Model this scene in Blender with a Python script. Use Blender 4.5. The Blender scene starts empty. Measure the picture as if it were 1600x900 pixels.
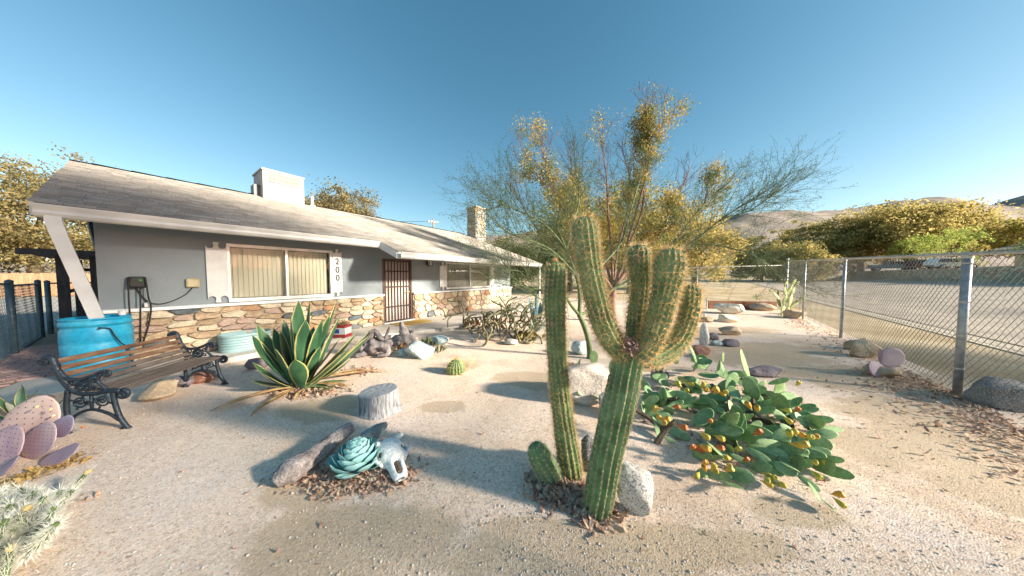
import bpy, bmesh, math, random
import numpy as np
from mathutils import Vector, Matrix, noise
SC = bpy.context.scene
COL = SC.collection
PI = math.pi
rnd = random.Random(7)
# ------------------------------------------------------------------ camera, sky, sun, exposure
EYE = Vector((0.0, 0.0, 1.6))
FP = 405.0                                   # focal length in pixels of a 1600 wide picture
PITCH = math.radians(2.545)
cam = bpy.data.cameras.new('camera')
cam.sensor_width = 36.0
cam.lens = 36.0*FP/1600.0
cam.clip_start = 0.05
cam.clip_end = 6000
camo = bpy.data.objects.new('camera', cam)
camo.location = EYE
camo.rotation_euler = (PI/2-PITCH, 0, 0)
COL.objects.link(camo)
SC.camera = camo
SUN_DIR = Vector((.952, -.306, .36)).normalized()      # towards the sun
SUN_EL = math.asin(SUN_DIR.z)
SUN_AZ = math.atan2(SUN_DIR.x, SUN_DIR.y)               # clockwise from +Y
world = bpy.data.worlds.new('World')
SC.world = world
world.use_nodes = True
wn = world.node_tree
bg = wn.nodes['Background']
sky = wn.nodes.new('ShaderNodeTexSky')
sky.sky_type = 'NISHITA'
sky.sun_disc = False
sky.sun_elevation = SUN_EL
sky.sun_rotation = SUN_AZ
sky.air_density = 1.0
sky.dust_density = 0.9
sky.ozone_density = 1.0
sky.altitude = 700
sepc = wn.nodes.new('ShaderNodeSeparateColor'); comb = wn.nodes.new('ShaderNodeCombineColor')
wn.links.new(sky.outputs[0], sepc.inputs[0])
for k, (g, f) in enumerate(((1.32, .345), (1.00, .56), (.94, .57))):      # the deep, slightly teal sky of the photograph
    pw = wn.nodes.new('ShaderNodeMath'); pw.operation = 'POWER'; pw.inputs[1].default_value = g
    ml = wn.nodes.new('ShaderNodeMath'); ml.operation = 'MULTIPLY'; ml.inputs[1].default_value = f
    wn.links.new(sepc.outputs[k], pw.inputs[0]); wn.links.new(pw.outputs[0], ml.inputs[0]); wn.links.new(ml.outputs[0], comb.inputs[k])
wn.links.new(comb.outputs[0], bg.inputs[0])
bg.inputs[1].default_value = 0.076
sl = bpy.data.lights.new('sun', 'SUN')
sl.energy = 3.1
sl.angle = math.radians(4.0)
sl.color = (1.0, .89, .73)
so = bpy.data.objects.new('sun', sl)
so.rotation_euler = (-SUN_DIR).to_track_quat('-Z', 'Y').to_euler()
COL.objects.link(so)
SC.view_settings.view_transform = 'Standard'
SC.view_settings.look = 'None'
SC.view_settings.exposure = 2.30
SC.view_settings.gamma = 1.0
SC.view_settings.use_curve_mapping = False
SC.render.engine = 'CYCLES'
SC.cycles.max_bounces = 6
SC.cycles.transparent_max_bounces = 8

# ------------------------------------------------------------------ measuring the photograph
def ray(px, py):
    cx, cy = (px-800)/FP, (450-py)/FP
    return Vector((cx, math.cos(PITCH)+math.sin(PITCH)*cy, -math.sin(PITCH)+math.cos(PITCH)*cy))
def G(px, py, h=0.0):
    d = ray(px, py); t = (h-EYE.z)/d.z
    return EYE+d*t
def D(px, py, Y):
    d = ray(px, py)
    return EYE+d*(Y/d.y)
U = Vector((.5687, .8226, 0)); N = Vector((-.8226, .5687, 0))      # along the house front, and into the house
def H(u, n, z): return U*u+N*n+Vector((0, 0, z))
def W(px, py, n):
    d = ray(px, py); t = n/(d.dot(N)); p = EYE+d*t
    return p.dot(U), p.z

# ------------------------------------------------------------------ materials
def lin(c): return tuple(c)+(1.0,) if len(c) == 3 else c
def M(name, cols, scale=6.0, detail=5.0, rough=.8, bump=0.0, bscale=60.0, metal=0.0, stretch=(1, 1, 1), rnds=None,
      trans=0.0, lo=.35, hi=.65, spec=.4, fine=None, obj=False):
    m = bpy.data.materials.new(name); m.use_nodes = True
    nt = m.node_tree; n = nt.nodes; L = nt.links
    b = n['Principled BSDF']; out = n['Material Output']
    b.inputs['Roughness'].default_value = rough; b.inputs['Metallic'].default_value = metal
    b.inputs['Specular IOR Level'].default_value = spec
    if obj:
        src = n.new('ShaderNodeTexCoord').outputs['Object']
    else:
        src = n.new('ShaderNodeNewGeometry').outputs['Position']
    mp = n.new('ShaderNodeMapping'); mp.inputs['Scale'].default_value = stretch
    L.new(src, mp.inputs[0])
    if not isinstance(cols[0], (tuple, list)): cols = [cols]
    if len(cols) == 1:
        c = cols[0]; cols = [tuple(x*.82 for x in c), tuple(min(1, x*1.15) for x in c)]
    nz = n.new('ShaderNodeTexNoise'); nz.inputs['Scale'].default_value = scale; nz.inputs['Detail'].default_value = detail
    L.new(mp.outputs[0], nz.inputs['Vector'])
    cr = n.new('ShaderNodeValToRGB'); e = cr.color_ramp.elements
    k = len(cols)
    e[0].position = lo; e[0].color = lin(cols[0]); e[1].position = hi; e[1].color = lin(cols[-1])
    for i in range(1, k-1):
        q = e.new(lo+(hi-lo)*i/(k-1)); q.color = lin(cols[i])
    L.new(nz.outputs['Fac'], cr.inputs[0])
    colout = cr.outputs[0]
    if rnds:
        oi = n.new('ShaderNodeObjectInfo')
        r2 = n.new('ShaderNodeValToRGB'); r2.color_ramp.interpolation = 'LINEAR'
        e = r2.color_ramp.elements
        e[0].color = lin(rnds[0]); e[1].color = lin(rnds[-1])
        for i in range(1, len(rnds)-1):
            q = e.new(i/(len(rnds)-1)); q.color = lin(rnds[i])
        L.new(oi.outputs['Random'], r2.inputs[0])
        mx = n.new('ShaderNodeMix'); mx.data_type = 'RGBA'; mx.blend_type = 'MULTIPLY'; mx.inputs[0].default_value = 1
        L.new(colout, mx.inputs[6]); L.new(r2.outputs[0], mx.inputs[7]); colout = mx.outputs[2]
    if fine:
        # fine = (scale, darkest multiplier): speckle
        f = n.new('ShaderNodeTexNoise'); f.inputs['Scale'].default_value = fine[0]; f.inputs['Detail'].default_value = 3
        L.new(mp.outputs[0], f.inputs['Vector'])
        mr = n.new('ShaderNodeMapRange'); mr.inputs[1].default_value = .35; mr.inputs[2].default_value = .6
        mr.inputs[3].default_value = fine[1]; mr.inputs[4].default_value = 1.12
        L.new(f.outputs['Fac'], mr.inputs[0])
        mx = n.new('ShaderNodeMix'); mx.data_type = 'RGBA'; mx.blend_type = 'MULTIPLY'; mx.inputs[0].default_value = 1
        L.new(colout, mx.inputs[6]); L.new(mr.outputs[0], mx.inputs[7]); colout = mx.outputs[2]
    L.new(colout, b.inputs['Base Color'])
    if bump:
        bn = n.new('ShaderNodeTexNoise'); bn.inputs['Scale'].default_value = bscale; bn.inputs['Detail'].default_value = 4
        L.new(mp.outputs[0], bn.inputs['Vector'])
        bp = n.new('ShaderNodeBump'); bp.inputs['Strength'].default_value = bump; bp.inputs['Distance'].default_value = .02
        L.new(bn.outputs['Fac'], bp.inputs['Height']); L.new(bp.outputs[0], b.inputs['Normal'])
    if trans:
        t = n.new('ShaderNodeBsdfTranslucent'); L.new(colout, t.inputs[0])
        ms = n.new('ShaderNodeMixShader'); ms.inputs[0].default_value = trans
        L.new(b.outputs[0], ms.inputs[1]); L.new(t.outputs[0], ms.inputs[2]); L.new(ms.outputs[0], out.inputs[0])
    return m

# ------------------------------------------------------------------ mesh builder
class MB:
    def __init__(s): s.v = []; s.f = []; s.m = []
    def add(s, vs, fs, mi=0):
        o = len(s.v); s.v.extend(vs); s.f.extend([tuple(i+o for i in f) for f in fs])
        if isinstance(mi, int): s.m.extend([mi]*len(fs))
        else: s.m.extend(mi)
    def box(s, c, size, R=None, mi=0):
        x, y, z = [k/2 for k in size]
        vs = [Vector(p) for p in ((-x,-y,-z),(x,-y,-z),(x,y,-z),(-x,y,-z),(-x,-y,z),(x,-y,z),(x,y,z),(-x,y,z))]
        if R is not None: vs = [R @ p for p in vs]
        c = Vector(c)
        s.add([p+c for p in vs], [(0,3,2,1),(4,5,6,7),(0,1,5,4),(1,2,6,5),(2,3,7,6),(3,0,4,7)], mi)
    def hbox(s, u0, u1, n0, n1, z0, z1, mi=0):
        vs = [H(u, n, z) for z in (z0, z1) for u, n in ((u0,n0),(u1,n0),(u1,n1),(u0,n1))]
        s.add(vs, [(0,3,2,1),(4,5,6,7),(0,1,5,4),(1,2,6,5),(2,3,7,6),(3,0,4,7)], mi)
    def tube(s, pts, rad, n=6, mi=0, cap=True, flat=None):
        pts = [Vector(p) for p in pts]; k = len(pts)
        if not isinstance(rad, (list, tuple)): rad = [rad]*k
        vs = []; ref = None
        for i, p in enumerate(pts):
            t = (pts[min(i+1, k-1)]-pts[max(i-1, 0)])
            t = t.normalized() if t.length > 1e-9 else Vector((0, 0, 1))
            if ref is None:
                ref = t.orthogonal().normalized()
            ref = (ref-t*ref.dot(t)); ref = ref.normalized() if ref.length > 1e-6 else t.orthogonal().normalized()
            b = t.cross(ref)
            for j in range(n):
                a = 2*PI*j/n
                vs.append(p+(ref*math.cos(a)+b*math.sin(a))*rad[i])
        fs = [(i*n+j, i*n+(j+1) % n, (i+1)*n+(j+1) % n, (i+1)*n+j) for i in range(k-1) for j in range(n)]
        if cap: fs.append(tuple(range(n))[::-1]); fs.append(tuple((k-1)*n+j for j in range(n)))
        s.add(vs, fs, mi)
    def prism(s, poly, d, mi=0):
        """poly: list of Vectors, extruded by vector d"""
        k = len(poly); vs = [Vector(p) for p in poly]+[Vector(p)+d for p in poly]
        s.add(vs, [tuple(range(k))[::-1], tuple(range(k, 2*k))]+[(i, (i+1) % k, k+(i+1) % k, k+i) for i in range(k)], mi)

def wloc(o):
    p = Vector((0, 0, 0))
    while o is not None: p += o.location; o = o.parent
    return p
def put(name, me, loc=(0, 0, 0), parent=None, rot=None, scale=None):
    o = bpy.data.objects.new(name, me); COL.objects.link(o)
    loc = Vector(loc)
    if parent is not None: o.parent = parent; loc = loc-wloc(parent)
    o.location = loc
    if rot is not None: o.rotation_euler = rot
    if scale is not None: o.scale = scale if hasattr(scale, '__len__') else (scale,)*3
    return o
def mesh(name, mb, mats, org=(0, 0, 0), smooth=False):
    org = Vector(org)
    me = bpy.data.meshes.new(name)
    me.from_pydata([tuple(Vector(p)-org) for p in mb.v], [], mb.f)
    if not isinstance(mats, (list, tuple)): mats = [mats]
    for m in mats: me.materials.append(m)
    if len(mats) > 1: me.polygons.foreach_set('material_index', mb.m)
    if smooth: me.polygons.foreach_set('use_smooth', [True]*len(mb.f))
    me.update()
    return me
def build(name, mb, mats, parent=None, smooth=False, org=None):
    if org is None:
        org = wloc(parent) if parent is not None else (0, 0, 0)
    me = mesh(name, mb, mats, org, smooth)
    return put(name, me, org, parent)
def tag(o, label=None, cat=None, group=None, kind=None):
    if label: o['label'] = label
    if cat: o['category'] = cat
    if group: o['group'] = group
    if kind: o['kind'] = kind
    return o
def thing(name, label, cat, loc, group=None):
    o = bpy.data.objects.new(name, None); o.empty_display_size = .1; COL.objects.link(o); o.location = Vector(loc)
    return tag(o, label, cat, group)
def npmesh(name, V, Fc, mats, mi=None, smooth=False, org=(0, 0, 0)):
    V = np.asarray(V, dtype=np.float32)-np.array(org, dtype=np.float32); Fc = np.asarray(Fc, dtype=np.int32)
    me = bpy.data.meshes.new(name); k = Fc.shape[1]
    me.vertices.add(len(V)); me.vertices.foreach_set('co', V.ravel())
    me.loops.add(Fc.size); me.loops.foreach_set('vertex_index', Fc.ravel())
    me.polygons.add(len(Fc)); me.polygons.foreach_set('loop_start', np.arange(0, Fc.size, k, dtype=np.int32))
    if not isinstance(mats, (list, tuple)): mats = [mats]
    for m in mats: me.materials.append(m)
    if mi is not None: me.polygons.foreach_set('material_index', np.asarray(mi, dtype=np.int32))
    if smooth: me.polygons.foreach_set('use_smooth', np.ones(len(Fc), dtype=bool))
    me.update(calc_edges=True); me.validate()
    return me
def catmull(P, sub=6):
    P = [Vector(p) for p in P]; out = []
    for i in range(len(P)-1):
        p0 = P[max(i-1, 0)]; p1 = P[i]; p2 = P[i+1]; p3 = P[min(i+2, len(P)-1)]
        for j in range(sub):
            t = j/sub
            out.append(.5*((2*p1)+(p2-p0)*t+(2*p0-5*p1+4*p2-p3)*t*t+(3*p1-p0-3*p2+p3)*t**3))
    out.append(P[-1]); return out
def lerp(a, b, t): return a+(b-a)*t
def interp(xs, ys, x):
    return float(np.interp(x, xs, ys))

# voronoi cells inside a rectangle (a, b): half plane clipping, for stonework and paving
def cells(x0, x1, z0, z1, sx, sz, jit, rg, extra=None):
    pts = []
    nx = max(1, round((x1-x0)/sx)); nz = max(1, round((z1-z0)/sz))
    for j in range(nz):
        off = rg.random()*.8
        for i in range(-1, nx+1):
            pts.append((x0+(i+.5+off*.6+rg.uniform(-jit, jit))*sx, z0+(j+.5+rg.uniform(-jit, jit))*(z1-z0)/nz))
    res = []
    k = sx/((z1-z0)/nz)                      # anisotropy
    for i, p in enumerate(pts):
        poly = [(x0, z0), (x1, z0), (x1, z1), (x0, z1)]
        for j, q in enumerate(pts):
            if i == j or abs(q[0]-p[0]) > 3.2*sx or abs(q[1]-p[1]) > 3.2*sx/k: continue
            # work in the stretched space (x, z*k)
            mx, mz = (p[0]+q[0])/2, (p[1]+q[1])/2*k
            nx_, nz_ = q[0]-p[0], (q[1]-p[1])*k
            new = []
            for a in range(len(poly)):
                A, B = poly[a], poly[(a+1) % len(poly)]
                da = (A[0]-mx)*nx_+(A[1]*k-mz)*nz_; db = (B[0]-mx)*nx_+(B[1]*k-mz)*nz_
                if da <= 0: new.append(A)
                if da*db < 0:
                    t = da/(da-db); new.append((A[0]+(B[0]-A[0])*t, A[1]+(B[1]-A[1])*t))
            poly = new
            if len(poly) < 3: break
        if len(poly) >= 3:
            ar = abs(sum(poly[a][0]*poly[(a+1) % len(poly)][1]-poly[(a+1) % len(poly)][0]*poly[a][1] for a in range(len(poly))))/2
            if ar > .12*sx*sz: res.append(poly)
    return res
def stone_mb(poly, fmap, depth, inset, rg, mb=None, mi=0):
    """poly in (a, b); fmap(a, b, d) -> world point, d = how far proud. A bevelled, uneven stone."""
    cx = sum(p[0] for p in poly)/len(poly); cy = sum(p[1] for p in poly)/len(poly)
    def ins(q, g):
        dx, dy = q[0]-cx, q[1]-cy; L = math.hypot(dx, dy)
        s = max(0.2, (L-g)/L) if L > 1e-6 else 1
        return (cx+dx*s, cy+dy*s)
    # subdivide outline and round its corners
    P = []
    for i in range(len(poly)):
        a, b = poly[i], poly[(i+1) % len(poly)]
        P.append((lerp(a[0], b[0], .22), lerp(a[1], b[1], .22))); P.append((lerp(a[0], b[0], .78), lerp(a[1], b[1], .78)))
    jit = inset*.5
    P = [(p[0]+rg.uniform(-jit, jit), p[1]+rg.uniform(-jit, jit)) for p in P]
    o = [ins(p, inset) for p in P]; t = [ins(p, inset*2.2) for p in P]
    tx, ty = rg.uniform(-.25, .25)*depth, rg.uniform(-.25, .25)*depth
    k = len(P)
    def dd(q): return depth*(.85+.3*rg.random())+tx*(q[0]-cx)*4+ty*(q[1]-cy)*4
    vs = [fmap(q[0], q[1], 0) for q in o]+[fmap(q[0], q[1], depth*.7) for q in o]+[fmap(q[0], q[1], dd(q)) for q in t]+[fmap(cx, cy, depth*rg.uniform(.9, 1.15))]
    fs = [(i, (i+1) % k, k+(i+1) % k, k+i) for i in range(k)]+[(k+i, k+(i+1) % k, 2*k+(i+1) % k, 2*k+i) for i in range(k)]
    fs += [(2*k+i, 2*k+(i+1) % k, 3*k) for i in range(k)]
    mb = mb or MB(); mb.add(vs, fs, mi); return mb, fmap(cx, cy, 0)
# ------------------------------------------------------------------ the ground
def terrain(x, y):
    """height of the land: flat garden and street, gently rising beyond"""
    d = .787*x-.6166*y-2.626                       # metres to the street side of the fence
    z = 0.0
    if d > 5.5: z = min(d-5.5, 16.5)*.062+(1.65 if d > 22.2 else 0)+max(0, min(d-22.2, 80))*.02
    r = y-22
    if r > 0: z = max(z, min(r, 120)*.012)
    return z
FA = Vector((6.04, 3.45, 0)); FDIR = Vector((.6166, .787, 0)); FN = Vector((.787, -.6166, 0))   # street fence, its direction, towards the street
def FP3(s, d, z=0.0): return FA+FDIR*s+FN*d+Vector((0, 0, z))
CORNER_S = 10.95

def ground_mat():
    m = bpy.data.materials.new('dry_dirt'); m.use_nodes = True
    nt = m.node_tree; n = nt.nodes; L = nt.links; b = n['Principled BSDF']; b.inputs['Roughness'].default_value = .95
    b.inputs['Specular IOR Level'].default_value = .1
    geo = n.new('ShaderNodeNewGeometry')
    a = n.new('ShaderNodeTexNoise'); a.inputs['Scale'].default_value = .35; a.inputs['Detail'].default_value = 8
    L.new(geo.outputs['Position'], a.inputs['Vector'])
    cr = n.new('ShaderNodeValToRGB'); e = cr.color_ramp.elements
    e[0].position = .38; e[0].color = (.36, .28, .17, 1); e[1].position = .62; e[1].color = (.54, .44, .30, 1)
    L.new(a.outputs[0], cr.inputs[0])
    f = n.new('ShaderNodeTexNoise'); f.inputs['Scale'].default_value = 14; f.inputs['Detail'].default_value = 8; f.inputs['Roughness'].default_value = .75
    L.new(geo.outputs['Position'], f.inputs['Vector'])
    mr = n.new('ShaderNodeMapRange'); mr.inputs[1].default_value = .3; mr.inputs[2].default_value = .7; mr.inputs[3].default_value = .72; mr.inputs[4].default_value = 1.2
    L.new(f.outputs[0], mr.inputs[0])
    mx = n.new('ShaderNodeMix'); mx.data_type = 'RGBA'; mx.blend_type = 'MULTIPLY'; mx.inputs[0].default_value = 1
    L.new(cr.outputs[0], mx.inputs[6]); L.new(mr.outputs[0], mx.inputs[7]); L.new(mx.outputs[2], b.inputs['Base Color'])
    bp = n.new('ShaderNodeBump'); bp.inputs['Strength'].default_value = .5; bp.inputs['Distance'].default_value = .03
    L.new(f.outputs[0], bp.inputs['Height']); L.new(bp.outputs[0], b.inputs['Normal'])
    return m
def gravel_mat():
    m = bpy.data.materials.new('decomposed_gravel'); m.use_nodes = True
    nt = m.node_tree; n = nt.nodes; L = nt.links; b = n['Principled BSDF']; b.inputs['Roughness'].default_value = .9
    b.inputs['Specular IOR Level'].default_value = .2
    geo = n.new('ShaderNodeNewGeometry'); P = geo.outputs['Position']
    def vor(sc):
        v = n.new('ShaderNodeTexVoronoi'); v.inputs['Scale'].default_value = sc; L.new(P, v.inputs['Vector']); return v
    def ramp(src, st):
        cr = n.new('ShaderNodeValToRGB'); e = cr.color_ramp.elements
        e[0].position, e[0].color = st[0][0], lin(st[0][1]); e[1].position, e[1].color = st[-1][0], lin(st[-1][1])
        for p, c in st[1:-1]:
            q = e.new(p); q.color = lin(c)
        L.new(src, cr.inputs[0]); return cr.outputs[0]
    def mixc(fac, a, b_, mode='MIX'):
        mx = n.new('ShaderNodeMix'); mx.data_type = 'RGBA'; mx.blend_type = mode
        if isinstance(fac, float): mx.inputs[0].default_value = fac
        else: L.new(fac, mx.inputs[0])
        for s, i in ((a, 6), (b_, 7)):
            if isinstance(s, tuple): mx.inputs[i].default_value = lin(s)
            else: L.new(s, mx.inputs[i])
        return mx.outputs[2]
    v1 = vor(125); v2 = vor(55)
    sep = n.new('ShaderNodeSeparateColor'); L.new(v1.outputs['Color'], sep.inputs[0])
    sep2 = n.new('ShaderNodeSeparateColor'); L.new(v2.outputs['Color'], sep2.inputs[0])
    STG = [(0, (.32, .23, .18)), (.12, (.62, .48, .38)), (.4, (.84, .66, .53)), (.62, (.92, .77, .64)), (.82, (.66, .56, .50)), (1, (.97, .91, .83))]
    g1 = ramp(sep.outputs[0], STG); g2 = ramp(sep2.outputs[1], STG)
    gr = mixc(.35, g1, g2)
    big = n.new('ShaderNodeTexNoise'); big.inputs['Scale'].default_value = .9; big.inputs['Detail'].default_value = 7; big.inputs['Roughness'].default_value = .62
    L.new(P, big.inputs['Vector'])
    tone = ramp(big.outputs[0], [(.35, (.88, .80, .72)), (.5, (1, .97, .93)), (.65, (1.0, 1.0, 1.03))])
    gr = mixc(1.0, gr, tone, 'MULTIPLY')
    # bare sandy patches, where the gravel has been raked thin
    acc = None
    warp = n.new('ShaderNodeTexNoise'); warp.inputs['Scale'].default_value = 2.6; warp.inputs['Detail'].default_value = 6
    L.new(P, warp.inputs['Vector'])
    for px, py, rx, ry in PATCHES:
        c = G(px, py); 
        mp = n.new('ShaderNodeMapping'); mp.vector_type = 'TEXTURE'; mp.inputs['Location'].default_value = (c.x, c.y, 0); mp.inputs['Scale'].default_value = (rx, ry, 1000)
        L.new(P, mp.inputs[0])
        ln = n.new('ShaderNodeVectorMath'); ln.operation = 'LENGTH'; L.new(mp.outputs[0], ln.inputs[0])
        if acc is None: acc = ln.outputs['Value']
        else:
            mn = n.new('ShaderNodeMath'); mn.operation = 'SMOOTH_MIN'; mn.inputs[2].default_value = .15
            L.new(acc, mn.inputs[0]); L.new(ln.outputs['Value'], mn.inputs[1]); acc = mn.outputs[0]
    ad = n.new('ShaderNodeMath'); ad.operation = 'MULTIPLY_ADD'; L.new(warp.outputs[0], ad.inputs[0]); ad.inputs[1].default_value = 1.7; L.new(acc, ad.inputs[2])
    mr = n.new('ShaderNodeMapRange'); mr.inputs[1].default_value = 1.98; mr.inputs[2].default_value = 1.74; mr.inputs[3].default_value = 0; mr.inputs[4].default_value = .7
    L.new(ad.outputs[0], mr.inputs[0])
    sandn = n.new('ShaderNodeTexNoise'); sandn.inputs['Scale'].default_value = 55; sandn.inputs['Detail'].default_value = 6; L.new(P, sandn.inputs['Vector'])
    sand = ramp(sandn.outputs[0], [(.3, (.34, .25, .15)), (.5, (.50, .38, .25)), (.75, (.66, .53, .38))])
    col = mixc(mr.outputs[0], gr, sand)
    L.new(col, b.inputs['Base Color'])
    bp = n.new('ShaderNodeBump'); bp.inputs['Strength'].default_value = .5; bp.inputs['Distance'].default_value = .006; bp.invert = True
    L.new(v1.outputs['Distance'], bp.inputs['Height'])
    bp2 = n.new('ShaderNodeBump'); bp2.inputs['Strength'].default_value = .4; bp2.inputs['Distance'].default_value = .03
    L.new(warp.outputs[0], bp2.inputs['Height']); L.new(bp.outputs[0], bp2.inputs['Normal'])
    L.new(bp2.outputs[0], b.inputs['Normal'])
    return m
PATCHES = [(545, 852, .68, .26), (880, 860, .7, .2), (1180, 560, 1.3, .5), (1200, 545, 1.5, .6), (700, 635, .3, .15), (820, 590, .5, .25), (500, 640, .5, .3), (850, 600, .5, .2),
           (1500, 700, 1.3, .45), (1350, 590, 1.3, .6), (1420, 640, .9, .35), (1120, 515, 1.8, .5), (1580, 760, .6, .3), (480, 760, .35, .2), (1100, 850, .5, .12), (1250, 800, .3, .12)]
MG = ground_mat(); MGR = gravel_mat()

# one sheet to the horizon, finer near the camera
def axis(lim):
    xs = [0.0]; st = 1.2
    while xs[-1] < lim: xs.append(xs[-1]+st); st = max(1.2, xs[-1]*.07)
    return np.array([-x for x in xs[:0:-1]]+xs)
ax = axis(2500)
X, Y = np.meshgrid(ax, ax)
Z = np.array([[terrain(x, y) for x in ax] for y in ax])
V = np.stack([X.ravel(), Y.ravel(), Z.ravel()-.03], 1); n_ = len(ax)
ii = np.arange(n_-1)[:, None]*n_+np.arange(n_-1)[None, :]
Fq = np.stack([ii, ii+1, ii+n_+1, ii+n_], -1).reshape(-1, 4)
tag(put('ground', npmesh('ground', V, Fq, MG, smooth=True)), kind='structure')

# gravel of the front garden: bounded by the fences and the walk
def in_garden(p):
    d = (p-FA).dot(FN); s = (p-FA).dot(FDIR); n = p.dot(N); u = p.dot(U)
    return d < .25 and s < CORNER_S+.2 and -4.5 < n
def gz(x, y):
    return .010*noise.noise(Vector((x*.9, y*.9, 0)))+.004*noise.noise(Vector((x*3.1, y*3.1, 4)))
gv, gf = [], []
step = .16; S0, S1, D0, D1 = -9.0, CORNER_S+.15, -24.0, .3
ns = int((S1-S0)/step); nd = int((D1-D0)/step)
for i in range(ns+1):
    for j in range(nd+1):
        p = FP3(S0+(S1-S0)*i/ns, D0+(D1-D0)*j/nd)
        gv.append((p.x, p.y, gz(p.x, p.y)))
for i in range(ns):
    for j in range(nd): gf.append((i*(nd+1)+j, i*(nd+1)+j+1, (i+1)*(nd+1)+j+1, (i+1)*(nd+1)+j))
tag(put('garden_gravel', npmesh('garden_gravel', gv, gf, MGR, smooth=True)), kind='structure')

# loose pebbles on the gravel near the camera
MPEB = M('pebble_stone', [(.22, .18, .16), (.48, .41, .35), (.62, .57, .52), (.30, .28, .28)], scale=90, lo=.3, hi=.7, rough=.85)
rg = np.random.RandomState(3)
NP = 42000
ang = rg.uniform(-1.2, 1.2, NP); rr = 1.3+6.0*rg.rand(NP)**1.5
px_ = rr*np.sin(ang)*1.05; py_ = rr*np.cos(ang)
sz = rg.uniform(.0018, .0042, NP)*(1+rg.rand(NP)**10*1.8)
base = np.array([(1, 0, 0), (0, 1, 0), (-1, 0, 0), (0, -1, 0), (0, 0, .7), (0, 0, -.5)])
PV = []; PF = []
keep = [i for i in range(NP) if (Vector((px_[i], py_[i], 0))-FA).dot(FN) < .1 and Vector((px_[i], py_[i], 0)).dot(N) < 6.6]
for q, i in enumerate(keep):
    a = rg.uniform(0, 6.28); c, s = math.cos(a), math.sin(a)
    b_ = base*(sz[i]*(1+rg.uniform(-.35, .35, 3)))
    r_ = np.stack([b_[:, 0]*c-b_[:, 1]*s+px_[i], b_[:, 0]*s+b_[:, 1]*c+py_[i], b_[:, 2]+gz(px_[i], py_[i])+sz[i]*.2], 1)
    PV.append(r_)
tri = np.array([(0, 1, 4), (1, 2, 4), (2, 3, 4), (3, 0, 4), (1, 0, 5), (2, 1, 5), (3, 2, 5), (0, 3, 5)])
PV = np.concatenate(PV); PF = (np.arange(len(keep))[:, None, None]*6+tri[None]).reshape(-1, 3)
tag(put('loose_gravel', npmesh('loose_gravel', PV, PF, MPEB)), 'loose pale pebbles scattered over the garden gravel', 'gravel', kind='stuff')

# street beyond the fence
MAS = M('asphalt', [(.30, .26, .215), (.42, .36, .29)], scale=.8, rough=.9, bump=.3, bscale=80, fine=(60, .8), spec=.2)
MKB = M('concrete_kerb', [(.36, .31, .24), (.46, .40, .31)], scale=3, rough=.9, bump=.2, fine=(40, .85))
def strip(name, d0, d1, dz, mat, s0=-40, s1=75, nds=12, top=0):
    vs, fs = [], []
    ns_ = 100
    for i in range(ns_+1):
        for j in range(nds+1):
            s = s0+(s1-s0)*i/ns_; d = d0+(d1-d0)*j/nds
            p = FP3(s, d); vs.append((p.x, p.y, terrain(p.x, p.y)+dz))
    for i in range(ns_):
        for j in range(nds): fs.append((i*(nds+1)+j, (i+1)*(nds+1)+j, (i+1)*(nds+1)+j+1, i*(nds+1)+j+1))
    return tag(put(name, npmesh(name, vs, fs, mat, smooth=True)), kind='structure')
strip('road', 2.95, 20.5, .012, MAS, nds=20)
kb = MB()
for i in range(40):
    s = -20+i*3.0
    for (d0, d1, z0, z1) in ((2.4, 2.58, -.09, -.010), (2.58, 2.94, -.09, -.004)):
        c = FP3(s+1.5, (d0+d1)/2, (z0+z1)/2)
        kb.box(c, (2.985, d1-d0, z1-z0), Matrix.Rotation(math.atan2(FDIR.y, FDIR.x), 3, 'Z'))
tag(build('kerb', kb, MKB), kind='structure')

# walk along the front of the house, brick paving on its left
MCON = M('walk_concrete', [(.40, .37, .33), (.54, .50, .45)], scale=1.6, detail=8, rough=.9, bump=.15, bscale=50, fine=(70, .9))
WZ = .10
wk = MB()
wpoly = [(-1.0, 7.9), (-1.35, 6.55), (-.6, 6.72), (.6, 6.95), (1.6, 7.05), (2.9, 7.0), (3.6, 6.55), (4.4, 6.1), (5.6, 5.75), (7.0, 5.9), (8.6, 6.3), (11.6, 6.5), (11.6, 7.9)]
wk.prism([H(u, n, -.1) for u, n in wpoly][::-1], Vector((0, 0, WZ+.1)))
o = tag(build('walkway', wk, MCON), kind='structure')
bv = o.modifiers.new('b', 'BEVEL'); bv.width = .015; bv.segments = 2
MBRK = M('paving_brick', [(.85, .85, .85), (1.1, 1.1, 1.1)], scale=9, rough=.9, bump=.4, bscale=70, rnds=[(.42, .25, .22), (.50, .31, .27), (.36, .23, .22), (.55, .36, .31)], fine=(90, .8))
MSB = M('sand_bed', [(.24, .17, .12), (.33, .25, .18)], scale=8, rough=1)
sb = MB(); sb.prism([H(u, n, -.1) for u, n in ((-3.6, 5.9), (-1.4, 6.5), (-1.03, 7.92), (-.4, 7.95), (-.4, 17.5), (-1.5, 17.5), (-1.5, 9.0), (-3.6, 9.0))][::-1], Vector((0, 0, .175)))
pav = tag(build('brick_paving', sb, MSB), kind='structure')
bk = MB(); bk.box((0, 0, 0), (.20, .095, .06)); 
bme = mesh('brick', bk, MBRK)
bmm = bmesh.new(); bmm.from_mesh(bme); bmesh.ops.bevel(bmm, geom=bmm.edges[:]+bmm.verts[:], offset=.006, segments=1, affect='EDGES'); bmm.to_mesh(bme); bmm.free()
cnt = 0
ang0 = math.atan2(U.y, U.x)
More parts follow.
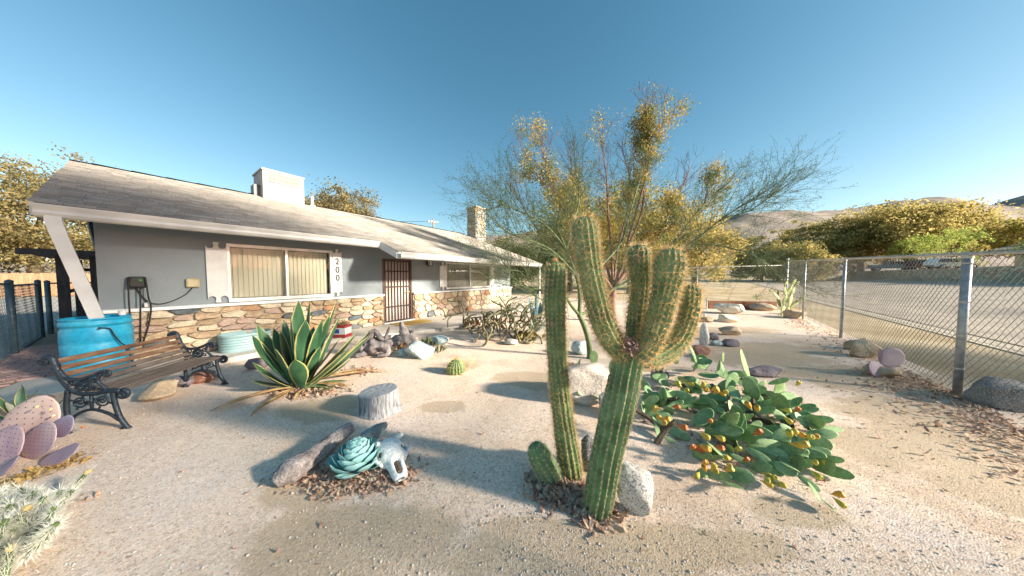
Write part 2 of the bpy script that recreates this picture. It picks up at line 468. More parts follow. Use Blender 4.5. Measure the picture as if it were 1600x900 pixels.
for j in range(60):
    for i in range(22):
        u = -3.6+i*.212+(.106 if j % 2 else 0); n = 6.3+j*.104
        if u > -.5: continue
        if n < 8.0 and u > -1.12+(-.35 if n < 7.3 else 0)*1 - (7.9-n)*.18: continue
        if n > 8.9 and u < -1.45: continue
        if n < 6.2+(-1.4-u)*-.25+.35: continue
        if n > 12.6: continue
        cnt += 1
        if cnt > 420: break
        put('brick', bme, H(u, n, .062+rnd.uniform(-.004, .006)), pav, (rnd.uniform(-.02, .02), rnd.uniform(-.02, .02), ang0+rnd.uniform(-.03, .03)))
print('bricks', cnt)

# ------------------------------------------------------------------ the house
MSTU = M('stucco_grey', [(.205, .24, .26), (.265, .295, .315)], scale=.9, detail=9, rough=.95, bump=.35, bscale=110, spec=.15)
MWHT = M('white_paint', [(.52, .52, .51), (.68, .68, .66)], scale=2.5, detail=8, rough=.55, bump=.05)
MWHS = M('sill_paint', [(.66, .66, .66), (.78, .78, .77)], scale=4, rough=.6)
MBRN = M('soffit_wood', [(.085, .045, .035), (.13, .07, .05)], scale=3, stretch=(1, 1, 1), rough=.7)
MMOR = M('mortar', [(.40, .34, .26), (.50, .43, .33)], scale=12, rough=1, bump=.4, bscale=60)
MS = [M('stone_tan', [(.34, .25, .16), (.50, .39, .27)], scale=14, rough=.85, bump=.5, bscale=35, rnds=[(.85, .82, .8), (1.1, 1.05, 1.0)], fine=(60, .75)),
      M('stone_cream', [(.48, .41, .30), (.62, .54, .42)], scale=14, rough=.85, bump=.5, bscale=35, rnds=[(.9, .88, .85), (1.1, 1.08, 1.05)], fine=(60, .8)),
      M('stone_rust', [(.38, .20, .11), (.50, .31, .18)], scale=14, rough=.8, bump=.5, bscale=35, rnds=[(.8, .8, .8), (1.1, 1.05, 1.0)], fine=(60, .7)),
      M('stone_slate', [(.08, .10, .11), (.17, .18, .18)], scale=14, rough=.75, bump=.5, bscale=35, rnds=[(.7, .8, .9), (1.1, 1.05, 1.0)], fine=(60, .7)),
      M('stone_pink', [(.42, .29, .23), (.50, .38, .31)], scale=14, rough=.85, bump=.5, bscale=35, rnds=[(.85, .85, .85), (1.1, 1.1, 1.1)], fine=(60, .75))]
MS.append(M('stone_grey', [(.28, .27, .25), (.40, .38, .35)], scale=14, rough=.85, bump=.5, bscale=35, fine=(60, .75)))
house = thing('house', 'long low grey house with stone base, number 200 shutter and shingle roof', 'house', H(5.5, 8.0, 0))
FZ = .10; N0 = 8.0; UL = -.37; UR = 11.4; NB = 16.0
SILL = 1.03
EAV1, EAV2, UJ = 7.26, 6.36, 3.92
SL = .362
def rh(n): return 2.60+(n-7.26)*SL if n <= 11.98 else 2.60+(2*11.98-n-7.26)*SL
WT = 2.62                                                     # top of the front wall (under the soffit)
w1a, _ = W(357, 400, N0); w1b, _ = W(516, 400, N0); w1z0, w1z1 = 1.09, 2.27
da, _ = W(598, 440, N0); db, _ = W(643, 440, N0); dz1 = 2.16
w2a, _ = W(697, 430, N0); w2b, _ = W(765, 430, N0); w2z0, w2z1 = 1.12, 2.15
print('openings', w1a, w1b, da, db, w2a, w2b)
wb = MB()
us = [UL, w1a, w1b, da, db, w2a, w2b, UR]
def wall_cell(u0, u1, z0, z1): wb.hbox(u0, u1, N0, N0+.16, z0, z1)
wall_cell(UL, w1a, FZ, WT); wall_cell(w1a, w1b, FZ, w1z0); wall_cell(w1a, w1b, w1z1, WT)
wall_cell(w1b, da, FZ, WT); wall_cell(da, db, dz1, WT); wall_cell(db, w2a, FZ, WT)
wall_cell(w2a, w2b, FZ, w2z0); wall_cell(w2a, w2b, w2z1, WT); wall_cell(w2b, UR, FZ, WT)
def gable(u, s):
    vs = [H(u, N0+.16, 0), H(u, NB, 0), H(u, NB, rh(NB)-.1), H(u, 11.98, rh(11.98)-.1), H(u, N0+.16, rh(N0+.16)-.1)]
    wb.prism(vs, U*s)
gable(UL, .15); gable(UR-.15, .15)
wb.hbox(UL+.15, UR-.15, NB-.15, NB, 0, rh(NB)-.1)
wb.hbox(UL-.02, UR+.02, N0-.02, N0+.1, -.2, FZ-.002)
build('wall', wb, MSTU, house)
# dark interior backing so the openings do not look through
MROOM = M('room_wall', [(.10, .09, .08), (.14, .13, .12)], rough=.9)
ib = MB(); ib.hbox(UL+.2, UR-.2, N0+1.6, N0+1.65, FZ, 2.55); build('room_partition', ib, MROOM, house)
# stone base
mo = MB()
for a, b in ((UL-.06, da-.02), (db+.02, UR)): mo.hbox(a, b, N0-.045, N0, FZ-.1, SILL-.04)
mo.hbox(UL-.06, UL, N0, N0+2.0, FZ-.1, SILL-.04)
build('mortar_bed', mo, MMOR, house)
rgs = random.Random(11)
ns_ = 0; small = MB()
def put_stones(u0, u1, z0, z1, sx, sz, wts, as_parts=True):
    global ns_
    for poly in cells(u0, u1, z0, z1, sx, sz, .34, rgs):
        mb, c = stone_mb(poly, lambda a, b, d: H(a, N0-.04-d, b), .045+rgs.random()*.035, .010, rgs)
        mi = rgs.choices(range(5), wts)[0]
        me = mesh('stone', mb, MS[mi], c); put('stone', me, c, house); ns_ += 1
put_stones(UL-.05, da-.03, FZ, SILL-.045, .31, .135, (6, 5.5, 1.0, 1.3, 2.0))
put_stones(db+.03, UR-.02, FZ, SILL-.045, .34, .2, (3, 8, .5, .15, 1.5))  # more cream stones here put the far wall's sunlight into its colour
print('stones', ns_)
sl_ = MB()
for a, b in ((UL-.10, da-.01), (db+.01, UR)): sl_.hbox(a, b, N0-.13, N0-.001, SILL-.04, SILL+.015)
build('sill_ledge', sl_, MWHS, house)
# roof deck, soffit, fascia, gutter
RL, RR = -.75, 11.7
MDECK = M('roof_felt', [(.10, .09, .09), (.16, .15, .14)], rough=.95)
rf = MB()
def slab(u0, u1, n0, n1, t=.06):
    vs = [H(u0, n0, rh(n0)), H(u1, n0, rh(n0)), H(u1, n1, rh(n1)), H(u0, n1, rh(n1))]
    rf.add(vs+[v-Vector((0, 0, t)) for v in vs], [(0, 1, 2, 3), (7, 6, 5, 4), (0, 4, 5, 1), (1, 5, 6, 2), (2, 6, 7, 3), (3, 7, 4, 0)])
slab(RL, UJ, EAV1, 11.98); slab(UJ, RR, EAV2, 11.98); slab(RL, RR, 11.98, 16.7)
build('roof', rf, MDECK, house)
so_ = MB()
for (u0, u1, n0) in ((RL+.03, UJ, EAV1+.03), (UJ, RR-.03, EAV2+.03)):
    vs = [H(u0, n0, rh(n0)-.065), H(u1, n0, rh(n0)-.065), H(u1, N0-.001, rh(N0)-.065), H(u0, N0-.001, rh(N0)-.065)]
    so_.add(vs+[v-Vector((0, 0, .02)) for v in vs], [(0, 1, 2, 3), (7, 6, 5, 4), (0, 4, 5, 1), (1, 5, 6, 2), (2, 6, 7, 3), (3, 7, 4, 0)])
build('soffit', so_, MBRN, house)
rfm = None
for k in range(16):                                            # rafter tails under the eaves
    u = RL+.35+k*.8
    if abs(u-UJ) < .1: continue
    n0 = (EAV1 if u < UJ else EAV2)+.04
    mb = MB(); vs = [H(u, n0, rh(n0)-.087), H(u, N0-.002, rh(N0)-.087), H(u, N0-.002, rh(N0)-.20), H(u, n0, rh(n0)-.15)]
    mb.prism(vs, U*.045); build('rafter', mb, MBRN, house)
def board(name, pts, d, mat, par): mb = MB(); mb.prism(pts, d); return build(name, mb, mat, par)
fz0 = rh(EAV1); fz2 = rh(EAV2)
board('fascia', [H(RL, EAV1-.03, fz0-.2), H(RL, EAV1-.001, fz0-.2), H(RL, EAV1-.001, fz0-.015), H(RL, EAV1-.03, fz0-.015)], U*(UJ-RL), MWHT, house)
board('fascia', [H(UJ, EAV2-.03, fz2-.2), H(UJ, EAV2-.001, fz2-.2), H(UJ, EAV2-.001, fz2-.015), H(UJ, EAV2-.03, fz2-.015)], U*(RR-UJ), MWHT, house)
board('fascia', [H(UJ-.03, EAV2, fz2-.2), H(UJ-.03, EAV1-.03, fz0-.2), H(UJ-.03, EAV1-.03, fz0-.01), H(UJ-.03, EAV2, fz2-.01)], U*.028, MWHT, house)
for u in (RL-.03, RR):
    board('barge_board', [H(u, EAV1 if u < 0 else EAV2, (fz0 if u < 0 else fz2)-.18), H(u, 11.98, rh(11.98)-.18), H(u, 16.7, rh(16.7)-.18), H(u, 16.7, rh(16.7)-.005), H(u, 11.98, rh(11.98)-.005), H(u, EAV1 if u < 0 else EAV2, (fz0 if u < 0 else fz2)-.005)], U*.028, MWHT, house)
# gutter with an ogee face on both eave runs
def gutter(u0, u1, n, z):
    prof = [(-.03, -.17), (-.09, -.17), (-.125, -.13), (-.115, -.09), (-.15, -.03), (-.15, -.012), (-.135, -.012), (-.10, -.09), (-.11, -.128), (-.085, -.155), (-.03, -.155)]
    board('gutter', [H(u0, n+a, z+b-.02) for a, b in prof], U*(u1-u0), MWHT, house)
gutter(RL, UJ-.05, EAV1-.002, fz0); gutter(UJ+.02, RR, EAV2-.002, fz2)
# shingles: individually stepped tabs, joined
MSHN = None
def shingle_mat():
    m = M('asphalt_shingle', [(.255, .235, .21), (.33, .305, .275)], scale=3.0, detail=8, rough=.95, bump=.3, bscale=120, fine=(90, .8), spec=.1)
    n = m.node_tree.nodes; L = m.node_tree.links; b = n['Principled BSDF']
    at = n.new('ShaderNodeAttribute'); at.attribute_name = 'tone'
    mx = n.new('ShaderNodeMix'); mx.data_type = 'RGBA'; mx.blend_type = 'MULTIPLY'; mx.inputs[0].default_value = 1
    src = b.inputs['Base Color'].links[0].from_socket
    L.new(src, mx.inputs[6]); L.new(at.outputs['Color'], mx.inputs[7]); L.new(mx.outputs[2], b.inputs['Base Color'])
    return m
MSHN = shingle_mat()
sv, sf, tone = [], [], []
cs = math.sqrt(1+SL*SL); exp_ = .145
def tab(u0, u1, n0, side):
    """a shingle tab from n0 (lower edge) up by .16, with thickness"""
    for_lo = .016; hi = .002
    dn = exp_*1.15/cs*side
    z0 = rh(n0); z1 = rh(n0+dn)
    k = len(sv)
    for (u, n, z) in ((u0, n0, z0+for_lo), (u1, n0, z0+for_lo), (u1, n0+dn, z1+hi), (u0, n0+dn, z1+hi), (u0, n0, z0-.004), (u1, n0, z0-.004)):
        p = H(u, n, z); sv.append((p.x, p.y, p.z))
    sf.extend([(k, k+1, k+2, k+3), (k+4, k+5, k+1, k)])
    t = rgs.uniform(.8, 1.15); w_ = rgs.uniform(-.03, .03); tone.extend([(t+w_, t, t-w_, 1)]*2)
nrow = int((11.98-EAV2)*cs/exp_)+1
for side in (1, -1):
    for r in range(nrow):
        n0 = (EAV2-.05+r*exp_/cs) if side == 1 else (16.75-r*exp_/cs)
        if side == 1 and n0 > 11.93: continue
        if side == -1 and n0 < 12.03: continue
        ua = RL-.04 if (side == -1 or n0 > EAV1-.06) else UJ-.03
        u = ua-rgs.random()*.2
        while u < RR+.03:
            w = rgs.choice((.17, .2, .25, .3))
            a, b = max(u, ua), min(u+w-.006, RR+.04)
            if b-a > .02: tab(a, b, n0+rgs.uniform(-.006, .006)*side, side)
            u += w
me = npmesh('shingles', sv, sf, MSHN, org=wloc(house))
ca = me.color_attributes.new('tone', 'FLOAT_COLOR', 'CORNER')
ca.data.foreach_set('color', np.repeat(np.clip(np.array(tone), 0, 2), 4, axis=0).ravel().astype(np.float32))
tag(put('shingles', me, wloc(house), house), kind='stuff')
rg_ = MB()
k = 0; u = RL-.04
while u < RR:
    z = rh(11.98)+.018+(.008 if k % 2 else 0)
    rg_.add([H(u, 11.83, z-.045), H(u+.3, 11.83, z-.05), H(u+.3, 11.98, z-.002), H(u, 11.98, z+.006), H(u+.3, 12.13, z-.05), H(u, 12.13, z-.045)], [(0, 1, 2, 3), (3, 2, 4, 5)])
    u += .27; k += 1
build('ridge_cap', rg_, MSHN, house)
# windows
MFRM = M('window_aluminium', [(.55, .55, .54), (.66, .66, .65)], rough=.4, metal=.3)
MBLI = M('vertical_blind', [(.72, .62, .49), (.85, .76, .62)], scale=1.2, rough=.7, trans=.15)
def glass_mat():
    m = bpy.data.materials.new('window_glass'); m.use_nodes = True
    n = m.node_tree.nodes; L = m.node_tree.links
    for x in list(n): n.remove(x)
    o = n.new('ShaderNodeOutputMaterial'); g = n.new('ShaderNodeBsdfGlossy'); g.inputs['Roughness'].default_value = .03
    t = n.new('ShaderNodeBsdfTransparent'); t.inputs[0].default_value = (.88, .9, .89, 1)
    f = n.new('ShaderNodeFresnel'); f.inputs[0].default_value = 1.5
    nz = n.new('ShaderNodeTexNoise'); nz.inputs['Scale'].default_value = 1.5
    bp = n.new('ShaderNodeBump'); bp.inputs['Strength'].default_value = .02; L.new(nz.outputs[0], bp.inputs['Height']); L.new(bp.outputs[0], g.inputs['Normal'])
    mx = n.new('ShaderNodeMixShader'); mu = n.new('ShaderNodeMath'); mu.operation = 'MULTIPLY'; mu.inputs[1].default_value = .35; L.new(f.outputs[0], mu.inputs[0]); L.new(mu.outputs[0], mx.inputs[0]); L.new(t.outputs[0], mx.inputs[1]); L.new(g.outputs[0], mx.inputs[2]); L.new(mx.outputs[0], o.inputs[0])
    return m
MGLS = glass_mat()
def window(ua, ub, z0, z1, mids):
    f = MB(); t = .045
    f.hbox(ua-.03, ub+.03, N0-.03, N0+.07, z1-t, z1+.02); f.hbox(ua-.03, ub+.03, N0-.05, N0+.07, z0-.03, z0+t)
    for u in [ua-.03]+[m_-t/2 for m_ in mids]+[ub+.03-t]: f.hbox(u, u+t, N0-.028, N0+.068, z0+t+.001, z1-t-.001)
    w = build('window', f, MFRM, house)
    ed = [ua-.03+t]+[x for m_ in mids for x in (m_-t/2, m_+t/2)]+[ub+.03-t]
    for i in range(0, len(ed), 2):
        p = MB(); p.hbox(ed[i], ed[i+1], N0+.02, N0+.026, z0+t, z1-t); build('pane', p, MGLS, w)
    u = ua+.03; 
    blm = MB(); blm.box((0, 0, 0), (.086, .003, z1-z0-.1)); bm_ = mesh('blind_slat', blm, MBLI)
    while u < ub-.02:
        put('blind_slat', bm_, H(u, N0+.125, (z0+z1)/2), w, (0, 0, ang0+rnd.uniform(.16, .26))); u += .08
window(w1a, w1b, w1z0, w1z1, [w1a+(w1b-w1a)*.505])
window(w2a, w2b, w2z0, w2z1, [w2a+(w2b-w2a)*.5])
# scalloped shutters
def shutter(ua, ub, z0, z1):
    w = ub-ua; r = w*.20
    def arc(cx, cz, a0, a1, k=8): return [(cx+r*math.cos(lerp(a0, a1, i/k)), cz+r*math.sin(lerp(a0, a1, i/k))) for i in range(k+1)]
    zt, zb = z1-r*1.35, z0+r*1.35; cl, cr_ = ua+r*1.02, ub-r*1.02
    pts = [(ua, zb), (ua, zt)]+arc(cl, zt, PI*1.0, PI*2.2)+[(ua+w*.36, z1), (ub-w*.36, z1)]+arc(cr_, zt, PI*.8, PI*2.0)[0:]
    pts += [(ub, zt), (ub, zb)]+arc(cr_, zb, 0, PI*1.2)+[(ub-w*.36, z0), (ua+w*.36, z0)]+arc(cl, zb, -PI*.2, PI)
    mb = MB(); mb.prism([H(a, N0-.045, b) for a, b in pts], N*.042)
    return build('shutter', mb, MWHT, house)
s1a, _ = W(322, 420, N0); s1b = w1a-.035
shutter(s1a, s1b, 1.07, 2.30)
s2a = w1b+.035; s2b, _ = W(533, 420, N0)
sh2 = shutter(s2a, s2b, 1.07, 2.34)
s3b = w2a-.04; shutter(s3b-.3, s3b, 1.07, 2.15)
shutter(w2b+.04, w2b+.3, 1.07, 2.15)
# number 2 0 0 on the second shutter
MBLK = M('black_paint', (.02, .02, .022), rough=.4)
for ch, py in (('2', 409), ('0', 422), ('0', 434.5)):
    cu = bpy.data.curves.new('house_number', 'FONT'); cu.body = ch; cu.size = .235; cu.extrude = .005; cu.align_x = 'CENTER'; cu.align_y = 'CENTER'
    cu.offset = .004
    tmp = bpy.data.objects.new('tmp', cu); COL.objects.link(tmp); dg = bpy.context.evaluated_depsgraph_get(); dg.update()
    me = bpy.data.meshes.new_from_object(tmp.evaluated_get(dg)); bpy.data.objects.remove(tmp)
    me.materials.clear(); me.materials.append(MBLK)
    _, z = W(523, py, N0)
    nm = put('house_number', me, H((s2a+s2b)/2, N0-.052, z), house, (PI/2, 0, ang0), (.85, 1.0, 1))
    nm.parent = sh2; nm.location = H((s2a+s2b)/2, N0-.052, z)-wloc(sh2)
# door with security screen
MDOR = M('door_wood', [(.30, .20, .17), (.38, .27, .23)], scale=2, stretch=(8, 8, 1), rough=.6)
MIRN = M('wrought_iron', (.05, .035, .03), rough=.5, metal=.4)
dm = MB(); dm.hbox(da+.05, db-.05, N0+.1, N0+.145, FZ+.03, dz1-.05); door = build('door', dm, MDOR, house)
fr = MB(); fr.hbox(da, da+.055, N0-.02, N0+.16, FZ, dz1); fr.hbox(db-.055, db, N0-.02, N0+.16, FZ, dz1); fr.hbox(da+.056, db-.056, N0-.02, N0+.16, dz1-.055, dz1)
build('door_frame', fr, MBRN, house)
MSCR = M('screen_sheet', [(.42, .34, .32), (.52, .44, .41)], scale=60, rough=.7)
sc_ = MB(); sc_.hbox(da+.06, db-.06, N0+.03, N0+.034, FZ+.03, dz1-.06); sdoor = build('screen_door', sc_, MSCR, house)
for i in range(9):
    u = lerp(da+.085, db-.085, i/8)
    mb = MB(); mb.hbox(u-.011, u+.011, N0-.008, N0+.018, FZ+.05, dz1-.07); build('bar', mb, MIRN, sdoor)
mb = MB()
for z in (FZ+.03, FZ+.5, 1.25, 1.75, dz1-.08): mb.hbox(da+.062, db-.062, N0-.012, N0+.022, z, z+.035)
build('cross_rail', mb, MIRN, sdoor)
mb = MB(); mb.tube([H(db-.15, N0-.02, 1.08), H(db-.15, N0-.07, 1.08)], .025, 8); mb.tube([H(db-.15, N0-.07, 1.08), H(db-.25, N0-.07, 1.08)], .012, 8)
build('handle', mb, M('brass', (.45, .32, .12), metal=.9, rough=.35), sdoor)
th = MB(); th.hbox(da-.03, db+.03, N0-.12, N0-.002, FZ-.02, FZ+.025); build('threshold', th, MWHS, house)
# porch lamp
pu, pz = W(668, 411, N0)
mb = MB(); mb.hbox(pu-.05, pu+.05, N0-.03, N0-.001, pz-.07, pz+.07); mb.tube([H(pu, N0-.03, pz+.03), H(pu, N0-.12, pz+.08)], .012, 6); mb.hbox(pu-.075, pu+.075, N0-.2, N0-.06, pz+.08, pz+.1)
for a in (-.065, .055):
    for b in (-.19, -.08): mb.hbox(pu+a, pu+a+.01, N0+b, N0+b+.01, pz-.1, pz+.079)
mb.hbox(pu-.07, pu+.07, N0-.195, N0-.065, pz-.12, pz-.101)
pl_ = build('porch_lamp', mb, MIRN, house)
mb = MB(); mb.hbox(pu-.05, pu+.05, N0-.175, N0-.085, pz-.1, pz+.078); build('lamp_glass', mb, M('lamp_glass', (.5, .5, .45), rough=.2), pl_)
# chimney of stone
mb = MB(); ch0 = (11.78, 12.6); chn = (10.75, 11.5); CT = 5.75
mb.hbox(ch0[0], ch0[1], chn[0], chn[1], 0, CT); mb.hbox(ch0[0]-.06, ch0[1]+.06, chn[0]-.06, chn[1]+.06, CT, CT+.1)
mb.hbox(ch0[0]+.3, ch0[1]-.3, chn[0]+.3, chn[1]-.3, CT+.1, CT+.25)
chim = build('chimney', mb, MMOR, house)
mb = MB()
for poly in cells(ch0[0], ch0[1], 2.0, CT, .3, .2, .3, rgs): stone_mb(poly, lambda a, b, d: H(a, chn[0]-.002-d, b), .05, .012, rgs, mb, rgs.choice((0, 1, 5, 5, 5)))
for poly in cells(chn[0], chn[1], 2.0, CT, .3, .2, .3, rgs): stone_mb(poly, lambda a, b, d: H(ch0[0]-.002-d, a, b), .05, .012, rgs, mb, rgs.choice((0, 1, 5, 5, 5)))
tag(build('stonework', mb, MS, chim), kind='stuff')
# vent pipe
vu = W(488, 322, 11.9)[0]
mb = MB(); mb.tube([H(vu, 11.9, 4.15), H(vu, 11.9, 4.62)], .045, 10); mb.tube([H(vu, 11.9, 4.25), H(vu, 11.9, 4.30)], .1, 10)
build('vent_pipe', mb, MWHT, house)
# downspout at the far right corner
mb = MB(); mb.box(H(11.55, EAV2-.07, 1.13), (.07, .05, 2.06), Matrix.Rotation(ang0, 3, 'Z')); build('downspout', mb, MWHT, house)
# downspout on the left that kinks into the barrel
BAR = Vector((-6.2, 3.85, 0))
def rect_tube(pts, a, b):
    mb = MB(); vs = []; pts = [Vector(p) for p in pts]
    for i, p in enumerate(pts):
        t = (pts[min(i+1, len(pts)-1)]-pts[max(i-1, 0)]).normalized(); s_ = U-t*U.dot(t); s_.normalize(); q = t.cross(s_)
        for (x, y) in ((-a, -b), (a, -b), (a, b), (-a, b)): vs.append(p+s_*x+q*y)
    fs = [(i*4+j, i*4+(j+1) % 4, i*4+4+(j+1) % 4, i*4+4+j) for i in range(len(pts)-1) for j in range(4)]+[(3, 2, 1, 0), tuple(range(len(vs)-4, len(vs)))]
    mb.add(vs, fs); return mb
g0 = H(-.62, 7.20, 2.46); ds = rect_tube([g0, g0+Vector((0, 0, -.10)), g0+(BAR+Vector((.02, 0, 1.0))-g0)*.10+Vector((0, 0, -.12)), BAR+Vector((.05, -.02, .93))], .062, .045)
build('downspout', ds, MWHT, house)
# cooler on the ridge: a thing of its own
MCOO = M('cooler_paint', [(.34, .30, .29), (.42, .37, .36)], scale=3, rough=.7, bump=.1)
cu0, _ = W(411, 295, 11.5); cu1, _ = W(475, 300, 11.5); cn0, cn1 = 11.5, 12.6
_, ctz = W(412, 275, 11.5); ctz = 5.12
cool = thing('rooftop_cooler', 'boxy beige evaporative cooler with louvred grille on the roof ridge', 'cooler', H((cu0+cu1)/2, 12, 4.2))
mb = MB(); mb.hbox(cu0, cu1, cn0, cn1, 3.98, ctz-.05); mb.hbox(cu0-.03, cu1+.03, cn0-.03, cn1+.03, ctz-.05, ctz); build('casing', mb, MCOO, cool)
ga, gb, gz0, gz1 = lerp(cu0, cu1, .16), lerp(cu0, cu1, .94), ctz-.38, ctz-.12
mb = MB(); mb.hbox(ga, gb, cn0-.006, cn0-.001, gz0, gz1); build('grille', mb, M('pad_tan', [(.30, .25, .15), (.42, .36, .23)], scale=20, rough=.9), cool)
mb = MB()
for i in range(15): u = lerp(ga, gb, i/14); mb.hbox(u-.008, u+.008, cn0-.022, cn0-.008, gz0, gz1)
for z in (gz0, (gz0+gz1)/2, gz1): mb.hbox(ga-.02, gb+.02, cn0-.034, cn0-.023, z-.012, z+.012)
build('louvre', mb, MCOO, cool)
mb = MB(); mb.hbox(cu0-.16, cu0-.002, cn0+.3, cn0+.7, 4.2, 4.62); build('junction_box', mb, M('dark_grey_metal', (.1, .11, .12), rough=.5), cool)

# wall mounted charger, outlet box, cables
MCBL = M('black_rubber', (.015, .015, .018), rough=.5)
cu_, cz_ = W(214, 441, N0)
chg = thing('wall_charger', 'black wall box with looped black cables on the grey wall above the stone', 'charger', H(cu_, N0-.01, cz_))
mb = MB(); mb.hbox(cu_-.10, cu_+.10, N0-.11, N0-.002, cz_-.10, cz_+.10); c1 = build('housing', mb, MBLK, chg)
bvm = c1.modifiers.new('b', 'BEVEL'); bvm.width = .03; bvm.segments = 3
mb = MB(); mb.hbox(cu_+.02, cu_+.055, N0-.113, N0-.1105, cz_+.02, cz_+.05); build('indicator', mb, M('green_label', (.03, .25, .05)), chg)
def wallpath(pp, off=.03): 
    out = []
    for (px, py) in pp:
        u, z = W(px, py, N0-off); out.append(H(u, N0-off, z))
    return catmull(out, 5)
for pp in (((205, 434), (201, 442), (201, 465), (203, 492)), ((212, 450), (222, 463), (231, 472)), ((219, 450), (219.5, 480), (219.5, 535)), ((226, 434), (229, 445), (232, 465), (236, 480), (233, 505), (224, 535))):
    mb = MB(); mb.tube(wallpath(pp, .14 if pp[-1][1] > 480 else .03), .010, 6); build('cable', mb, MCBL, chg, smooth=True)
ou, oz = W(301, 442, N0)
ob = thing('outlet_box', 'tan weatherproof outlet box on the grey wall left of the first shutter', 'outlet box', H(ou, N0, oz))
mb = MB(); mb.hbox(ou-.085, ou+.085, N0-.07, N0-.002, oz-.085, oz+.085); c1 = build('box', mb, M('box_tan', (.42, .35, .2), rough=.6), ob); bvm = c1.modifiers.new('b', 'BEVEL'); bvm.width = .012
mb = MB(); mb.hbox(ou-.06, ou+.06, N0-.08, N0-.072, oz-.06, oz+.06); build('cover', mb, M('box_tan_light', (.5, .43, .27), rough=.5), ob)
mb = MB(); mb.tube(wallpath(((301, 449), (290, 460), (270, 470), (250, 475), (233, 473)), .03), .008, 6)
tag(build('extension_cord', mb, MCBL, smooth=True), 'thin black cord hanging between the tan outlet box and the charger plug', 'cord')
pu_, pz_ = W(230, 476, N0)
mb = MB(); mb.hbox(pu_-.03, pu_+.03, N0-.09, N0-.02, pz_-.04, pz_+.04); tag(build('plug_adapter', mb, MWHT), 'small white plug adapter hanging below the black charger', 'plug')
# ------------------------------------------------------------------ chain link fences
MGAL = M('galvanised_steel', [(.30, .33, .36), (.44, .46, .48)], scale=14, rough=.5, metal=.6, bump=.05)
MRAIL = M('galvanised_rail', [(.42, .40, .38), (.56, .54, .50)], scale=14, rough=.45, metal=.5)
MWIR = M('galvanised_wire', [(.20, .195, .185), (.30, .29, .27)], scale=30, rough=.6, metal=.1)
def wire_mesh(p0, p1, z0a, z1a, z0b, z1b, w=.075, hh=.065, r=.0016, off=(0, 0)):
    L = (p1-p0).length; d = (p1-p0)/L; nw = int(L/(w/2)); V_, F_ = [], []
    side = Vector((-d.y, d.x, 0))
    tri = [(0, Vector((0, 0, 0)))]
    zmid = lambda s: (lerp(z0a, z0b, s/L), lerp(z1a, z1b, s/L))
    for i in range(nw):
        s_ = i*w/2; za, zb = zmid(s_); nz = int((zb-za)/hh)
        k0 = len(V_)
        for j in range(nz+1):
            s = (i+((j+i) % 2))*w/2; s = min(s, L)
            z = za+(zb-za)*j/nz
            c = p0+d*s+side*(.004*math.sin(s*9+z*3)+.02*noise.noise(Vector((s*.5, z, 1))))
            V_ += [(c.x+d.x*r, c.y+d.y*r, z), (c.x+side.x*r, c.y+side.y*r, z+r), (c.x-d.x*r, c.y-d.y*r, z), (c.x-side.x*r, c.y-side.y*r, z-r)]
        for j in range(nz):
            for q in range(4):
                a = k0+j*4+q; b = k0+j*4+(q+1) % 4; F_.append((a, b, b+4, a+4))
    return V_, F_
def post(par, p, h, r, z0=0, cap=True):
    mb = MB(); mb.tube([p+Vector((0, 0, z0-.1)), p+Vector((0, 0, h))], r, 14); me_p = build('post', mb, MGAL, par, smooth=False)
    me_p.data.polygons.foreach_set('use_smooth', [len(f) == 4 for f in mb.f])
    mb = MB(); mb.tube([p+Vector((0, 0, h-.045)), p+Vector((0, 0, h+.004))], r*1.22, 14); mb.tube([p+Vector((0, 0, h+.004)), p+Vector((0, 0, h+.02)), p+Vector((0, 0, h+.035))], [r*1.2, r*1.0, r*.3], 12)
    build('post_cap', mb, MRAIL, me_p)
    mb = MB()
    for z in (.35, .8, 1.25, h-.12):
        if z < h-.05: mb.tube([p+Vector((0, 0, z+z0)), p+Vector((0, 0, z+z0+.018))], r*1.12, 12)
    build('tie_band', mb, MRAIL, me_p)
def rail_z(s): return 1.885+(2.30-1.885)*max(-.35, s/CORNER_S)
fen = thing('chain_link_fence', 'tall chain link fence running down the right side between the garden and the street', 'fence', FP3(0, 0))
for s, r in ((-4.1, .03), (0, .038), (4.15, .03), (7.9, .028), (CORNER_S, .038)): post(fen, FP3(s, 0), rail_z(s)+(.12 if s == CORNER_S else 0), r)
mb = MB(); mb.tube([FP3(s, 0, rail_z(s)+.012) for s in (-5.5, -3, 0, 3, 6, 9, CORNER_S)], .022, 10); build('top_rail', mb, MRAIL, fen, smooth=True)
V_, F_ = wire_mesh(FP3(-5.5, .045), FP3(CORNER_S, .045), .03, rail_z(-5.5)+.02, .03, rail_z(CORNER_S)+.02, w=.10, hh=.050, r=.0026)
tag(put('wire_mesh', npmesh('wire_mesh', V_, F_, MWIR, org=FP3(0, 0)), FP3(0, 0), fen), kind='stuff')
CN = FP3(CORNER_S, 0)
BDIR = (G(952, 470, 0)-CN); BDIR.z = 0; BDIR = Vector((-.80, .60, 0)).normalized()
bf = thing('chain_link_fence', 'chain link fence closing the far end of the garden behind the green tree', 'fence', CN+BDIR*5)
for s in (3.4, 6.8, 10.2): post(bf, CN+BDIR*s, 2.1, .03)
mb = MB(); mb.tube([CN+BDIR*.05+Vector((0, 0, 2.12)), CN+BDIR*10.2+Vector((0, 0, 2.02))], .022, 8); build('top_rail', mb, MRAIL, bf, smooth=True)
V_, F_ = wire_mesh(CN+BDIR*.05, CN+BDIR*10.2, .03, 2.12, .03, 2.02, w=.1, hh=.07, r=.0022)
tag(put('wire_mesh', npmesh('wire_mesh', V_, F_, MWIR, org=wloc(bf)), wloc(bf), bf), kind='stuff')
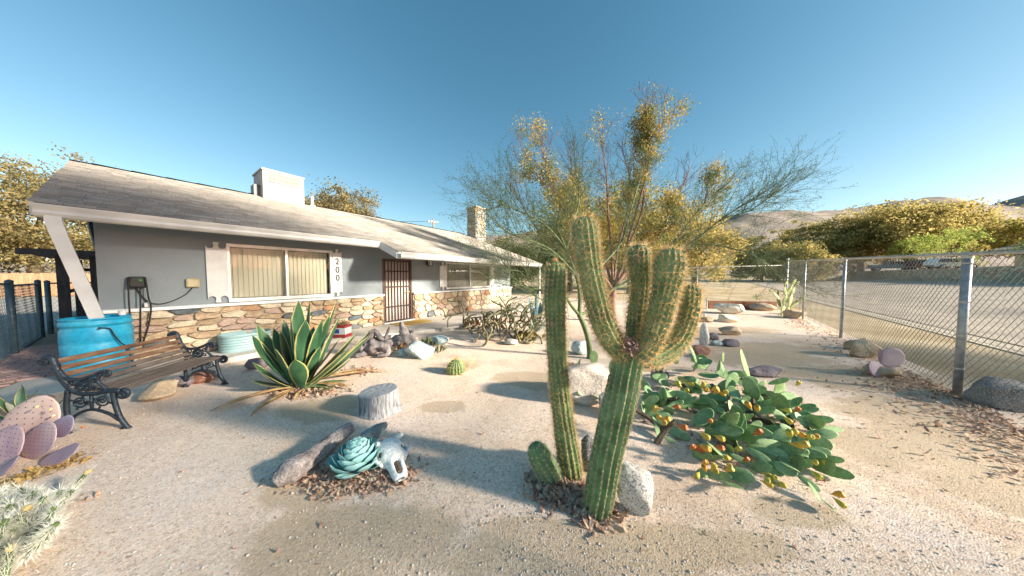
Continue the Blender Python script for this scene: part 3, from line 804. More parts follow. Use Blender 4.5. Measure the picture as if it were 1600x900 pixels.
# left fence with its gate, blue-grey
MBLP = M('blue_grey_steel', [(.09, .15, .19), (.14, .21, .25)], scale=10, rough=.5, metal=.4)
lf = thing('chain_link_fence', 'low blue grey chain link fence with gate beside the brick paving at far left', 'fence', G(22, 560))
P1 = G(24, 560); P2 = G(66, 531); P3_ = G(80, 526); ldir = (P2-P1).normalized()
lpts = [P1-ldir*2.6, P1, P2, P3_, P3_+Vector((-.6, 9, 0))]
def ltop(p, py): 
    d = ray(800, py); t = p.y/d.y; return EYE.z+d.z*t
lh = [1.5, ltop(P1, 441), ltop(P2, 443), ltop(P3_, 444), 1.5]
lh = [1.52, 1.50, 1.48, 1.46, 1.50]
for i, (p, h) in enumerate(zip(lpts, lh)):
    mb = MB(); mb.tube([p+Vector((0, 0, -.1)), p+Vector((0, 0, h))], .045 if i else .03, 12); q = build('post', mb, MBLP, lf, smooth=True)
    mb = MB(); mb.tube([p+Vector((0, 0, h)), p+Vector((0, 0, h+.02)), p+Vector((0, 0, h+.045))], [.052, .045, .01], 12); build('post_cap', mb, MBLP, q, smooth=True)
for i in (0, 3):
    a, b = lpts[i], lpts[i+1]
    mb = MB(); mb.tube([a+Vector((0, 0, lh[i]-.04)), b+Vector((0, 0, lh[i+1]-.04))], .02, 8); build('top_rail', mb, MBLP, lf)
    V_, F_ = wire_mesh(a, b, .03, lh[i]-.04, .03, lh[i+1]-.04, w=.09, hh=.06, r=.002)
    tag(put('wire_mesh', npmesh('wire_mesh', V_, F_, MBLP, org=wloc(lf)), wloc(lf), lf), kind='stuff')
gate = thing('fence_gate', 'chain link gate with rounded blue grey tube frame between the two left posts', 'gate', (P1+P2)/2)
a = P1+ldir*.08; b = P2-ldir*.1; ht = 1.42
gp = [a+Vector((0, 0, .08)), a+Vector((0, 0, ht-.12)), a+ldir*.03+Vector((0, 0, ht-.04)), a+ldir*.12+Vector((0, 0, ht)), b-ldir*.12+Vector((0, 0, ht)), b-ldir*.03+Vector((0, 0, ht-.04)), b+Vector((0, 0, ht-.12)), b+Vector((0, 0, .08)), a+Vector((0, 0, .08))]
mb = MB(); mb.tube(gp, .02, 8); build('gate_frame', mb, MBLP, gate, smooth=True)
V_, F_ = wire_mesh(a, b, .09, ht, .09, ht, w=.09, hh=.06, r=.002)
tag(put('wire_mesh', npmesh('wire_mesh', V_, F_, MBLP, org=wloc(gate)), wloc(gate), gate), kind='stuff')
mb = MB(); mb.tube([b+Vector((0, 0, .75)), b+ldir*.1+Vector((0, 0, .78))], .015, 6); mb.tube([b+Vector((0, 0, .72)), b+Vector((0, 0, .82))], .03, 8); build('latch', mb, MBLP, gate)
# dark timber lean-to behind the barrel
MDKW = M('dark_timber', [(.03, .028, .035), (.06, .055, .06)], scale=5, stretch=(3, 3, .5), rough=.7)
pg = thing('timber_lean_to', 'dark timber lean-to with flat roof at the left side of the house', 'lean-to', H(-.9, 12.2, 0))
for (u, n) in ((-.95, 11.7), (-.55, 11.7), (-.95, 14.5), (-.5, 14.5)):
    mb = MB(); mb.hbox(u-.07, u+.07, n-.07, n+.07, -.05, 2.08); build('post', mb, MDKW, pg)
mb = MB(); mb.hbox(-1.35, UL-.01, 11.2, 14.8, 2.1, 2.16); mb.hbox(-1.37, UL-.01, 11.17, 11.2, 2.05, 2.18); build('roof', mb, MDKW, pg)
for z in (.5, 1.1, 1.75):
    mb = MB(); mb.hbox(-1.02, UL-.02, 14.59, 14.64, z, z+.09); build('rail', mb, MDKW, pg)
mb = MB(); mb.hbox(-.97, -.93, 11.8, 14.4, 1.2, 1.28); build('rail', mb, MDKW, pg)
# board fence far behind on the left, each board its own
MBFN = M('fence_board', [(.40, .24, .14), (.52, .33, .20)], scale=3, stretch=(6, 6, .6), rough=.9, rnds=[(.75, .75, .75), (1.1, 1.05, 1)])
wf0 = Vector((-46, 19.0, 0)); wf1 = Vector((-18.5, 26, 0)); L_ = (wf1-wf0).length; wd = (wf1-wf0)/L_
wf = thing('board_fence', 'brown board fence across the shaded yard in front of the left oak', 'fence', (wf0+wf1)/2)
mb = MB(); mb.box((0, 0, .92), (.155, .022, 1.84)); bm_ = mesh('board', mb, MBFN)
nb = int(L_/.165)
for i in range(nb): put('board', bm_, wf0+wd*(i*.165+.08)+Vector((0, 0, rnd.uniform(-.03, .03)+terrain(0, 25)-.02)), wf, (0, 0, math.atan2(wd.y, wd.x)))
MYD = M('yard_soil_shade_tinted', [(.30, .29, .27), (.42, .39, .35)], scale=2.5, rough=1, detail=8, bump=.3, bscale=20, fine=(30, .75))  # greyed so the yard's shade sits in the soil colour
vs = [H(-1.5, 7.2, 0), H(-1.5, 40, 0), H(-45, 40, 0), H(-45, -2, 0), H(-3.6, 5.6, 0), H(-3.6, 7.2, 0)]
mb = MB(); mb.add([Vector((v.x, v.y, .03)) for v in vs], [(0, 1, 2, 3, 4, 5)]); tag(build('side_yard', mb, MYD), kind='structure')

# ------------------------------------------------------------------ trees
MBARK = M('oak_bark', [(.09, .065, .045), (.17, .13, .095)], scale=4, stretch=(3, 3, .7), rough=.95, bump=.6, bscale=12)
def leafmat(name, a, b, scale=.9, tr=.3):
    return M(name, [a, b], scale=scale, detail=3, rough=.7, trans=tr, lo=.4, hi=.6, spec=.15)
def leaves_np(P, size, rs, flat=.0):
    """one 4-sided leaf card at each point, random attitude"""
    n = len(P); P = np.asarray(P)
    a = rs.normal(size=(n, 3)); a /= np.linalg.norm(a, axis=1)[:, None]
    if flat: a[:, 2] *= (1-flat); a /= np.linalg.norm(a, axis=1)[:, None]
    b = np.cross(a, rs.normal(size=(n, 3))); b /= np.linalg.norm(b, axis=1)[:, None]
    s = (size*rs.uniform(.6, 1.3, n))[:, None]
    V_ = np.stack([P-a*s, P+b*s*.55, P+a*s, P-b*s*.55], 1).reshape(-1, 3)
    return V_, np.arange(4*n).reshape(-1, 4)
def crown_points(c, rad, nclump, per, rs, csz, lower=.35, shell=.55):
    """clumps in the outer volume of an uneven crown; a share of the volume stays open"""
    pts = []
    ph = rs.uniform(0, 6.28, 6)
    for _ in range(nclump):
        d = rs.normal(size=3); d /= np.linalg.norm(d)
        if d[2] < -lower: d[2] = -lower*rs.rand()
        az = math.atan2(d[1], d[0])
        k = 1+.16*math.sin(3*az+ph[0])+.12*math.sin(5*az+ph[1]+3*d[2])+.10*math.sin(7*d[2]+ph[2])
        r = (shell+(1-shell)*rs.rand()**.7)*k
        q = np.array(c)+d*np.array(rad)*r
        s = csz*rs.uniform(.6, 1.35)
        pts.append(q+rs.normal(size=(per, 3))*np.array([s, s, s*.55]))
    return np.concatenate(pts)
def grow(mb, p, d, L, r, lev, rg, spread=.6, seg=4, sides=6, kids=(3, 4), lr=.68, rr=.55, up=.06, wob=.12, tips=None, mi=0, minr=.004):
    pts = [p]; rad = [r]; q = p.copy(); d = d.normalized()
    for i in range(seg):
        d = (d+Vector((rg.uniform(-wob, wob), rg.uniform(-wob, wob), rg.uniform(-wob, wob)+up))).normalized()
        q = q+d*(L/seg); pts.append(q.copy()); rad.append(max(minr, r*(1-(1-rr)*(i+1)/seg)))
    mb.tube(pts, rad, sides if lev > 1 else max(3, sides-2), mi, cap=False)
    if lev <= 0:
        if tips is not None: tips.extend(pts[1:])
        return
    for k in range(rg.randint(*kids)):
        t = rg.uniform(.35, 1.0) if k else 1.0
        i = min(seg-1, int(t*seg)); b = pts[i].lerp(pts[i+1], t*seg-i) if i < seg else pts[-1]
        ax = d.orthogonal().normalized(); ax.rotate(Matrix.Rotation(rg.uniform(0, 2*PI), 3, d))
        nd = (d+ax*spread*rg.uniform(.6, 1.3)).normalized()
        grow(mb, b, nd, L*lr*rg.uniform(.8, 1.15), max(minr, r*rr*rg.uniform(.8, 1)), lev-1, rg, spread, seg, sides, kids, lr, rr, up, wob, tips, mi, minr)
def oak(pos, h, rx, ry, rz, mat, label, name='oak_tree', cat='tree', group=None, ncl=150, per=60, leaf=.16, csz=.55, trunk=.35, seed=1, zc=None, lower=.35, shell=.5):
    rs = np.random.RandomState(seed); rg = random.Random(seed)
    pos = Vector((pos[0], pos[1], terrain(pos[0], pos[1])))
    t = thing(name, label, cat, pos, group)
    c = pos+Vector((0, 0, zc if zc is not None else h-rz))
    mb = MB()
    fork = max(.8, (c.z-pos.z)*.38)
    mb.tube([pos+Vector((0, 0, -.2)), pos+Vector((.05, 0, fork*.5)), pos+Vector((0, .08, fork))], [trunk*1.25, trunk*.95, trunk*.85], 10, cap=False)
    for k in range(7):
        a = 2*PI*k/7+rg.uniform(-.3, .3); e = rg.uniform(.25, .95)
        tgt = c+Vector((math.cos(a)*rx*.7*math.cos(e), math.sin(a)*ry*.7*math.cos(e), math.sin(e)*rz*.6))
        b = pos+Vector((0, 0, fork*rg.uniform(.85, 1.0)))
        d = tgt-b
        grow(mb, b, (d+Vector((0, 0, d.length*.25))).normalized(), d.length*.62, trunk*.5, 2, rg, spread=.7, seg=4, sides=6, kids=(3, 4), lr=.6, rr=.5, up=0, wob=.16)
    build('trunk', mb, MBARK, t)
    P = crown_points(c, (rx, ry, rz), ncl, per, rs, csz, lower, shell)
    P = P[P[:, 2] > pos.z+.15]
    V_, F_ = leaves_np(P, leaf, rs)
    put('crown', npmesh('crown', V_, F_, mat, org=pos), pos, t)
    return t
MLOLV = leafmat('leaf_olive', (.15, .14, .05), (.30, .25, .10), scale=.5)
MLGOLD = leafmat('leaf_gold', (.28, .25, .085), (.54, .43, .16), scale=.45, tr=.55)
MLGRN = leafmat('leaf_green', (.10, .15, .04), (.24, .28, .08), scale=.5)
MLDRK = leafmat('leaf_dark', (.03, .055, .02), (.07, .10, .03))
MLYEL = leafmat('leaf_yellow', (.24, .23, .06), (.50, .39, .11), scale=.6, tr=.45)
def atd(px, Y): d = ray(px, 432); return (d.x*Y/d.y, Y)
MLTAN = leafmat('leaf_tan', (.13, .12, .05), (.28, .22, .095), scale=.6, tr=.35)
# left oak behind the yard
oak(atd(55, 30), 13.0, 9, 6, 7.0, MLTAN, 'large golden olive oak rising behind the board fence at far left', ncl=420, per=90, leaf=.14, csz=.75, trunk=.6, seed=5, zc=7.0, lower=.75)
oak((-72, 30), 13, 9, 7, 6.5, MLTAN, 'olive oak at the left edge of the photo behind the board fence', ncl=220, per=55, leaf=.22, csz=.85, trunk=.6, seed=6, lower=.8)
oak((-30, 38), 9.5, 6, 6, 5, MLTAN, 'golden oak seen under the left roof corner, beyond the lean-to', ncl=150, per=55, leaf=.2, csz=.8, trunk=.4, seed=26, lower=.85)
# behind the roof
oak(atd(540, 33), 12.4, 4.0, 4.0, 3.4, MLTAN, 'round brown-green oak crown showing above the roof ridge', ncl=200, per=75, leaf=.12, csz=.5, seed=7)
oak(atd(492, 34), 11.0, 2.6, 2.6, 2.2, MLTAN, 'small oak crown just right of the rooftop cooler', ncl=70, per=55, leaf=.15, csz=.45, seed=8)
# behind the garden
for i, (px, Y, h, rx, rz, mt, sd, lb) in enumerate((
    (800, 34, 6.2, 5, 3.2, MLOLV, 31, 'olive bush-like oak seen right of the stone chimney'),
    (890, 28, 9.4, 4.6, 4.4, MLGRN, 32, 'green oak directly behind the tallest cactus arm'),
    (985, 24, 9.6, 4.2, 4.7, MLYEL, 33, 'bright yellow autumn tree behind the middle cactus arm'),
    (1085, 30, 8.6, 4.4, 4.2, MLGOLD, 34, 'golden oak behind the right cactus arm'),
    (1190, 62, 9.5, 8, 4.6, MLOLV, 35, 'low olive oak left of the far right oaks under the ridge'),
    (1270, 64, 15.0, 8.5, 7, MLGOLD, 36, 'tall pale golden poplar-like oak left of the broad oak'),
    (1235, 56, 8.0, 7.0, 4.2, MLGOLD, 37, 'low golden scrub oak beside the tall pale one'))):
    oak(atd(px, Y), h, rx, rx*.8, rz, mt, lb, ncl=int(34*rx+70), per=80, leaf=.12 if Y < 40 else .2, csz=.55, seed=sd, lower=.8, trunk=.3)
# across the street
oak(atd(1420, 57), 14.5, 14.0, 8, 5.6, MLGOLD, 'broad spreading golden oak behind the long green hedge', ncl=620, per=60, leaf=.26, csz=1.0, trunk=.8, seed=41, zc=8.6, lower=.75)
oak((96, 48), 9.5, 9, 7, 4.2, MLYEL, 'yellow oak behind the pale house at the right edge', ncl=220, per=55, leaf=.24, csz=.8, trunk=.5, seed=42, lower=.8)
oak((86, 64), 9.5, 8, 7, 4.2, MLGOLD, 'distant golden oak between the broad oak and the right edge', ncl=180, per=50, leaf=.26, csz=.9, trunk=.5, seed=43, lower=.8)
def hedge(p0, p1, h, w, mat, label, seed, name='hedge', spiky=0.0):
    rs = np.random.RandomState(seed); p0 = Vector(p0); p1 = Vector(p1); L = (p1-p0).length; d = (p1-p0)/L; s_ = Vector((-d.y, d.x, 0))
    c = (p0+p1)/2; z0 = terrain(c.x, c.y); t = thing(name, label, 'hedge', (c.x, c.y, z0))
    P = []
    for _ in range(int(L*16)):
        s = rs.uniform(0, L); hh = h*(.86+.22*noise.noise(Vector((s*.45, seed, 0)))+.06*rs.rand())
        a = rs.uniform(-1, 1); q = p0+d*s+s_*(w*.5*a); z = hh*(1-.25*a*a)*rs.rand()**.35
        P.append(np.array([q.x, q.y, z0+z])+rs.normal(size=(26, 3))*np.array([.2, .2, .2]))
    V_, F_ = leaves_np(np.concatenate(P), .12, rs)
    put('foliage', npmesh('foliage', V_, F_, mat, org=(c.x, c.y, z0)), (c.x, c.y, z0), t)
    mb = MB()
    for i in range(int(L/1.2)):
        q = p0+d*(i*1.2+.5); mb.tube([Vector((q.x, q.y, z0-.2)), Vector((q.x+rs.uniform(-.2, .2), q.y, z0+h*.6))], [.05, .03], 5)
    build('stems', mb, MBARK, t)
hz0 = FP3(-3, 32); 
hedge(Vector(atd(1400, 53)).to_3d(), Vector(atd(1515, 38)).to_3d(), 7.0, 3.2, leafmat('leaf_oleander', (.22, .30, .06), (.48, .50, .14), tr=.45), 'long feathery green hedge standing behind the stone retaining wall', 51)
hedge(Vector(atd(1508, 35)).to_3d(), Vector(atd(1538, 34)).to_3d(), 4.0, 3, MLYEL, 'yellow-green rounded bush at the right end of the long hedge', 52, name='garden_shrub')
hedge(Vector(atd(1590, 30)).to_3d(), Vector(atd(1635, 29)).to_3d(), 3.4, 2, MLGRN, 'dark green shrub in front of the pale house at the right edge', 53, name='garden_shrub')
# unseen trees added beyond the right edge, their crowns shaped to shade the garden
SD = Vector((.952, -.306, 0)); SM = Vector((.306, .952, 0))
SHADE_LB = ('added unseen high-crowned shade oak farthest behind the camera', 'added unseen high-crowned shade oak, second from the far end of its row', 'added unseen high-crowned shade oak in line with the bench', 'added unseen high-crowned shade oak nearest the road, shading the house wall')
for i, (q, r, ztop, rx, hi_, lo_) in enumerate(((-15, 30, 15.6, 5.2, 80, 30), (-8.5, 29, 15.4, 4.6, 80, 40), (-1.5, 31, 16.0, 4.4, 130, 50), (1.6, 29, 15.2, 3.4, 160, 55))):
    p = SM*q+SD*r
    t = oak((p.x, p.y), ztop, rx, rx, 1.8, MLGRN, SHADE_LB[i], ncl=hi_, per=70, leaf=.12, csz=.8, trunk=.13, seed=60+i, group='unseen shade oaks added beyond the right edge', lower=.9, shell=.15)
    rs_ = np.random.RandomState(80+i); z0 = terrain(p.x, p.y)
    P = crown_points((p.x, p.y, z0+9.6), (rx*1.15, rx*1.15, 4.0), int(lo_*1.1), 20, rs_, 1.3, .9, .1)  # sparse low leaves added to thin the sun reaching the garden
    V_, F_ = leaves_np(P, .11, rs_); put('lower_foliage', npmesh('lower_foliage', V_, F_, MLGRN, org=wloc(t)), wloc(t), t)
for i, (q, r, h, rx) in enumerate(((6.2, 22, 8.2, 3.2), (15.5, 42, 6.0, 3.0), (20, 56, 7, 4), (27, 62, 8, 4), (36, 62, 7.5, 4.2), (46, 68, 8, 4))):  # small unseen trees added to shade the near gravel and band the road
    p = SM*q+SD*r
    oak((p.x, p.y), h, rx, rx, h*.42, MLGRN, ('small tree nearest the fence', 'small tree at the verge of the road', 'small tree starting the row above the retaining wall', 'second tree of the row above the retaining wall', 'third tree of the row above the retaining wall', 'last tree of the row above the retaining wall')[i]+', unseen, added for its shade', ncl=34 if i == 0 else 60, per=50, leaf=.15, csz=.5, trunk=.2, seed=70+i, group='small unseen shade trees', lower=.8, shell=.3)

# hills
MHIL = M('hill_scrub', [(.22, .185, .155), (.30, .26, .22), (.25, .22, .21)], scale=.02, detail=10, rough=1, fine=(.35, .8), spec=.05)
def hill(name, prof, Y0, depth, seed):
    """prof: (px, py) skyline at distance Y0"""
    vs = []; nx, ny = 150, 24
    xs = [D(px, 432, Y0).x for px, _ in prof]; zs = [D(px, py, Y0).z for px, py in prof]
    for j in range(ny+1):
        t = j/ny
        for i in range(nx+1):
            x = lerp(xs[0], xs[-1], i/nx); zt = interp(xs, zs, x)
            f = math.sin(min(t*1.0, 1)*PI/2)**1.3
            y = Y0-depth*(1-t)
            s = .04*zt*noise.fractal(Vector((x*.012, y*.012, seed)), .8, 2.1, 5)*(1 if t < 1 else .5)
            ridge = .04*zt*abs(noise.noise(Vector((x*.02+y*.006, seed, 3))))*math.sin(t*PI)
            vs.append((x*(1-.25*(1-t)), y, zt*f+s*(1 if t > .05 else 0)-ridge))
    k = len(vs)
    for i in range(nx+1):
        x, y, z = vs[ny*(nx+1)+i]; vs.append((x*1.1, Y0+depth*.6, -5))
    fs = [(j*(nx+1)+i, j*(nx+1)+i+1, (j+1)*(nx+1)+i+1, (j+1)*(nx+1)+i) for j in range(ny+1) for i in range(nx)]
    tag(put(name, npmesh(name, vs, fs, MHIL, smooth=True)), kind='structure')
hill('hills', [(560, 425), (700, 395), (760, 372), (860, 362), (960, 378), (1060, 362), (1130, 340), (1200, 334), (1290, 335), (1340, 322), (1420, 312), (1480, 326), (1530, 326), (1575, 309), (1620, 296), (1750, 260), (1900, 250)], 700, 380, 1.5)
hill('hills', [(-300, 400), (-100, 405), (60, 408), (250, 415), (500, 424)], 900, 300, 5.5)
# pines dotted on the skyline
rs = np.random.RandomState(9)
P = []
for _ in range(70):
    px = rs.uniform(1130, 1610); py = interp([1130, 1200, 1290, 1340, 1420, 1480, 1530, 1575, 1620], [335, 329, 332, 322, 312, 326, 326, 309, 296], px)+rs.uniform(-1, 14)
    c = D(px, py, 690); P.append(np.array(c)+rs.normal(size=(25, 3))*np.array([2.0, 2.0, 2.4]))
V_, F_ = leaves_np(np.concatenate(P), 1.4, rs)
tag(put('hillside_scrub', npmesh('hillside_scrub', V_, F_, MLDRK)), 'dark scrub dotted over the distant hills', 'scrub', kind='stuff')

# retaining wall across the street, stone by stone where it shows largest
rw = thing('retaining_wall', 'low dry stone retaining wall along the far side of the street', 'wall', FP3(64, 22, terrain(*FP3(64, 22).xy)))
mo = MB(); wz0 = terrain(*FP3(0, 22).xy)
mb_st = MB(); kst = 0
a0, a1 = 40, 88
mo.prism([FP3(a0, 22.0, wz0-.3), FP3(a1, 22.0, wz0-.3), FP3(a1, 22.5, wz0-.3), FP3(a0, 22.5, wz0-.3)], Vector((0, 0, 2.0)))
build('wall_core', mo, MMOR, rw)
cs_ = []
for s0 in range(a0, a1, 6): cs_ += cells(s0, s0+6, 0, 1.7, .8, .28, .33, rgs)
for poly in cs_:
    big = False; kst += 1
    mb, c = stone_mb(poly, lambda a, b, d: FP3(a, 21.99-d, wz0+b), .10, .02, rgs, None if big else mb_st, kst % 2)
    if big: put('stone', mesh('stone', mb, MS[rgs.choice((0, 1, 1, 4, 0))], c), c, rw)
if mb_st.v: tag(build('stonework', mb_st, [MS[0], MS[1]], rw), kind='stuff')

# pale house at the right edge
MTAN = M('tan_stucco', [(.42, .34, .25), (.50, .41, .31)], scale=1, rough=.95)
h2 = thing('house', 'low tan house with white eaves across the street at the right edge', 'house', FP3(60, 30, 2.7))
def FB(mb, s0, s1, d0, d1, z0, z1): 
    vs = [FP3(s, d, z) for z in (z0, z1) for s, d in ((s0, d0), (s1, d0), (s1, d1), (s0, d1))]
    mb.add(vs, [(0, 3, 2, 1), (4, 5, 6, 7), (0, 1, 5, 4), (1, 2, 6, 5), (2, 3, 7, 6), (3, 0, 4, 7)])
hzb = 2.7; hs0, hs1, hd0, hd1 = 42, 65, 30, 41
mb = MB(); FB(mb, hs0, hs1, hd0, hd1, hzb, hzb+2.9); build('wall', mb, MTAN, h2)
mb = MB(); mb.prism([FP3(hs1+.9, hd0-1, hzb+2.85), FP3(hs1+.9, hd1+1, hzb+2.85), FP3(hs1+.9, (hd0+hd1)/2, hzb+4.7)], FDIR*-24); build('roof', mb, MSHN, h2)
mb = MB()
for (d0, d1, z0, z1) in ((hd0-1.05, (hd0+hd1)/2, hzb+2.85, hzb+4.72), (hd1+1.05, (hd0+hd1)/2, hzb+2.85, hzb+4.72)):
    mb.prism([FP3(hs1+.93, d0, z0-.22), FP3(hs1+.93, d1, z1-.22), FP3(hs1+.93, d1, z1+.03), FP3(hs1+.93, d0, z0+.03)], FDIR*.06)
FB(mb, hs0-1, hs1+.9, hd0-1.1, hd0-1.04, hzb+2.65, hzb+2.9); build('fascia', mb, MWHT, h2)
for s in (61, 57, 52):
    mb = MB(); FB(mb, s-.8, s+.8, hd0-.05, hd0-.01, hzb+1, hzb+2.2); f = build('window', mb, MFRM, h2)
    mb = MB(); FB(mb, s-.7, s+.7, hd0-.07, hd0-.055, hzb+1.1, hzb+2.1); build('pane', mb, M('dark_glass', (.03, .035, .04), rough=.1), f)

# parked vehicles behind the wall
MTYR = M('tyre_rubber', (.02, .02, .02), rough=.9); MDG = M('dark_window', (.02, .025, .03), rough=.08); MCHR = M('chrome', (.5, .5, .5), metal=.9, rough=.25)
def vehicle(name, label, cat, pos, rot, L, Wd, Hh, prof, glassprof, paint, bed=None):
    R = Matrix.Rotation(rot, 4, 'Z'); T = Matrix.Translation(pos)@R
    t = thing(name, label, cat, pos)
    def P_(x, y, z): return T@Vector((x, y, z))
    mb = MB(); k = len(prof)
    vs = []
    for (y, sc) in ((-Wd/2, 0), (-Wd/2+.02, 1), (Wd/2-.02, 1), (Wd/2, 0)):
        for (x, z) in prof:
            ins = .06 if sc == 0 else 0
            tum = max(0, (z-Hh*.55))*.22
            yy = y-math.copysign(tum, y)
            cx = 0; zz = z-(ins if z > Hh*.5 else -ins*.2)
            vs.append(P_(x*(1-.015*(1-sc)), yy, zz))
    fs = [tuple(range(k))[::-1], tuple(range(3*k, 4*k))]+[(r*k+i, r*k+(i+1) % k, (r+1)*k+(i+1) % k, (r+1)*k+i) for r in range(3) for i in range(k)]
    mb.add(vs, fs); build('body', mb, paint, t)
    for gp_ in glassprof:
        for s in (-1, 1):
            mb = MB(); z_ = [z for _, z in gp_]
            vs = [P_(x, s*(Wd/2+.006-max(0, (z-Hh*.55))*.22), z) for x, z in gp_]
            mb.prism(vs if s < 0 else vs[::-1], R.to_3x3()@Vector((0, s*.008, 0))); build('window', mb, MDG, t)
    for x in (-L*.31, L*.32):
        for s in (-1, 1):
            mb = MB(); mb.tube([P_(x, s*(Wd/2-.2), .36), P_(x, s*(Wd/2+.01), .36)], .36, 20); w = build('wheel', mb, MTYR, t)
            mb = MB(); mb.tube([P_(x, s*(Wd/2+.012), .36), P_(x, s*(Wd/2+.03), .36)], [.22, .18], 14); build('rim', mb, MCHR, w)
    mb = MB(); mb.box(P_(L/2+.03, 0, .5), (.12, Wd*.96, .2), R.to_3x3()); build('bumper', mb, MCHR, t)
    mb = MB(); mb.box(P_(-L/2-.03, 0, .5), (.12, Wd*.96, .2), R.to_3x3()); build('bumper', mb, MCHR, t)
    for s in (-1, 1):
        mb = MB(); mb.box(P_(L/2+.01, s*Wd*.38, .82), (.06, .3, .16), R.to_3x3()); build('headlight', mb, M('lamp_lens', (.8, .8, .75), rough=.1), t)
PT = M('paint_blue_grey', [(.08, .16, .20), (.10, .19, .24)], rough=.3); PWH = M('paint_white', [(.75, .75, .73), (.8, .8, .8)], rough=.3); PRD = M('paint_maroon', (.08, .02, .02), rough=.3)
truck = [(-2.7, .45), (2.7, .45), (2.75, .95), (1.55, 1.12), (.95, 1.75), (-.65, 1.78), (-.85, 1.15), (-2.7, 1.12)]
suv = [(-2.3, .4), (2.3, .4), (2.35, .9), (1.3, 1.08), (.7, 1.65), (-1.7, 1.72), (-2.25, 1.1)]
fa = math.atan2(FDIR.y, FDIR.x)
def vp(px, Y): x, y = atd(px, Y); return Vector((x, y, terrain(x, y)))
p_ = vp(1392, 49.5); vehicle('pickup_truck', 'blue grey pickup truck parked behind the retaining wall, left of the maroon car', 'truck', p_, fa-PI/2, 5.8, 1.9, 1.8, truck, [[(1.35, 1.15), (.9, 1.65), (.2, 1.68), (.2, 1.15)], [(.1, 1.15), (.1, 1.68), (-.55, 1.7), (-.62, 1.15)]], PT)
p_ = vp(1452, 44); vehicle('parked_car', 'dark maroon car parked between the pickup and the white car', 'car', p_, fa-PI/2+.3, 4.8, 1.8, 1.7, suv, [[(1.15, 1.1), (.65, 1.58), (-.4, 1.6), (-.4, 1.1)], [(-.5, 1.1), (-.5, 1.6), (-1.6, 1.62), (-2.0, 1.1)]], PRD)
p_ = vp(1484, 40.5); vehicle('parked_car', 'white car parked right of the maroon one, behind the retaining wall', 'car', p_, fa-PI/2+.3, 4.8, 1.8, 1.7, suv, [[(1.15, 1.1), (.65, 1.58), (-.4, 1.6), (-.4, 1.1)], [(-.5, 1.1), (-.5, 1.6), (-1.6, 1.62), (-2.0, 1.1)]], PWH)
# utility pole behind the roof, with wires
MPOL = M('pole_wood', [(.22, .17, .12), (.30, .24, .18)], scale=4, rough=.9)
pp = D(677, 343, 52); up_ = thing('utility_pole', 'wooden utility pole with crossarm far behind the roof', 'utility pole', (pp.x, pp.y, terrain(pp.x, pp.y)))
mb = MB(); mb.tube([(pp.x, pp.y, 0), (pp.x, pp.y, pp.z+.1)], [.22, .15], 8); build('pole', mb, MPOL, up_)
mb = MB(); mb.box((pp.x, pp.y, pp.z-.6), (2.0, .15, .16), Matrix.Rotation(.5, 3, 'Z')); build('crossarm', mb, MPOL, up_)
for k in (-.8, -.3, .3, .8):
    q = Vector((pp.x, pp.y, pp.z-.5))+Matrix.Rotation(.5, 3, 'Z')@Vector((k, 0, 0)); mb = MB(); mb.tube([q, q+Vector((0, 0, .2))], .05, 6); build('insulator', mb, MCHR, up_)
for k, (tx, ty, tz) in enumerate(((-60, 38, 12.5), (-60, 39.5, 12.2))):
    a = Vector((pp.x, pp.y, pp.z-.35)); b = Vector((tx, ty, tz)); mb = MB()
    mb.tube([a.lerp(b, i/16)-Vector((0, 0, 4*.9*(i/16)*(1-i/16))) for i in range(17)], .02, 4)
    tag(build('overhead_wire', mb, MCBL), ('upper' if k else 'lower')+' overhead wire running left from the utility pole behind the roof', 'wire')
# ------------------------------------------------------------------ rocks, wood, litter
def rock_mesh(name, dims, seed, mat, cuts=7, sub=3, rough_=.10, org=Vector((0, 0, 0))):
    bm = bmesh.new(); bmesh.ops.create_icosphere(bm, subdivisions=sub, radius=1)
    rg = random.Random(seed); pl = []
    for _ in range(cuts):
        n = Vector((rg.gauss(0, 1), rg.gauss(0, 1), rg.gauss(0, .8))).normalized(); pl.append((n, rg.uniform(.55, .85)))
    for v in bm.verts:
        p = v.co
        for n, d in pl:
            e = p.dot(n)-d
            if e > 0: p -= n*e*.9
        s = 1+rough_*noise.fractal(p*1.7+Vector((seed, 0, 0)), .7, 2.2, 4)+rough_*.35*noise.noise(p*7+Vector((seed, 3, 0)))
        v.co = Vector((p.x*s*dims[0], p.y*s*dims[1], p.z*s*dims[2]))
    me = bpy.data.meshes.new(name); bm.to_mesh(me); bm.free(); me.materials.append(mat)
    me.polygons.foreach_set('use_smooth', [sub > 3]*len(me.polygons))
    return me
def speckle_mat(name, a, b, c, sc=90, scale=4):
    """granite-like: base colours a..b with dark grains c"""
    m = M(name, [a, b], scale=scale, detail=7, rough=.85, bump=.5, bscale=30)
    n = m.node_tree.nodes; L = m.node_tree.links; bs = n['Principled BSDF']; src = bs.inputs['Base Color'].links[0].from_socket
    g = n.new('ShaderNodeNewGeometry'); nz = n.new('ShaderNodeTexNoise'); nz.inputs['Scale'].default_value = sc; nz.inputs['Detail'].default_value = 2
    L.new(g.outputs['Position'], nz.inputs['Vector']); cr = n.new('ShaderNodeValToRGB'); cr.color_ramp.elements[0].position = .52; cr.color_ramp.elements[1].position = .60
    L.new(nz.outputs[0], cr.inputs[0]); mx = n.new('ShaderNodeMix'); mx.data_type = 'RGBA'
    mm = n.new('ShaderNodeMath'); mm.operation = 'MULTIPLY'; mm.inputs[1].default_value = .75; L.new(cr.outputs[0], mm.inputs[0])
    L.new(mm.outputs[0], mx.inputs[0]); L.new(src, mx.inputs[6]); mx.inputs[7].default_value = lin(c); L.new(mx.outputs[2], bs.inputs['Base Color'])
    return m
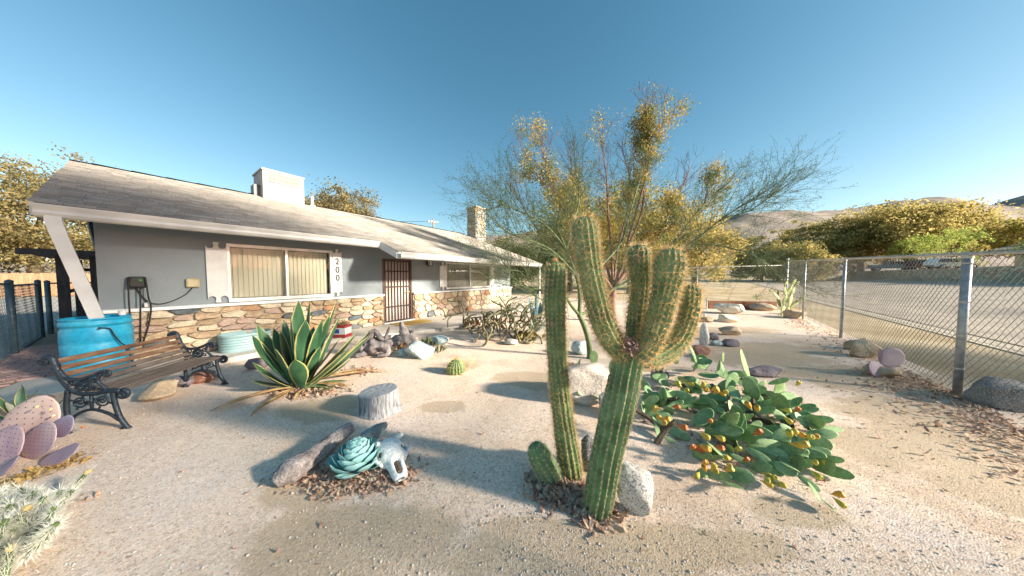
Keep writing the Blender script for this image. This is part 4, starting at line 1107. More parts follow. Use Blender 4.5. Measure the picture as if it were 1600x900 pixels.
MGRN_ = speckle_mat('granite_white', (.55, .52, .48), (.72, .70, .67), (.16, .15, .15))
MGRW = speckle_mat('granite_warm', (.50, .42, .36), (.68, .61, .54), (.30, .25, .22), sc=60)
MGRD = speckle_mat('granite_dark', (.10, .10, .11), (.22, .21, .21), (.45, .44, .43))
MTEAL = M('rock_blue_green', [(.24, .33, .34), (.40, .50, .50), (.50, .57, .56)], scale=6, detail=7, rough=.8, bump=.5, bscale=35, fine=(70, .8))
MSAND = M('rock_sandstone', [(.36, .27, .18), (.56, .46, .34)], scale=5, detail=7, rough=.9, bump=.5, bscale=30, fine=(50, .8))
MCRM = M('rock_cream', [(.60, .52, .40), (.76, .70, .58)], scale=5, detail=7, rough=.9, bump=.5, bscale=30, fine=(50, .85))
MRED = M('rock_reddish', [(.28, .13, .09), (.40, .21, .15)], scale=5, detail=7, rough=.9, bump=.5, bscale=30, fine=(50, .8))
MPUR = M('rock_grey_purple', [(.17, .14, .16), (.28, .24, .26)], scale=6, detail=7, rough=.85, bump=.5, bscale=30, fine=(60, .75))
def rock(px, py, w, d, h, mat, label, seed, rz=0, sink=.3, cuts=7, sub=3, name='rock', tilt=(0, 0), group=None):
    """px, py: where the rock meets the ground nearest the camera; w, d, h in metres"""
    p = G(px, py); p = p+Vector((p.x, p.y, 0)).normalized()*d*.45
    me = rock_mesh(name, (w/2, d/2, h/(2-sink)), seed, mat, cuts, sub)
    o = put(name, me, p+Vector((0, 0, h/(2-sink)*(1-sink*.9))), None, (tilt[0], tilt[1], rz))
    return tag(o, label, 'rock', group)
def m_at(px, py): return (G(px, py)-EYE).y/FP*1.0          # metres per photo pixel there
def rockpx(px, py, wpx, hpx, mat, label, seed, dr=.8, **k):
    m = m_at(px, py); return rock(px, py, wpx*m, wpx*m*dr, hpx*m*.95, mat, label, seed, **k)
rockpx(905, 640, 118, 66, MGRW, 'large pale boulder behind the tall single cactus column', 3, dr=.8, sub=4, cuts=9)
rockpx(952, 655, 42, 40, MGRW, 'small rounded pale boulder tucked right of the large pale one', 5, dr=.9, sub=4)
rockpx(992, 812, 62, 105, MGRN_, 'pointed white granite rock leaning beside the main cactus base', 8, dr=.55, sub=4, cuts=9, tilt=(-.1, -.25))
rockpx(922, 745, 46, 62, MGRD, 'dark speckled rock between the two cactus stems', 12, dr=.7, sub=4)
rockpx(655, 563, 54, 30, MTEAL, 'pale blue-green angular rock in front of the driftwood', 14, dr=.6, cuts=11)
rockpx(628, 558, 20, 12, MTEAL, 'small blue-grey rock left of the angular blue-green one', 15)
rockpx(687, 541, 34, 15, MTEAL, 'flat blue-grey rock behind the small green cactus clump', 16)
rockpx(799, 540, 26, 9, MGRN_, 'smooth flat grey rock at the foot of the tangled cholla', 17, sub=4)
rockpx(908, 556, 32, 26, MTEAL, 'bluish rock left of the green tree trunk', 18)
rockpx(1100, 545, 16, 44, MGRN_, 'upright narrow pale rock behind the prickly pear', 19, dr=.6)
rockpx(1115, 532, 22, 12, MPUR, 'small grey stone beside the upright pale rock', 20)
rockpx(1138, 525, 34, 16, MSAND, 'tan angular stone beyond the prickly pear', 21, cuts=9)
rockpx(1120, 541, 20, 10, MTEAL, 'small blue-green stone left of the flat grey one', 22)
rockpx(1143, 543, 28, 12, MPUR, 'flat grey stone in the gravel beyond the prickly pear', 23)
rockpx(1093, 559, 34, 18, MRED, 'reddish stone at the back edge of the prickly pear', 24, sub=4)
rockpx(1030, 598, 28, 22, MPUR, 'dark purple stone in the left of the prickly pear', 25)
rockpx(1197, 591, 62, 20, MPUR, 'flat brownish slab behind the right half of the prickly pear', 26, dr=.5, cuts=10)
rockpx(1207, 712, 34, 26, MPUR, 'grey speckled rock among the lower pads of the prickly pear', 27)
rockpx(1352, 560, 60, 30, MSAND, 'tan angular boulder under the right fence', 28, dr=.6, cuts=10)
rockpx(1338, 548, 30, 16, MSAND, 'smaller tan stone left of the boulder under the fence', 29)
rockpx(1374, 590, 46, 20, MSAND, 'low tan wedge rock under the purple cactus pads by the fence', 30)
rockpx(1138, 491, 44, 20, MCRM, 'sunlit cream boulder in the far right corner', 31, cuts=9)
rockpx(1136, 504, 38, 12, MCRM, 'low cream stone in front of the sunlit boulder', 32)
rockpx(1105, 504, 24, 9, MSAND, 'small tan stone left of the low cream one', 33)
rockpx(1190, 486, 36, 12, MSAND, 'brown stone in front of the low timber edging', 34)
rockpx(1240, 498, 34, 14, MSAND, 'tan stone at the foot of the corner prickly pear', 35)
rockpx(1560, 640, 90, 46, MGRD, 'dark rounded rock outside the fence right of the near post', 36, dr=.8, sub=4)
rockpx(40, 646, 60, 24, MSAND, 'brown stone along the walk edge left of the bench', 37)
rockpx(250, 625, 62, 26, MSAND, 'rounded tan boulder under the bench seat', 38, sub=4)
rockpx(318, 600, 44, 18, MRED, 'reddish boulder under the right end of the bench', 39, sub=4)
rockpx(285, 606, 28, 18, MPUR, 'grey stone between the two boulders under the bench', 40)
rockpx(400, 580, 36, 20, MPUR, 'brown stone beside the walk left of the striped agave', 41)
rockpx(596, 508, 18, 9, MCRM, 'pale stone by the doorstep', 42)
rockpx(560, 512, 20, 14, MGRD, 'dark lumpy stone against the stone wall left of the door', 43)

def wood_mesh(name, pts, rad, mat, seed, n=14, sub=5, amp=.18, org=(0, 0, 0), grooves=.08):
    c = catmull(pts, sub); k = len(c); rr = [interp(range(len(rad)), rad, i*(len(rad)-1)/(k-1)) for i in range(k)]
    mb = MB(); mb.tube(c, rr, n)
    for i in range(k):
        for j in range(n):
            v = mb.v[i*n+j]; d = v-c[i]
            f = 1+amp*noise.fractal(v*7+Vector((seed, 0, 0)), .7, 2, 4)+grooves*math.sin(j*2.4+seed)+grooves*.7*noise.noise(Vector((j*3.1, i*.35, seed)))
            mb.v[i*n+j] = c[i]+d*f
    return mb
MDRF = M('driftwood', [(.15, .12, .12), (.32, .28, .27), (.46, .42, .40)], scale=9, detail=8, stretch=(1, 1, 1), rough=.9, bump=.8, bscale=40, fine=(60, .65), lo=.3, hi=.7)
MDRP = M('driftwood_purple', [(.10, .085, .085), (.24, .21, .21), (.36, .33, .32)], scale=9, detail=8, rough=.9, bump=.8, bscale=40, fine=(60, .65), lo=.3, hi=.7)
def log(label, pxs, rad, mat, seed, name='driftwood', branches=()):
    """pxs: (px, py, h) centre line points, h above the ground at pixel"""
    P = [G(px, py, h) for px, py, h in pxs]; o0 = P[0].copy(); o0.z = 0
    mb = wood_mesh(name, P, rad, mat, seed, n=16, sub=7)
    for bpts, br in branches:
        b = wood_mesh(name, [G(*q) for q in bpts], br, mat, seed+1, n=10, sub=5); mb.add(b.v, b.f)
    me = mesh(name, mb, mat, o0, True); o = put(name, me, o0); return tag(o, label, 'driftwood')
log('gnarled grey log lying left of the blue-green rosette', [(432, 752, .03), (455, 735, .07), (480, 722, .06), (508, 700, .07), (530, 680, .09), (548, 668, .10)], [.055, .10, .085, .075, .06, .05], MDRF, 3)
log('short teal-grey weathered wood chunk behind the rosette', [(565, 700, .04), (575, 685, .10), (590, 672, .13), (601, 664, .12)], [.07, .075, .06, .03], M('driftwood_teal', [(.16, .20, .21), (.30, .40, .41)], scale=8, rough=.9, bump=.8, bscale=35, fine=(60, .7)), 4)
def DD(Yb, pts): return [(px, py, Yb+dy) for px, py, dy in pts]
def root(label, pieces, mat, seed):
    o0 = None; mb = MB()
    for k, (pts, rad) in enumerate(pieces):
        P = [D(*q) for q in pts]
        b = wood_mesh('driftwood', P, rad, mat, seed+k, n=18, sub=7, amp=.42, grooves=.13); mb.add(b.v, b.f)
        if o0 is None: o0 = Vector((P[0].x, P[0].y, 0))
    me = mesh('driftwood', mb, mat, o0, True); return tag(put('driftwood', me, o0), label, 'driftwood')
Y1 = G(582, 556).y
root('forked dark driftwood root right of the striped agave', [
    (DD(Y1, [(552, 549, 0), (566, 545, 0), (584, 541, 0), (602, 539, 0), (612, 533, 0)]), [.04, .11, .14, .12, .04]),
    (DD(Y1, [(572, 543, 0), (576, 530, 0), (582, 520, 0), (588, 517, 0)]), [.09, .075, .07, .04]),
    (DD(Y1, [(588, 518, 0), (594, 526, 0), (601, 531, 0), (604, 524, 0), (608, 511, 0)]), [.05, .045, .04, .03, .012]),
    (DD(Y1, [(585, 541, .1), (570, 552, -.1), (556, 556, -.15)]), [.08, .06, .03]),
    (DD(Y1, [(600, 540, -.05), (606, 552, -.12), (590, 556, -.16)]), [.07, .05, .03])], MDRP, 5)
Y2 = G(632, 546).y
root('upright weathered driftwood stump behind the blue-green rock', [
    (DD(Y2, [(608, 537, 0), (618, 533, 0), (630, 532, 0), (645, 533, 0), (652, 538, 0)]), [.05, .11, .15, .12, .05]),
    (DD(Y2, [(634, 534, 0), (633, 522, 0), (629, 512, 0), (627, 503, 0)]), [.15, .11, .07, .03]),
    (DD(Y2, [(638, 530, 0), (643, 522, 0), (645, 516, 0)]), [.10, .07, .03]),
    (DD(Y2, [(612, 536, 0), (607, 528, 0), (611, 524, 0)]), [.05, .04, .02])], MDRF, 16)
log('thin tan branch lying on the walk right of the agave', [(520, 528, .04), (545, 524, .06), (568, 520, .05)], [.03, .04, .03], MDRF, 9, name='fallen_branch')

# stump
sp = G(590, 645); sp = G(592, 640)
MSTP = M('weathered_stump', [(.17, .17, .18), (.34, .35, .37), (.44, .45, .47)], scale=6, detail=8, stretch=(6, 6, .8), rough=.95, bump=.9, bscale=16, lo=.35, hi=.65)
stump = thing('tree_stump', 'grey weathered tree stump in the gravel right of the striped agave', 'stump', sp)
mb = MB(); n_ = 72; zs = [-.05, 0, .03, .08, .14, .20, .235]; R0 = .215
def srad(a, z): 
    fl = 1+.22*math.exp(-max(z, 0)/.05)*(1+.9*max(0, math.cos(a-.1))**3)*.6
    return R0*fl*(1+.05*math.cos(2*a+1)+.03*math.cos(5*a)+.022*noise.noise(Vector((math.cos(a)*7, math.sin(a)*7, z*2)))*.6)
for z in zs:
    for j in range(n_):
        a = 2*PI*j/n_; r = srad(a, z); mb.v.append(sp+Vector((math.cos(a)*r, math.sin(a)*r, z+(.02*math.cos(a) if z > .1 else 0))))
mb.f = [(i*n_+j, i*n_+(j+1) % n_, (i+1)*n_+(j+1) % n_, (i+1)*n_+j) for i in range(len(zs)-1) for j in range(n_)]; mb.m = [0]*len(mb.f)
build('bark', mb, MSTP, stump)
MRNG = bpy.data.materials.new('stump_rings'); MRNG.use_nodes = True
nt = MRNG.node_tree; n = nt.nodes; L = nt.links; tc = n.new('ShaderNodeTexCoord'); wv = n.new('ShaderNodeTexWave'); wv.wave_type = 'RINGS'; wv.rings_direction = 'Z'
wv.inputs['Scale'].default_value = 18; wv.inputs['Distortion'].default_value = 5; wv.inputs['Detail'].default_value = 4; L.new(tc.outputs['Object'], wv.inputs[0])
cr = n.new('ShaderNodeValToRGB'); cr.color_ramp.elements[0].color = (.25, .26, .27, 1); cr.color_ramp.elements[1].color = (.42, .43, .44, 1); L.new(wv.outputs[1], cr.inputs[0]); L.new(cr.outputs[0], n['Principled BSDF'].inputs['Base Color'])
bp = n.new('ShaderNodeBump'); bp.inputs['Strength'].default_value = .5; L.new(wv.outputs[1], bp.inputs['Height']); L.new(bp.outputs[0], n['Principled BSDF'].inputs['Normal']); n['Principled BSDF'].inputs['Roughness'].default_value = .95
mb = MB(); rings = [0, .25, .5, .75, .93, 1.0]
for q in rings:
    for j in range(n_):
        a = 2*PI*j/n_; r = srad(a, .235)*q*(.999); zz = .235+.02*math.cos(a)*q+(.008 if q < .95 else 0)+.006*noise.noise(Vector((math.cos(a)*q*5, math.sin(a)*q*5, 1)))*(q < .95)
        if q == 1.0: zz = .235+.02*math.cos(a)
        mb.v.append(sp+Vector((math.cos(a)*r, math.sin(a)*r, zz)))
mb.f = [(i*n_+j, i*n_+(j+1) % n_, (i+1)*n_+(j+1) % n_, (i+1)*n_+j) for i in range(len(rings)-1) for j in range(n_)]; mb.m = [0]*len(mb.f)
build('cut_top', mb, MRNG, stump)

# leaf litter
MLIT = M('dead_leaf', [(.22, .11, .08), (.44, .27, .20), (.62, .48, .36), (.32, .17, .12)], scale=25, detail=2, rough=.85, lo=.3, hi=.7, trans=.15)
def litter(label, pts, size=.022, seed=1, name='leaf_litter', mat=None):
    rs = np.random.RandomState(seed); pts = np.array(pts); n = len(pts)
    V_, F_ = [], []
    a = rs.uniform(0, 6.28, n); t = rs.normal(0, .5, (n, 2)); s = size*rs.uniform(.6, 1.5, n)
    ca_, sa_ = np.cos(a), np.sin(a)
    ring = [(-1, 0, .25), (-.3, .45, 0), (.4, .4, .05), (1, 0, .3), (.4, -.4, .12), (-.3, -.45, .02)]
    out = []
    for (x, y, z) in ring:
        X_ = (x*ca_-y*sa_)*s; Y_ = (x*sa_+y*ca_)*s; Z_ = z*s+X_*t[:, 0]+Y_*t[:, 1]
        out.append(np.stack([pts[:, 0]+X_, pts[:, 1]+Y_, pts[:, 2]+Z_+s*.35], 1))
    V_ = np.stack(out, 1).reshape(-1, 3); k = np.arange(n)[:, None]*6
    F_ = np.concatenate([k+np.array([[0, 1, 2, 3]]), k+np.array([[0, 3, 4, 5]])])
    return tag(put(name, npmesh(name, V_, F_, mat or MLIT)), label, 'leaf litter', kind='stuff')
def patch(px, py, rx, ry, n, rs, heap=0.0):
    c = G(px, py); P = rs.normal(size=(n, 2))*.5; r = np.hypot(P[:, 0], P[:, 1])
    x = c.x+P[:, 0]*rx; y = c.y+P[:, 1]*ry
    return [(x[i], y[i], gz(x[i], y[i])+heap*max(0, 1-r[i])*rs.rand()) for i in range(n)]
rs = np.random.RandomState(21)
litter('dry pinkish brown leaves heaped round the cactus bases', patch(870, 770, .17, .13, 420, rs, .05)+patch(930, 800, .15, .12, 420, rs, .06)+patch(850, 748, .12, .12, 250, rs, .05)+patch(900, 770, .16, .1, 300, rs, .04), .024, 1)
litter('dead leaves round the blue-green rosette and the skull', patch(545, 755, .3, .12, 500, rs, .02)+patch(600, 742, .16, .14, 350, rs, .04)+patch(490, 745, .3, .1, 250, rs, .02)+patch(628, 745, .12, .12, 120, rs, .02), .018, 2)
fl = []
for _ in range(1700):
    s = rs.uniform(-3.2, 9.5); d = -abs(rs.normal(0, .32))*(1+.2*rs.rand())+.02; p = FP3(s, d)
    if rs.rand() < .25+.75*(noise.noise(Vector((s*.9, d*2, 3)))*.5+.5)*(1.3 if s < 3 else .8): fl.append((p.x, p.y, gz(p.x, p.y)))
for _ in range(1100):
    s = rs.uniform(-2.6, .6); d = -abs(rs.normal(0, .45)); p = FP3(s, d); fl.append((p.x, p.y, gz(p.x, p.y)+.03*rs.rand()))
litter('brown leaves drifted along the foot of the right fence', fl, .022, 3)
fl = []
for _ in range(2200):
    px = rs.uniform(1000, 1290); py = rs.uniform(600, 760)
    p = G(px, py)
    if noise.noise(Vector((p.x*2.2, p.y*2.2, 5))) > -.15 and py < 640+(px-1000)*.42+40*rs.rand() and py > 560+(px-1010)*.28: fl.append((p.x, p.y, gz(p.x, p.y)))
litter('brown dead leaves under the sprawling prickly pear', fl, .02, 4)
litter('dead debris round the foot of the striped agave', patch(480, 612, .5, .18, 350, rs, .02)+patch(560, 580, .35, .2, 200, rs, .02), .025, 5)
litter('red-brown litter round the small golden barrel cactus', patch(713, 582, .16, .12, 160, rs, .02)+patch(895, 572, .2, .15, 180, rs), .022, 6)
fl = []
for _ in range(500):
    d = rs.uniform(1.6, 9); a = rs.uniform(-1.1, 1.1); x, y = d*math.sin(a), d*math.cos(a); p = Vector((x, y, 0))
    if (p-FA).dot(FN) < 0 and p.dot(N) < 6: fl.append((x, y, gz(x, y)))
litter('stray dry leaves scattered across the gravel', fl, .013, 7)

# ------------------------------------------------------------------ ribbed column cacti
MCAC = M('cactus_skin', [(.20, .19, .12), (.11, .20, .08), (.16, .27, .115), (.23, .33, .17)], lo=.28, hi=.66, scale=6, detail=7, fine=(16, .72), rough=.6, bump=.15, bscale=60, spec=.35)
MRIB = M('cactus_rib_crest', [(.20, .21, .13), (.34, .31, .20)], scale=60, rough=.8)
MSPN = M('golden_spine', [(.78, .52, .24), (.96, .74, .42)], scale=9, rough=.5, trans=.65)
MSPW = M('pale_spine', [(.70, .68, .50), (.88, .86, .72)], scale=9, rough=.5, trans=.45)
SPW = .0012
def column(name, par, P, rad, ribs, seed, dome=True, spl=.046, spn=14, waist=None, sm=None, mat=None, pitch=.022, depth=.15):
    """a ribbed stem along points P (world) with radii; spines at areoles on every rib crest"""
    c = catmull(P, 10); k = len(c)
    # resample evenly
    dist = [0.0]
    for i in range(1, k): dist.append(dist[-1]+(c[i]-c[i-1]).length)
    L = dist[-1]; nseg = max(16, int(L/.018)); R = []; Q = []
    cx = [p.x for p in c]; cy = [p.y for p in c]; cz = [p.z for p in c]; kx = np.linspace(0, L, len(rad))
    for i in range(nseg+1):
        s = L*i/nseg; Q.append(Vector((interp(dist, cx, s), interp(dist, cy, s), interp(dist, cz, s))))
        r = interp(kx, rad, s)
        if dome:
            e = (L-s)/(r*1.25)
            if e < 1: r *= math.sqrt(max(0, 1-(1-e)**2))
        R.append(max(r, .001)*(1+.025*noise.noise(Vector((s*9, seed, 0)))))
    per = 6; n = ribs*per; rs = np.random.RandomState(seed)
    prof = [1.0, .975, .90, 1-depth, 1-depth, .925][:per]
    prof = [1.0, .95, 1-depth*.75, 1-depth, 1-depth*.75, .95]
    vs = []; mi = []; ref = None; T = []
    sv_, sf_ = [], []
    nxt = 0.0
    for i, p in enumerate(Q):
        t = (Q[min(i+1, nseg)]-Q[max(i-1, 0)]).normalized()
        if ref is None: ref = t.orthogonal().normalized()
        ref = (ref-t*ref.dot(t)).normalized(); b = t.cross(ref)
        s = L*i/nseg; tw = .12*math.sin(s*3+seed)
        sp_row = s >= nxt
        if sp_row: nxt = s+pitch
        for j in range(n):
            a = 2*PI*j/n+tw+.05*noise.noise(Vector((j//per*2.0, s*5, seed)))
            d = ref*math.cos(a)+b*math.sin(a)
            rr_ = R[i]*prof[j % per]
            if j % per == 0: rr_ *= 1+.02*math.sin(s/pitch*2*PI)
            vs.append(p+d*rr_)
            if sp_row and j % per == 0 and s > .03:
                base = p+d*R[i]*1.0
                tt = t
                if dome and (L-s) < R[i]*1.3: d_ = (d+t*(.9 if (L-s) < rad[-1]*.6 else .45)).normalized()
                else: d_ = d
                for q in range(spn):
                    v = d_*rs.uniform(.45, 1)+tt*rs.uniform(-.9, 1.1)+(d_.cross(tt))*rs.uniform(-.9, .9)
                    v = v.normalized()*spl*rs.uniform(.5, 1.25)
                    w = v.cross(Vector((rs.randn(), rs.randn(), rs.randn()))).normalized()*SPW
                    e = len(sv_); sv_.extend([tuple(base-w), tuple(base+w), tuple(base+v)]); sf_.append((e, e+1, e+2))
    fs = []
    for i in range(nseg):
        for j in range(n):
            fs.append((i*n+j, i*n+(j+1) % n, (i+1)*n+(j+1) % n, (i+1)*n+j)); mi.append(0)
    fs.append(tuple(nseg*n+j for j in range(n))); mi.append(0)
    # crest cord: thin pale band down every rib
    mb = MB(); mb.add(vs, fs, mi)
    o = build(name, mb, [mat or MCAC], par, smooth=True)
    org = wloc(par)+Vector((0, 0, 0)) if o.parent else Vector((0, 0, 0))
    cv, cf = [], []
    for r_ in range(ribs):
        j = r_*per; b0 = len(cv)
        for i in range(nseg+1):
            pc = vs[i*n+j]; pl_ = vs[i*n+(j+1) % n]; pr = vs[i*n+(j-1) % n]; dn = (pc-Q[i]); dn = dn.normalized()*.0012 if dn.length > 1e-5 else Vector((0, 0, .001))
            cv.extend([tuple(pc.lerp(pl_, .42)+dn*.9), tuple(pc+dn*1.6), tuple(pc.lerp(pr, .42)+dn*.9)])
        for i in range(nseg):
            for q in (0, 1): cf.append((b0+i*3+q, b0+i*3+q+1, b0+i*3+q+4, b0+i*3+q+3))
    tgt = o
    tag(put('rib_crest', npmesh('rib_crest', cv, cf, MRIB, org=wloc(tgt)), wloc(tgt), tgt), kind='stuff')
    tag(put('spines', npmesh('spines', sv_, sf_, sm or MSPN, org=wloc(tgt)), wloc(tgt), tgt), kind='stuff')
    return o
cb = G(933, 800); Yc = cb.y
def Q(px, py, dy=0): return D(px, py, Yc+dy)
mc = thing('branching_column_cactus', 'main ribbed green cactus with leaning trunk and four upright arms', 'cactus', cb)
trunk_pts = [cb+Vector((-.01, .02, -.08)), Q(935, 780), Q(946, 720), Q(960, 660), Q(972, 610), Q(982, 565), Q(988, 545)]
trunk_pts = [Vector((p.x, p.y+.0, p.z)) for p in trunk_pts]
column('trunk', mc, trunk_pts, [.094, .097, .097, .099, .102, .098, .085], 15, 1, dome=False, spl=.017, spn=8, pitch=.024, depth=.19)
column('arm', mc, [Q(980, 557, 0), Q(960, 538, -.02), Q(942, 504, -.04), Q(930, 460, -.05), Q(920, 410, -.05), Q(914, 365, -.05), Q(912, 337, -.05)], [.062, .070, .074, .070, .070, .080, .080], 15, 2)
column('arm', mc, [Q(990, 548, .05), Q(992, 520, .08), Q(996, 485, .10), Q(1001, 448, .10), Q(998, 410, .10), Q(998, 380, .10)], [.055, .060, .060, .056, .070, .070], 14, 3)
column('arm', mc, [Q(990, 558, -.02), Q(1008, 545, -.05), Q(1024, 512, -.07), Q(1036, 470, -.08), Q(1044, 430, -.08), Q(1049, 386, -.08)], [.058, .068, .072, .074, .085, .084], 16, 4)
column('arm', mc, [Q(1000, 562, .08), Q(1030, 555, .12), Q(1060, 531, .16), Q(1076, 490, .18), Q(1080, 443, .18)], [.06, .068, .066, .064, .064], 14, 5)
MDRY = M('dry_husk', [(.22, .12, .10), (.40, .27, .25)], scale=30, rough=.9)
mb = MB(); rg = random.Random(4)
for _ in range(60):
    c = Q(985+rg.gauss(0, 8), 540+rg.gauss(0, 7), -.10+rg.uniform(-.02, .02)); a = Vector((rg.gauss(0, 1), rg.gauss(0, 1), rg.gauss(0, 1))).normalized()*.02; b = a.orthogonal().normalized()*.009
    mb.add([c-a, c+b, c+a, c-b], [(0, 1, 2, 3)])
tag(build('dry_flower_remains', mb, MDRY, mc), kind='stuff')
lb = G(893, 742); Yl = lb.y
lc = thing('single_column_cactus', 'tall single ribbed cactus column left of the branching one', 'cactus', lb)
def QL(px, py): return D(px, py, Yl)
column('stem', lc, [QL(895, 765), QL(892, 735), QL(882, 670), QL(874, 600), QL(869, 530), QL(867, 470), QL(868, 432), QL(868, 408)], [.086, .090, .080, .076, .073, .075, .082, .078], 14, 7, spl=.037)
sb_ = G(858, 748); scx = thing('young_column_cactus', 'short young cactus leaning left at the foot of the tall single column', 'cactus', sb_)
column('stem', scx, [D(866, 758, sb_.y), D(856, 735, sb_.y-.03), D(843, 712, sb_.y-.06), D(833, 693, sb_.y-.07)], [.08, .092, .088, .08], 13, 8, spl=.026, sm=MSPW, pitch=.03)
gb = G(712, 583); gc = thing('golden_barrel_cactus', 'small round golden-spined barrel cactus alone in the gravel', 'cactus', gb)
column('stem', gc, [gb+Vector((0, .02, -.05)), gb+Vector((0, .02, .08)), gb+Vector((0, .02, .165)), gb+Vector((0, .02, .225))], [.11, .145, .145, .12], 18, 9, spl=.05, spn=10, sm=M('yellow_spine', [(.62, .52, .10), (.85, .72, .25)], rough=.5, trans=.4), pitch=.025)
gb2 = G(733, 574); mb = MB(); rg = random.Random(8)
for _ in range(900):
    a = Vector((rg.gauss(0, 1), rg.gauss(0, 1), abs(rg.gauss(0, 1.2)))).normalized(); p = gb2+Vector((rg.gauss(0, .04), rg.gauss(0, .04), 0))+a*rg.uniform(.02, .16)
    b = a.orthogonal().normalized()*.0012; mb.add([p-b, p+b, p+a*.09], [(0, 1, 2)])
tag(build('dry_grass_tuft', mb, M('straw', [(.5, .42, .28), (.68, .6, .45)], rough=.9, trans=.3)), 'dry straw coloured tuft right of the small barrel cactus', 'tuft')

# ------------------------------------------------------------------ agaves: every leaf a piece of its own
def agave_leaf(base, tip, w, sag, mats, par, name='leaf', margin=.085, thick=.010, chan=.35, nrm=None, prof=None, wav=0.0, seed=0, spine=True):
    base = Vector(base); tip = Vector(tip); ax = tip-base; L = ax.length; ax_n = ax.normalized()
    up = Vector((0, 0, 1)); out = Vector((ax.x, ax.y, 0)); out = out.normalized() if out.length > .03 else Vector((0, -1, 0))
    face = (up*abs(ax_n.x*out.x+ax_n.y*out.y)-out*ax_n.z); face = face-ax_n*face.dot(ax_n)
    if nrm is not None: face = Vector(nrm)-ax_n*Vector(nrm).dot(ax_n)
    face.normalize(); side = ax_n.cross(face).normalized(); face_in = face
    ns = 14; cols = [-1, -1+margin*2, -.5, 0, .5, 1-margin*2, 1]; nc = len(cols)
    vs = []; fs = []; mi = []
    for i in range(ns+1):
        t = i/ns
        if prof: ww = w*interp([0, .25, .5, .75, .9, 1], prof, t)
        else: ww = w*interp([0, .12, .35, .6, .8, .93, 1], [.50, .52, .85, 1, .80, .36, .02], t)
        c = base+ax*t-face*(sag*4*t*(1-t))*L+side*(wav*math.sin(t*7+seed)*L)
        for q in cols:
            z = chan*ww*.5*(q*q)*.6
            vs.append(c+side*(q*ww*.5)+face_in*z)
    o2 = len(vs)
    for i in range(ns+1):
        t = i/ns
        for jj, q in enumerate(cols):
            th = thick*(1-q*q)*(1-t*.8)+.0015
            vs.append(vs[i*nc+jj]-face_in*th)
    for i in range(ns):
        for j in range(nc-1):
            m = 1 if (j == 0 or j == nc-2) else 0
            a = i*nc+j; fs.append((a, a+1, a+nc+1, a+nc)); mi.append(m)
            a += o2; fs.append((a, a+nc, a+nc+1, a+1)); mi.append(m)
    for i in range(ns):
        a = i*nc; fs.append((a, a+nc, a+nc+o2, a+o2)); mi.append(1)
        a = i*nc+nc-1; fs.append((a, a+o2, a+nc+o2, a+nc)); mi.append(1)
    e = (ns*nc+nc//2)
    mb = MB(); mb.add(vs, fs, mi)
    if spine: 
        k = len(mb.v); mb.tube([tip-ax_n*.01, tip+ax_n*.02], [.003, .0005], 5, 2 if len(mats) > 2 else 1)
    return build(name, mb, mats, par, smooth=True)
MAGG = M('agave_green', [(.025, .08, .04), (.045, .13, .06), (.08, .17, .09)], scale=3.5, detail=6, stretch=(2, 2, .7), rough=.42, spec=.45, bump=.08, bscale=20)
MAGY = M('agave_margin', [(.44, .40, .12), (.60, .54, .22)], scale=9, rough=.5)
MAGS = M('agave_spine', (.10, .06, .04), rough=.5)
MAGD = M('agave_dead', [(.22, .12, .05), (.42, .27, .12), (.50, .36, .19)], scale=7, detail=6, rough=.85, bump=.4, bscale=40)
ab = G(470, 604); AY = ab.y
ag = thing('striped_agave', 'large dark green agave with yellow leaf margins beside the stump', 'agave', ab)
def AT(px, py, dy): return D(px, py, AY+dy)
tips = [ # tip px,py, depth offset, base px, width, sag
 (466, 470, .05, 470, .125, .03), (484, 470, .12, 474, .11, .02), (526, 470, .20, 480, .115, .03), (531, 494, .1, 484, .10, .03), (444, 500, .25, 464, .10, .02),
 (402, 506, .05, 458, .12, .06), (394, 524, -.10, 456, .14, .07), (427, 513, .15, 462, .11, .05), (437, 515, -.05, 464, .11, .04), (395, 566, -.25, 455, .11, .07),
 (392, 595, -.30, 452, .10, .05), (577, 524, -.05, 486, .15, .06), (559, 518, .1, 484, .13, .05), (582, 512, .3, 484, .08, .06), (462, 562, -.38, 472, .135, .03),
 (532, 527, .3, 478, .12, .05), (500, 541, -.15, 474, .10, .06), (524, 603, -.30, 482, .09, .08), (515, 492, -.05, 476, .12, .02), (454, 490, -.05, 466, .12, .02),
 (504, 500, -.15, 474, .11, .01), (478, 500, -.22, 471, .14, .02), (430, 545, -.28, 462, .11, .05), (548, 560, -.05, 484, .10, .07), (545, 545, -.22, 480, .11, .06), (413, 585, -.35, 458, .09, .06), (490, 510, .3, 474, .11, .02), (440, 530, .3, 462, .1, .03)]
for i, (tx, ty, dy, bx, w, sg) in enumerate(tips):
    b = D(bx, 601+rnd.uniform(-3, 4), AY+dy*.25); b.z = .02+rnd.uniform(0, .05)
    t = AT(tx, ty, dy)
    t.z = max(t.z, .12)
    agave_leaf(b, t, w*1.6, sg*(.7 if t.z > .6 else 1.1), [MAGG, MAGY, MAGS], ag, wav=.006, seed=i)
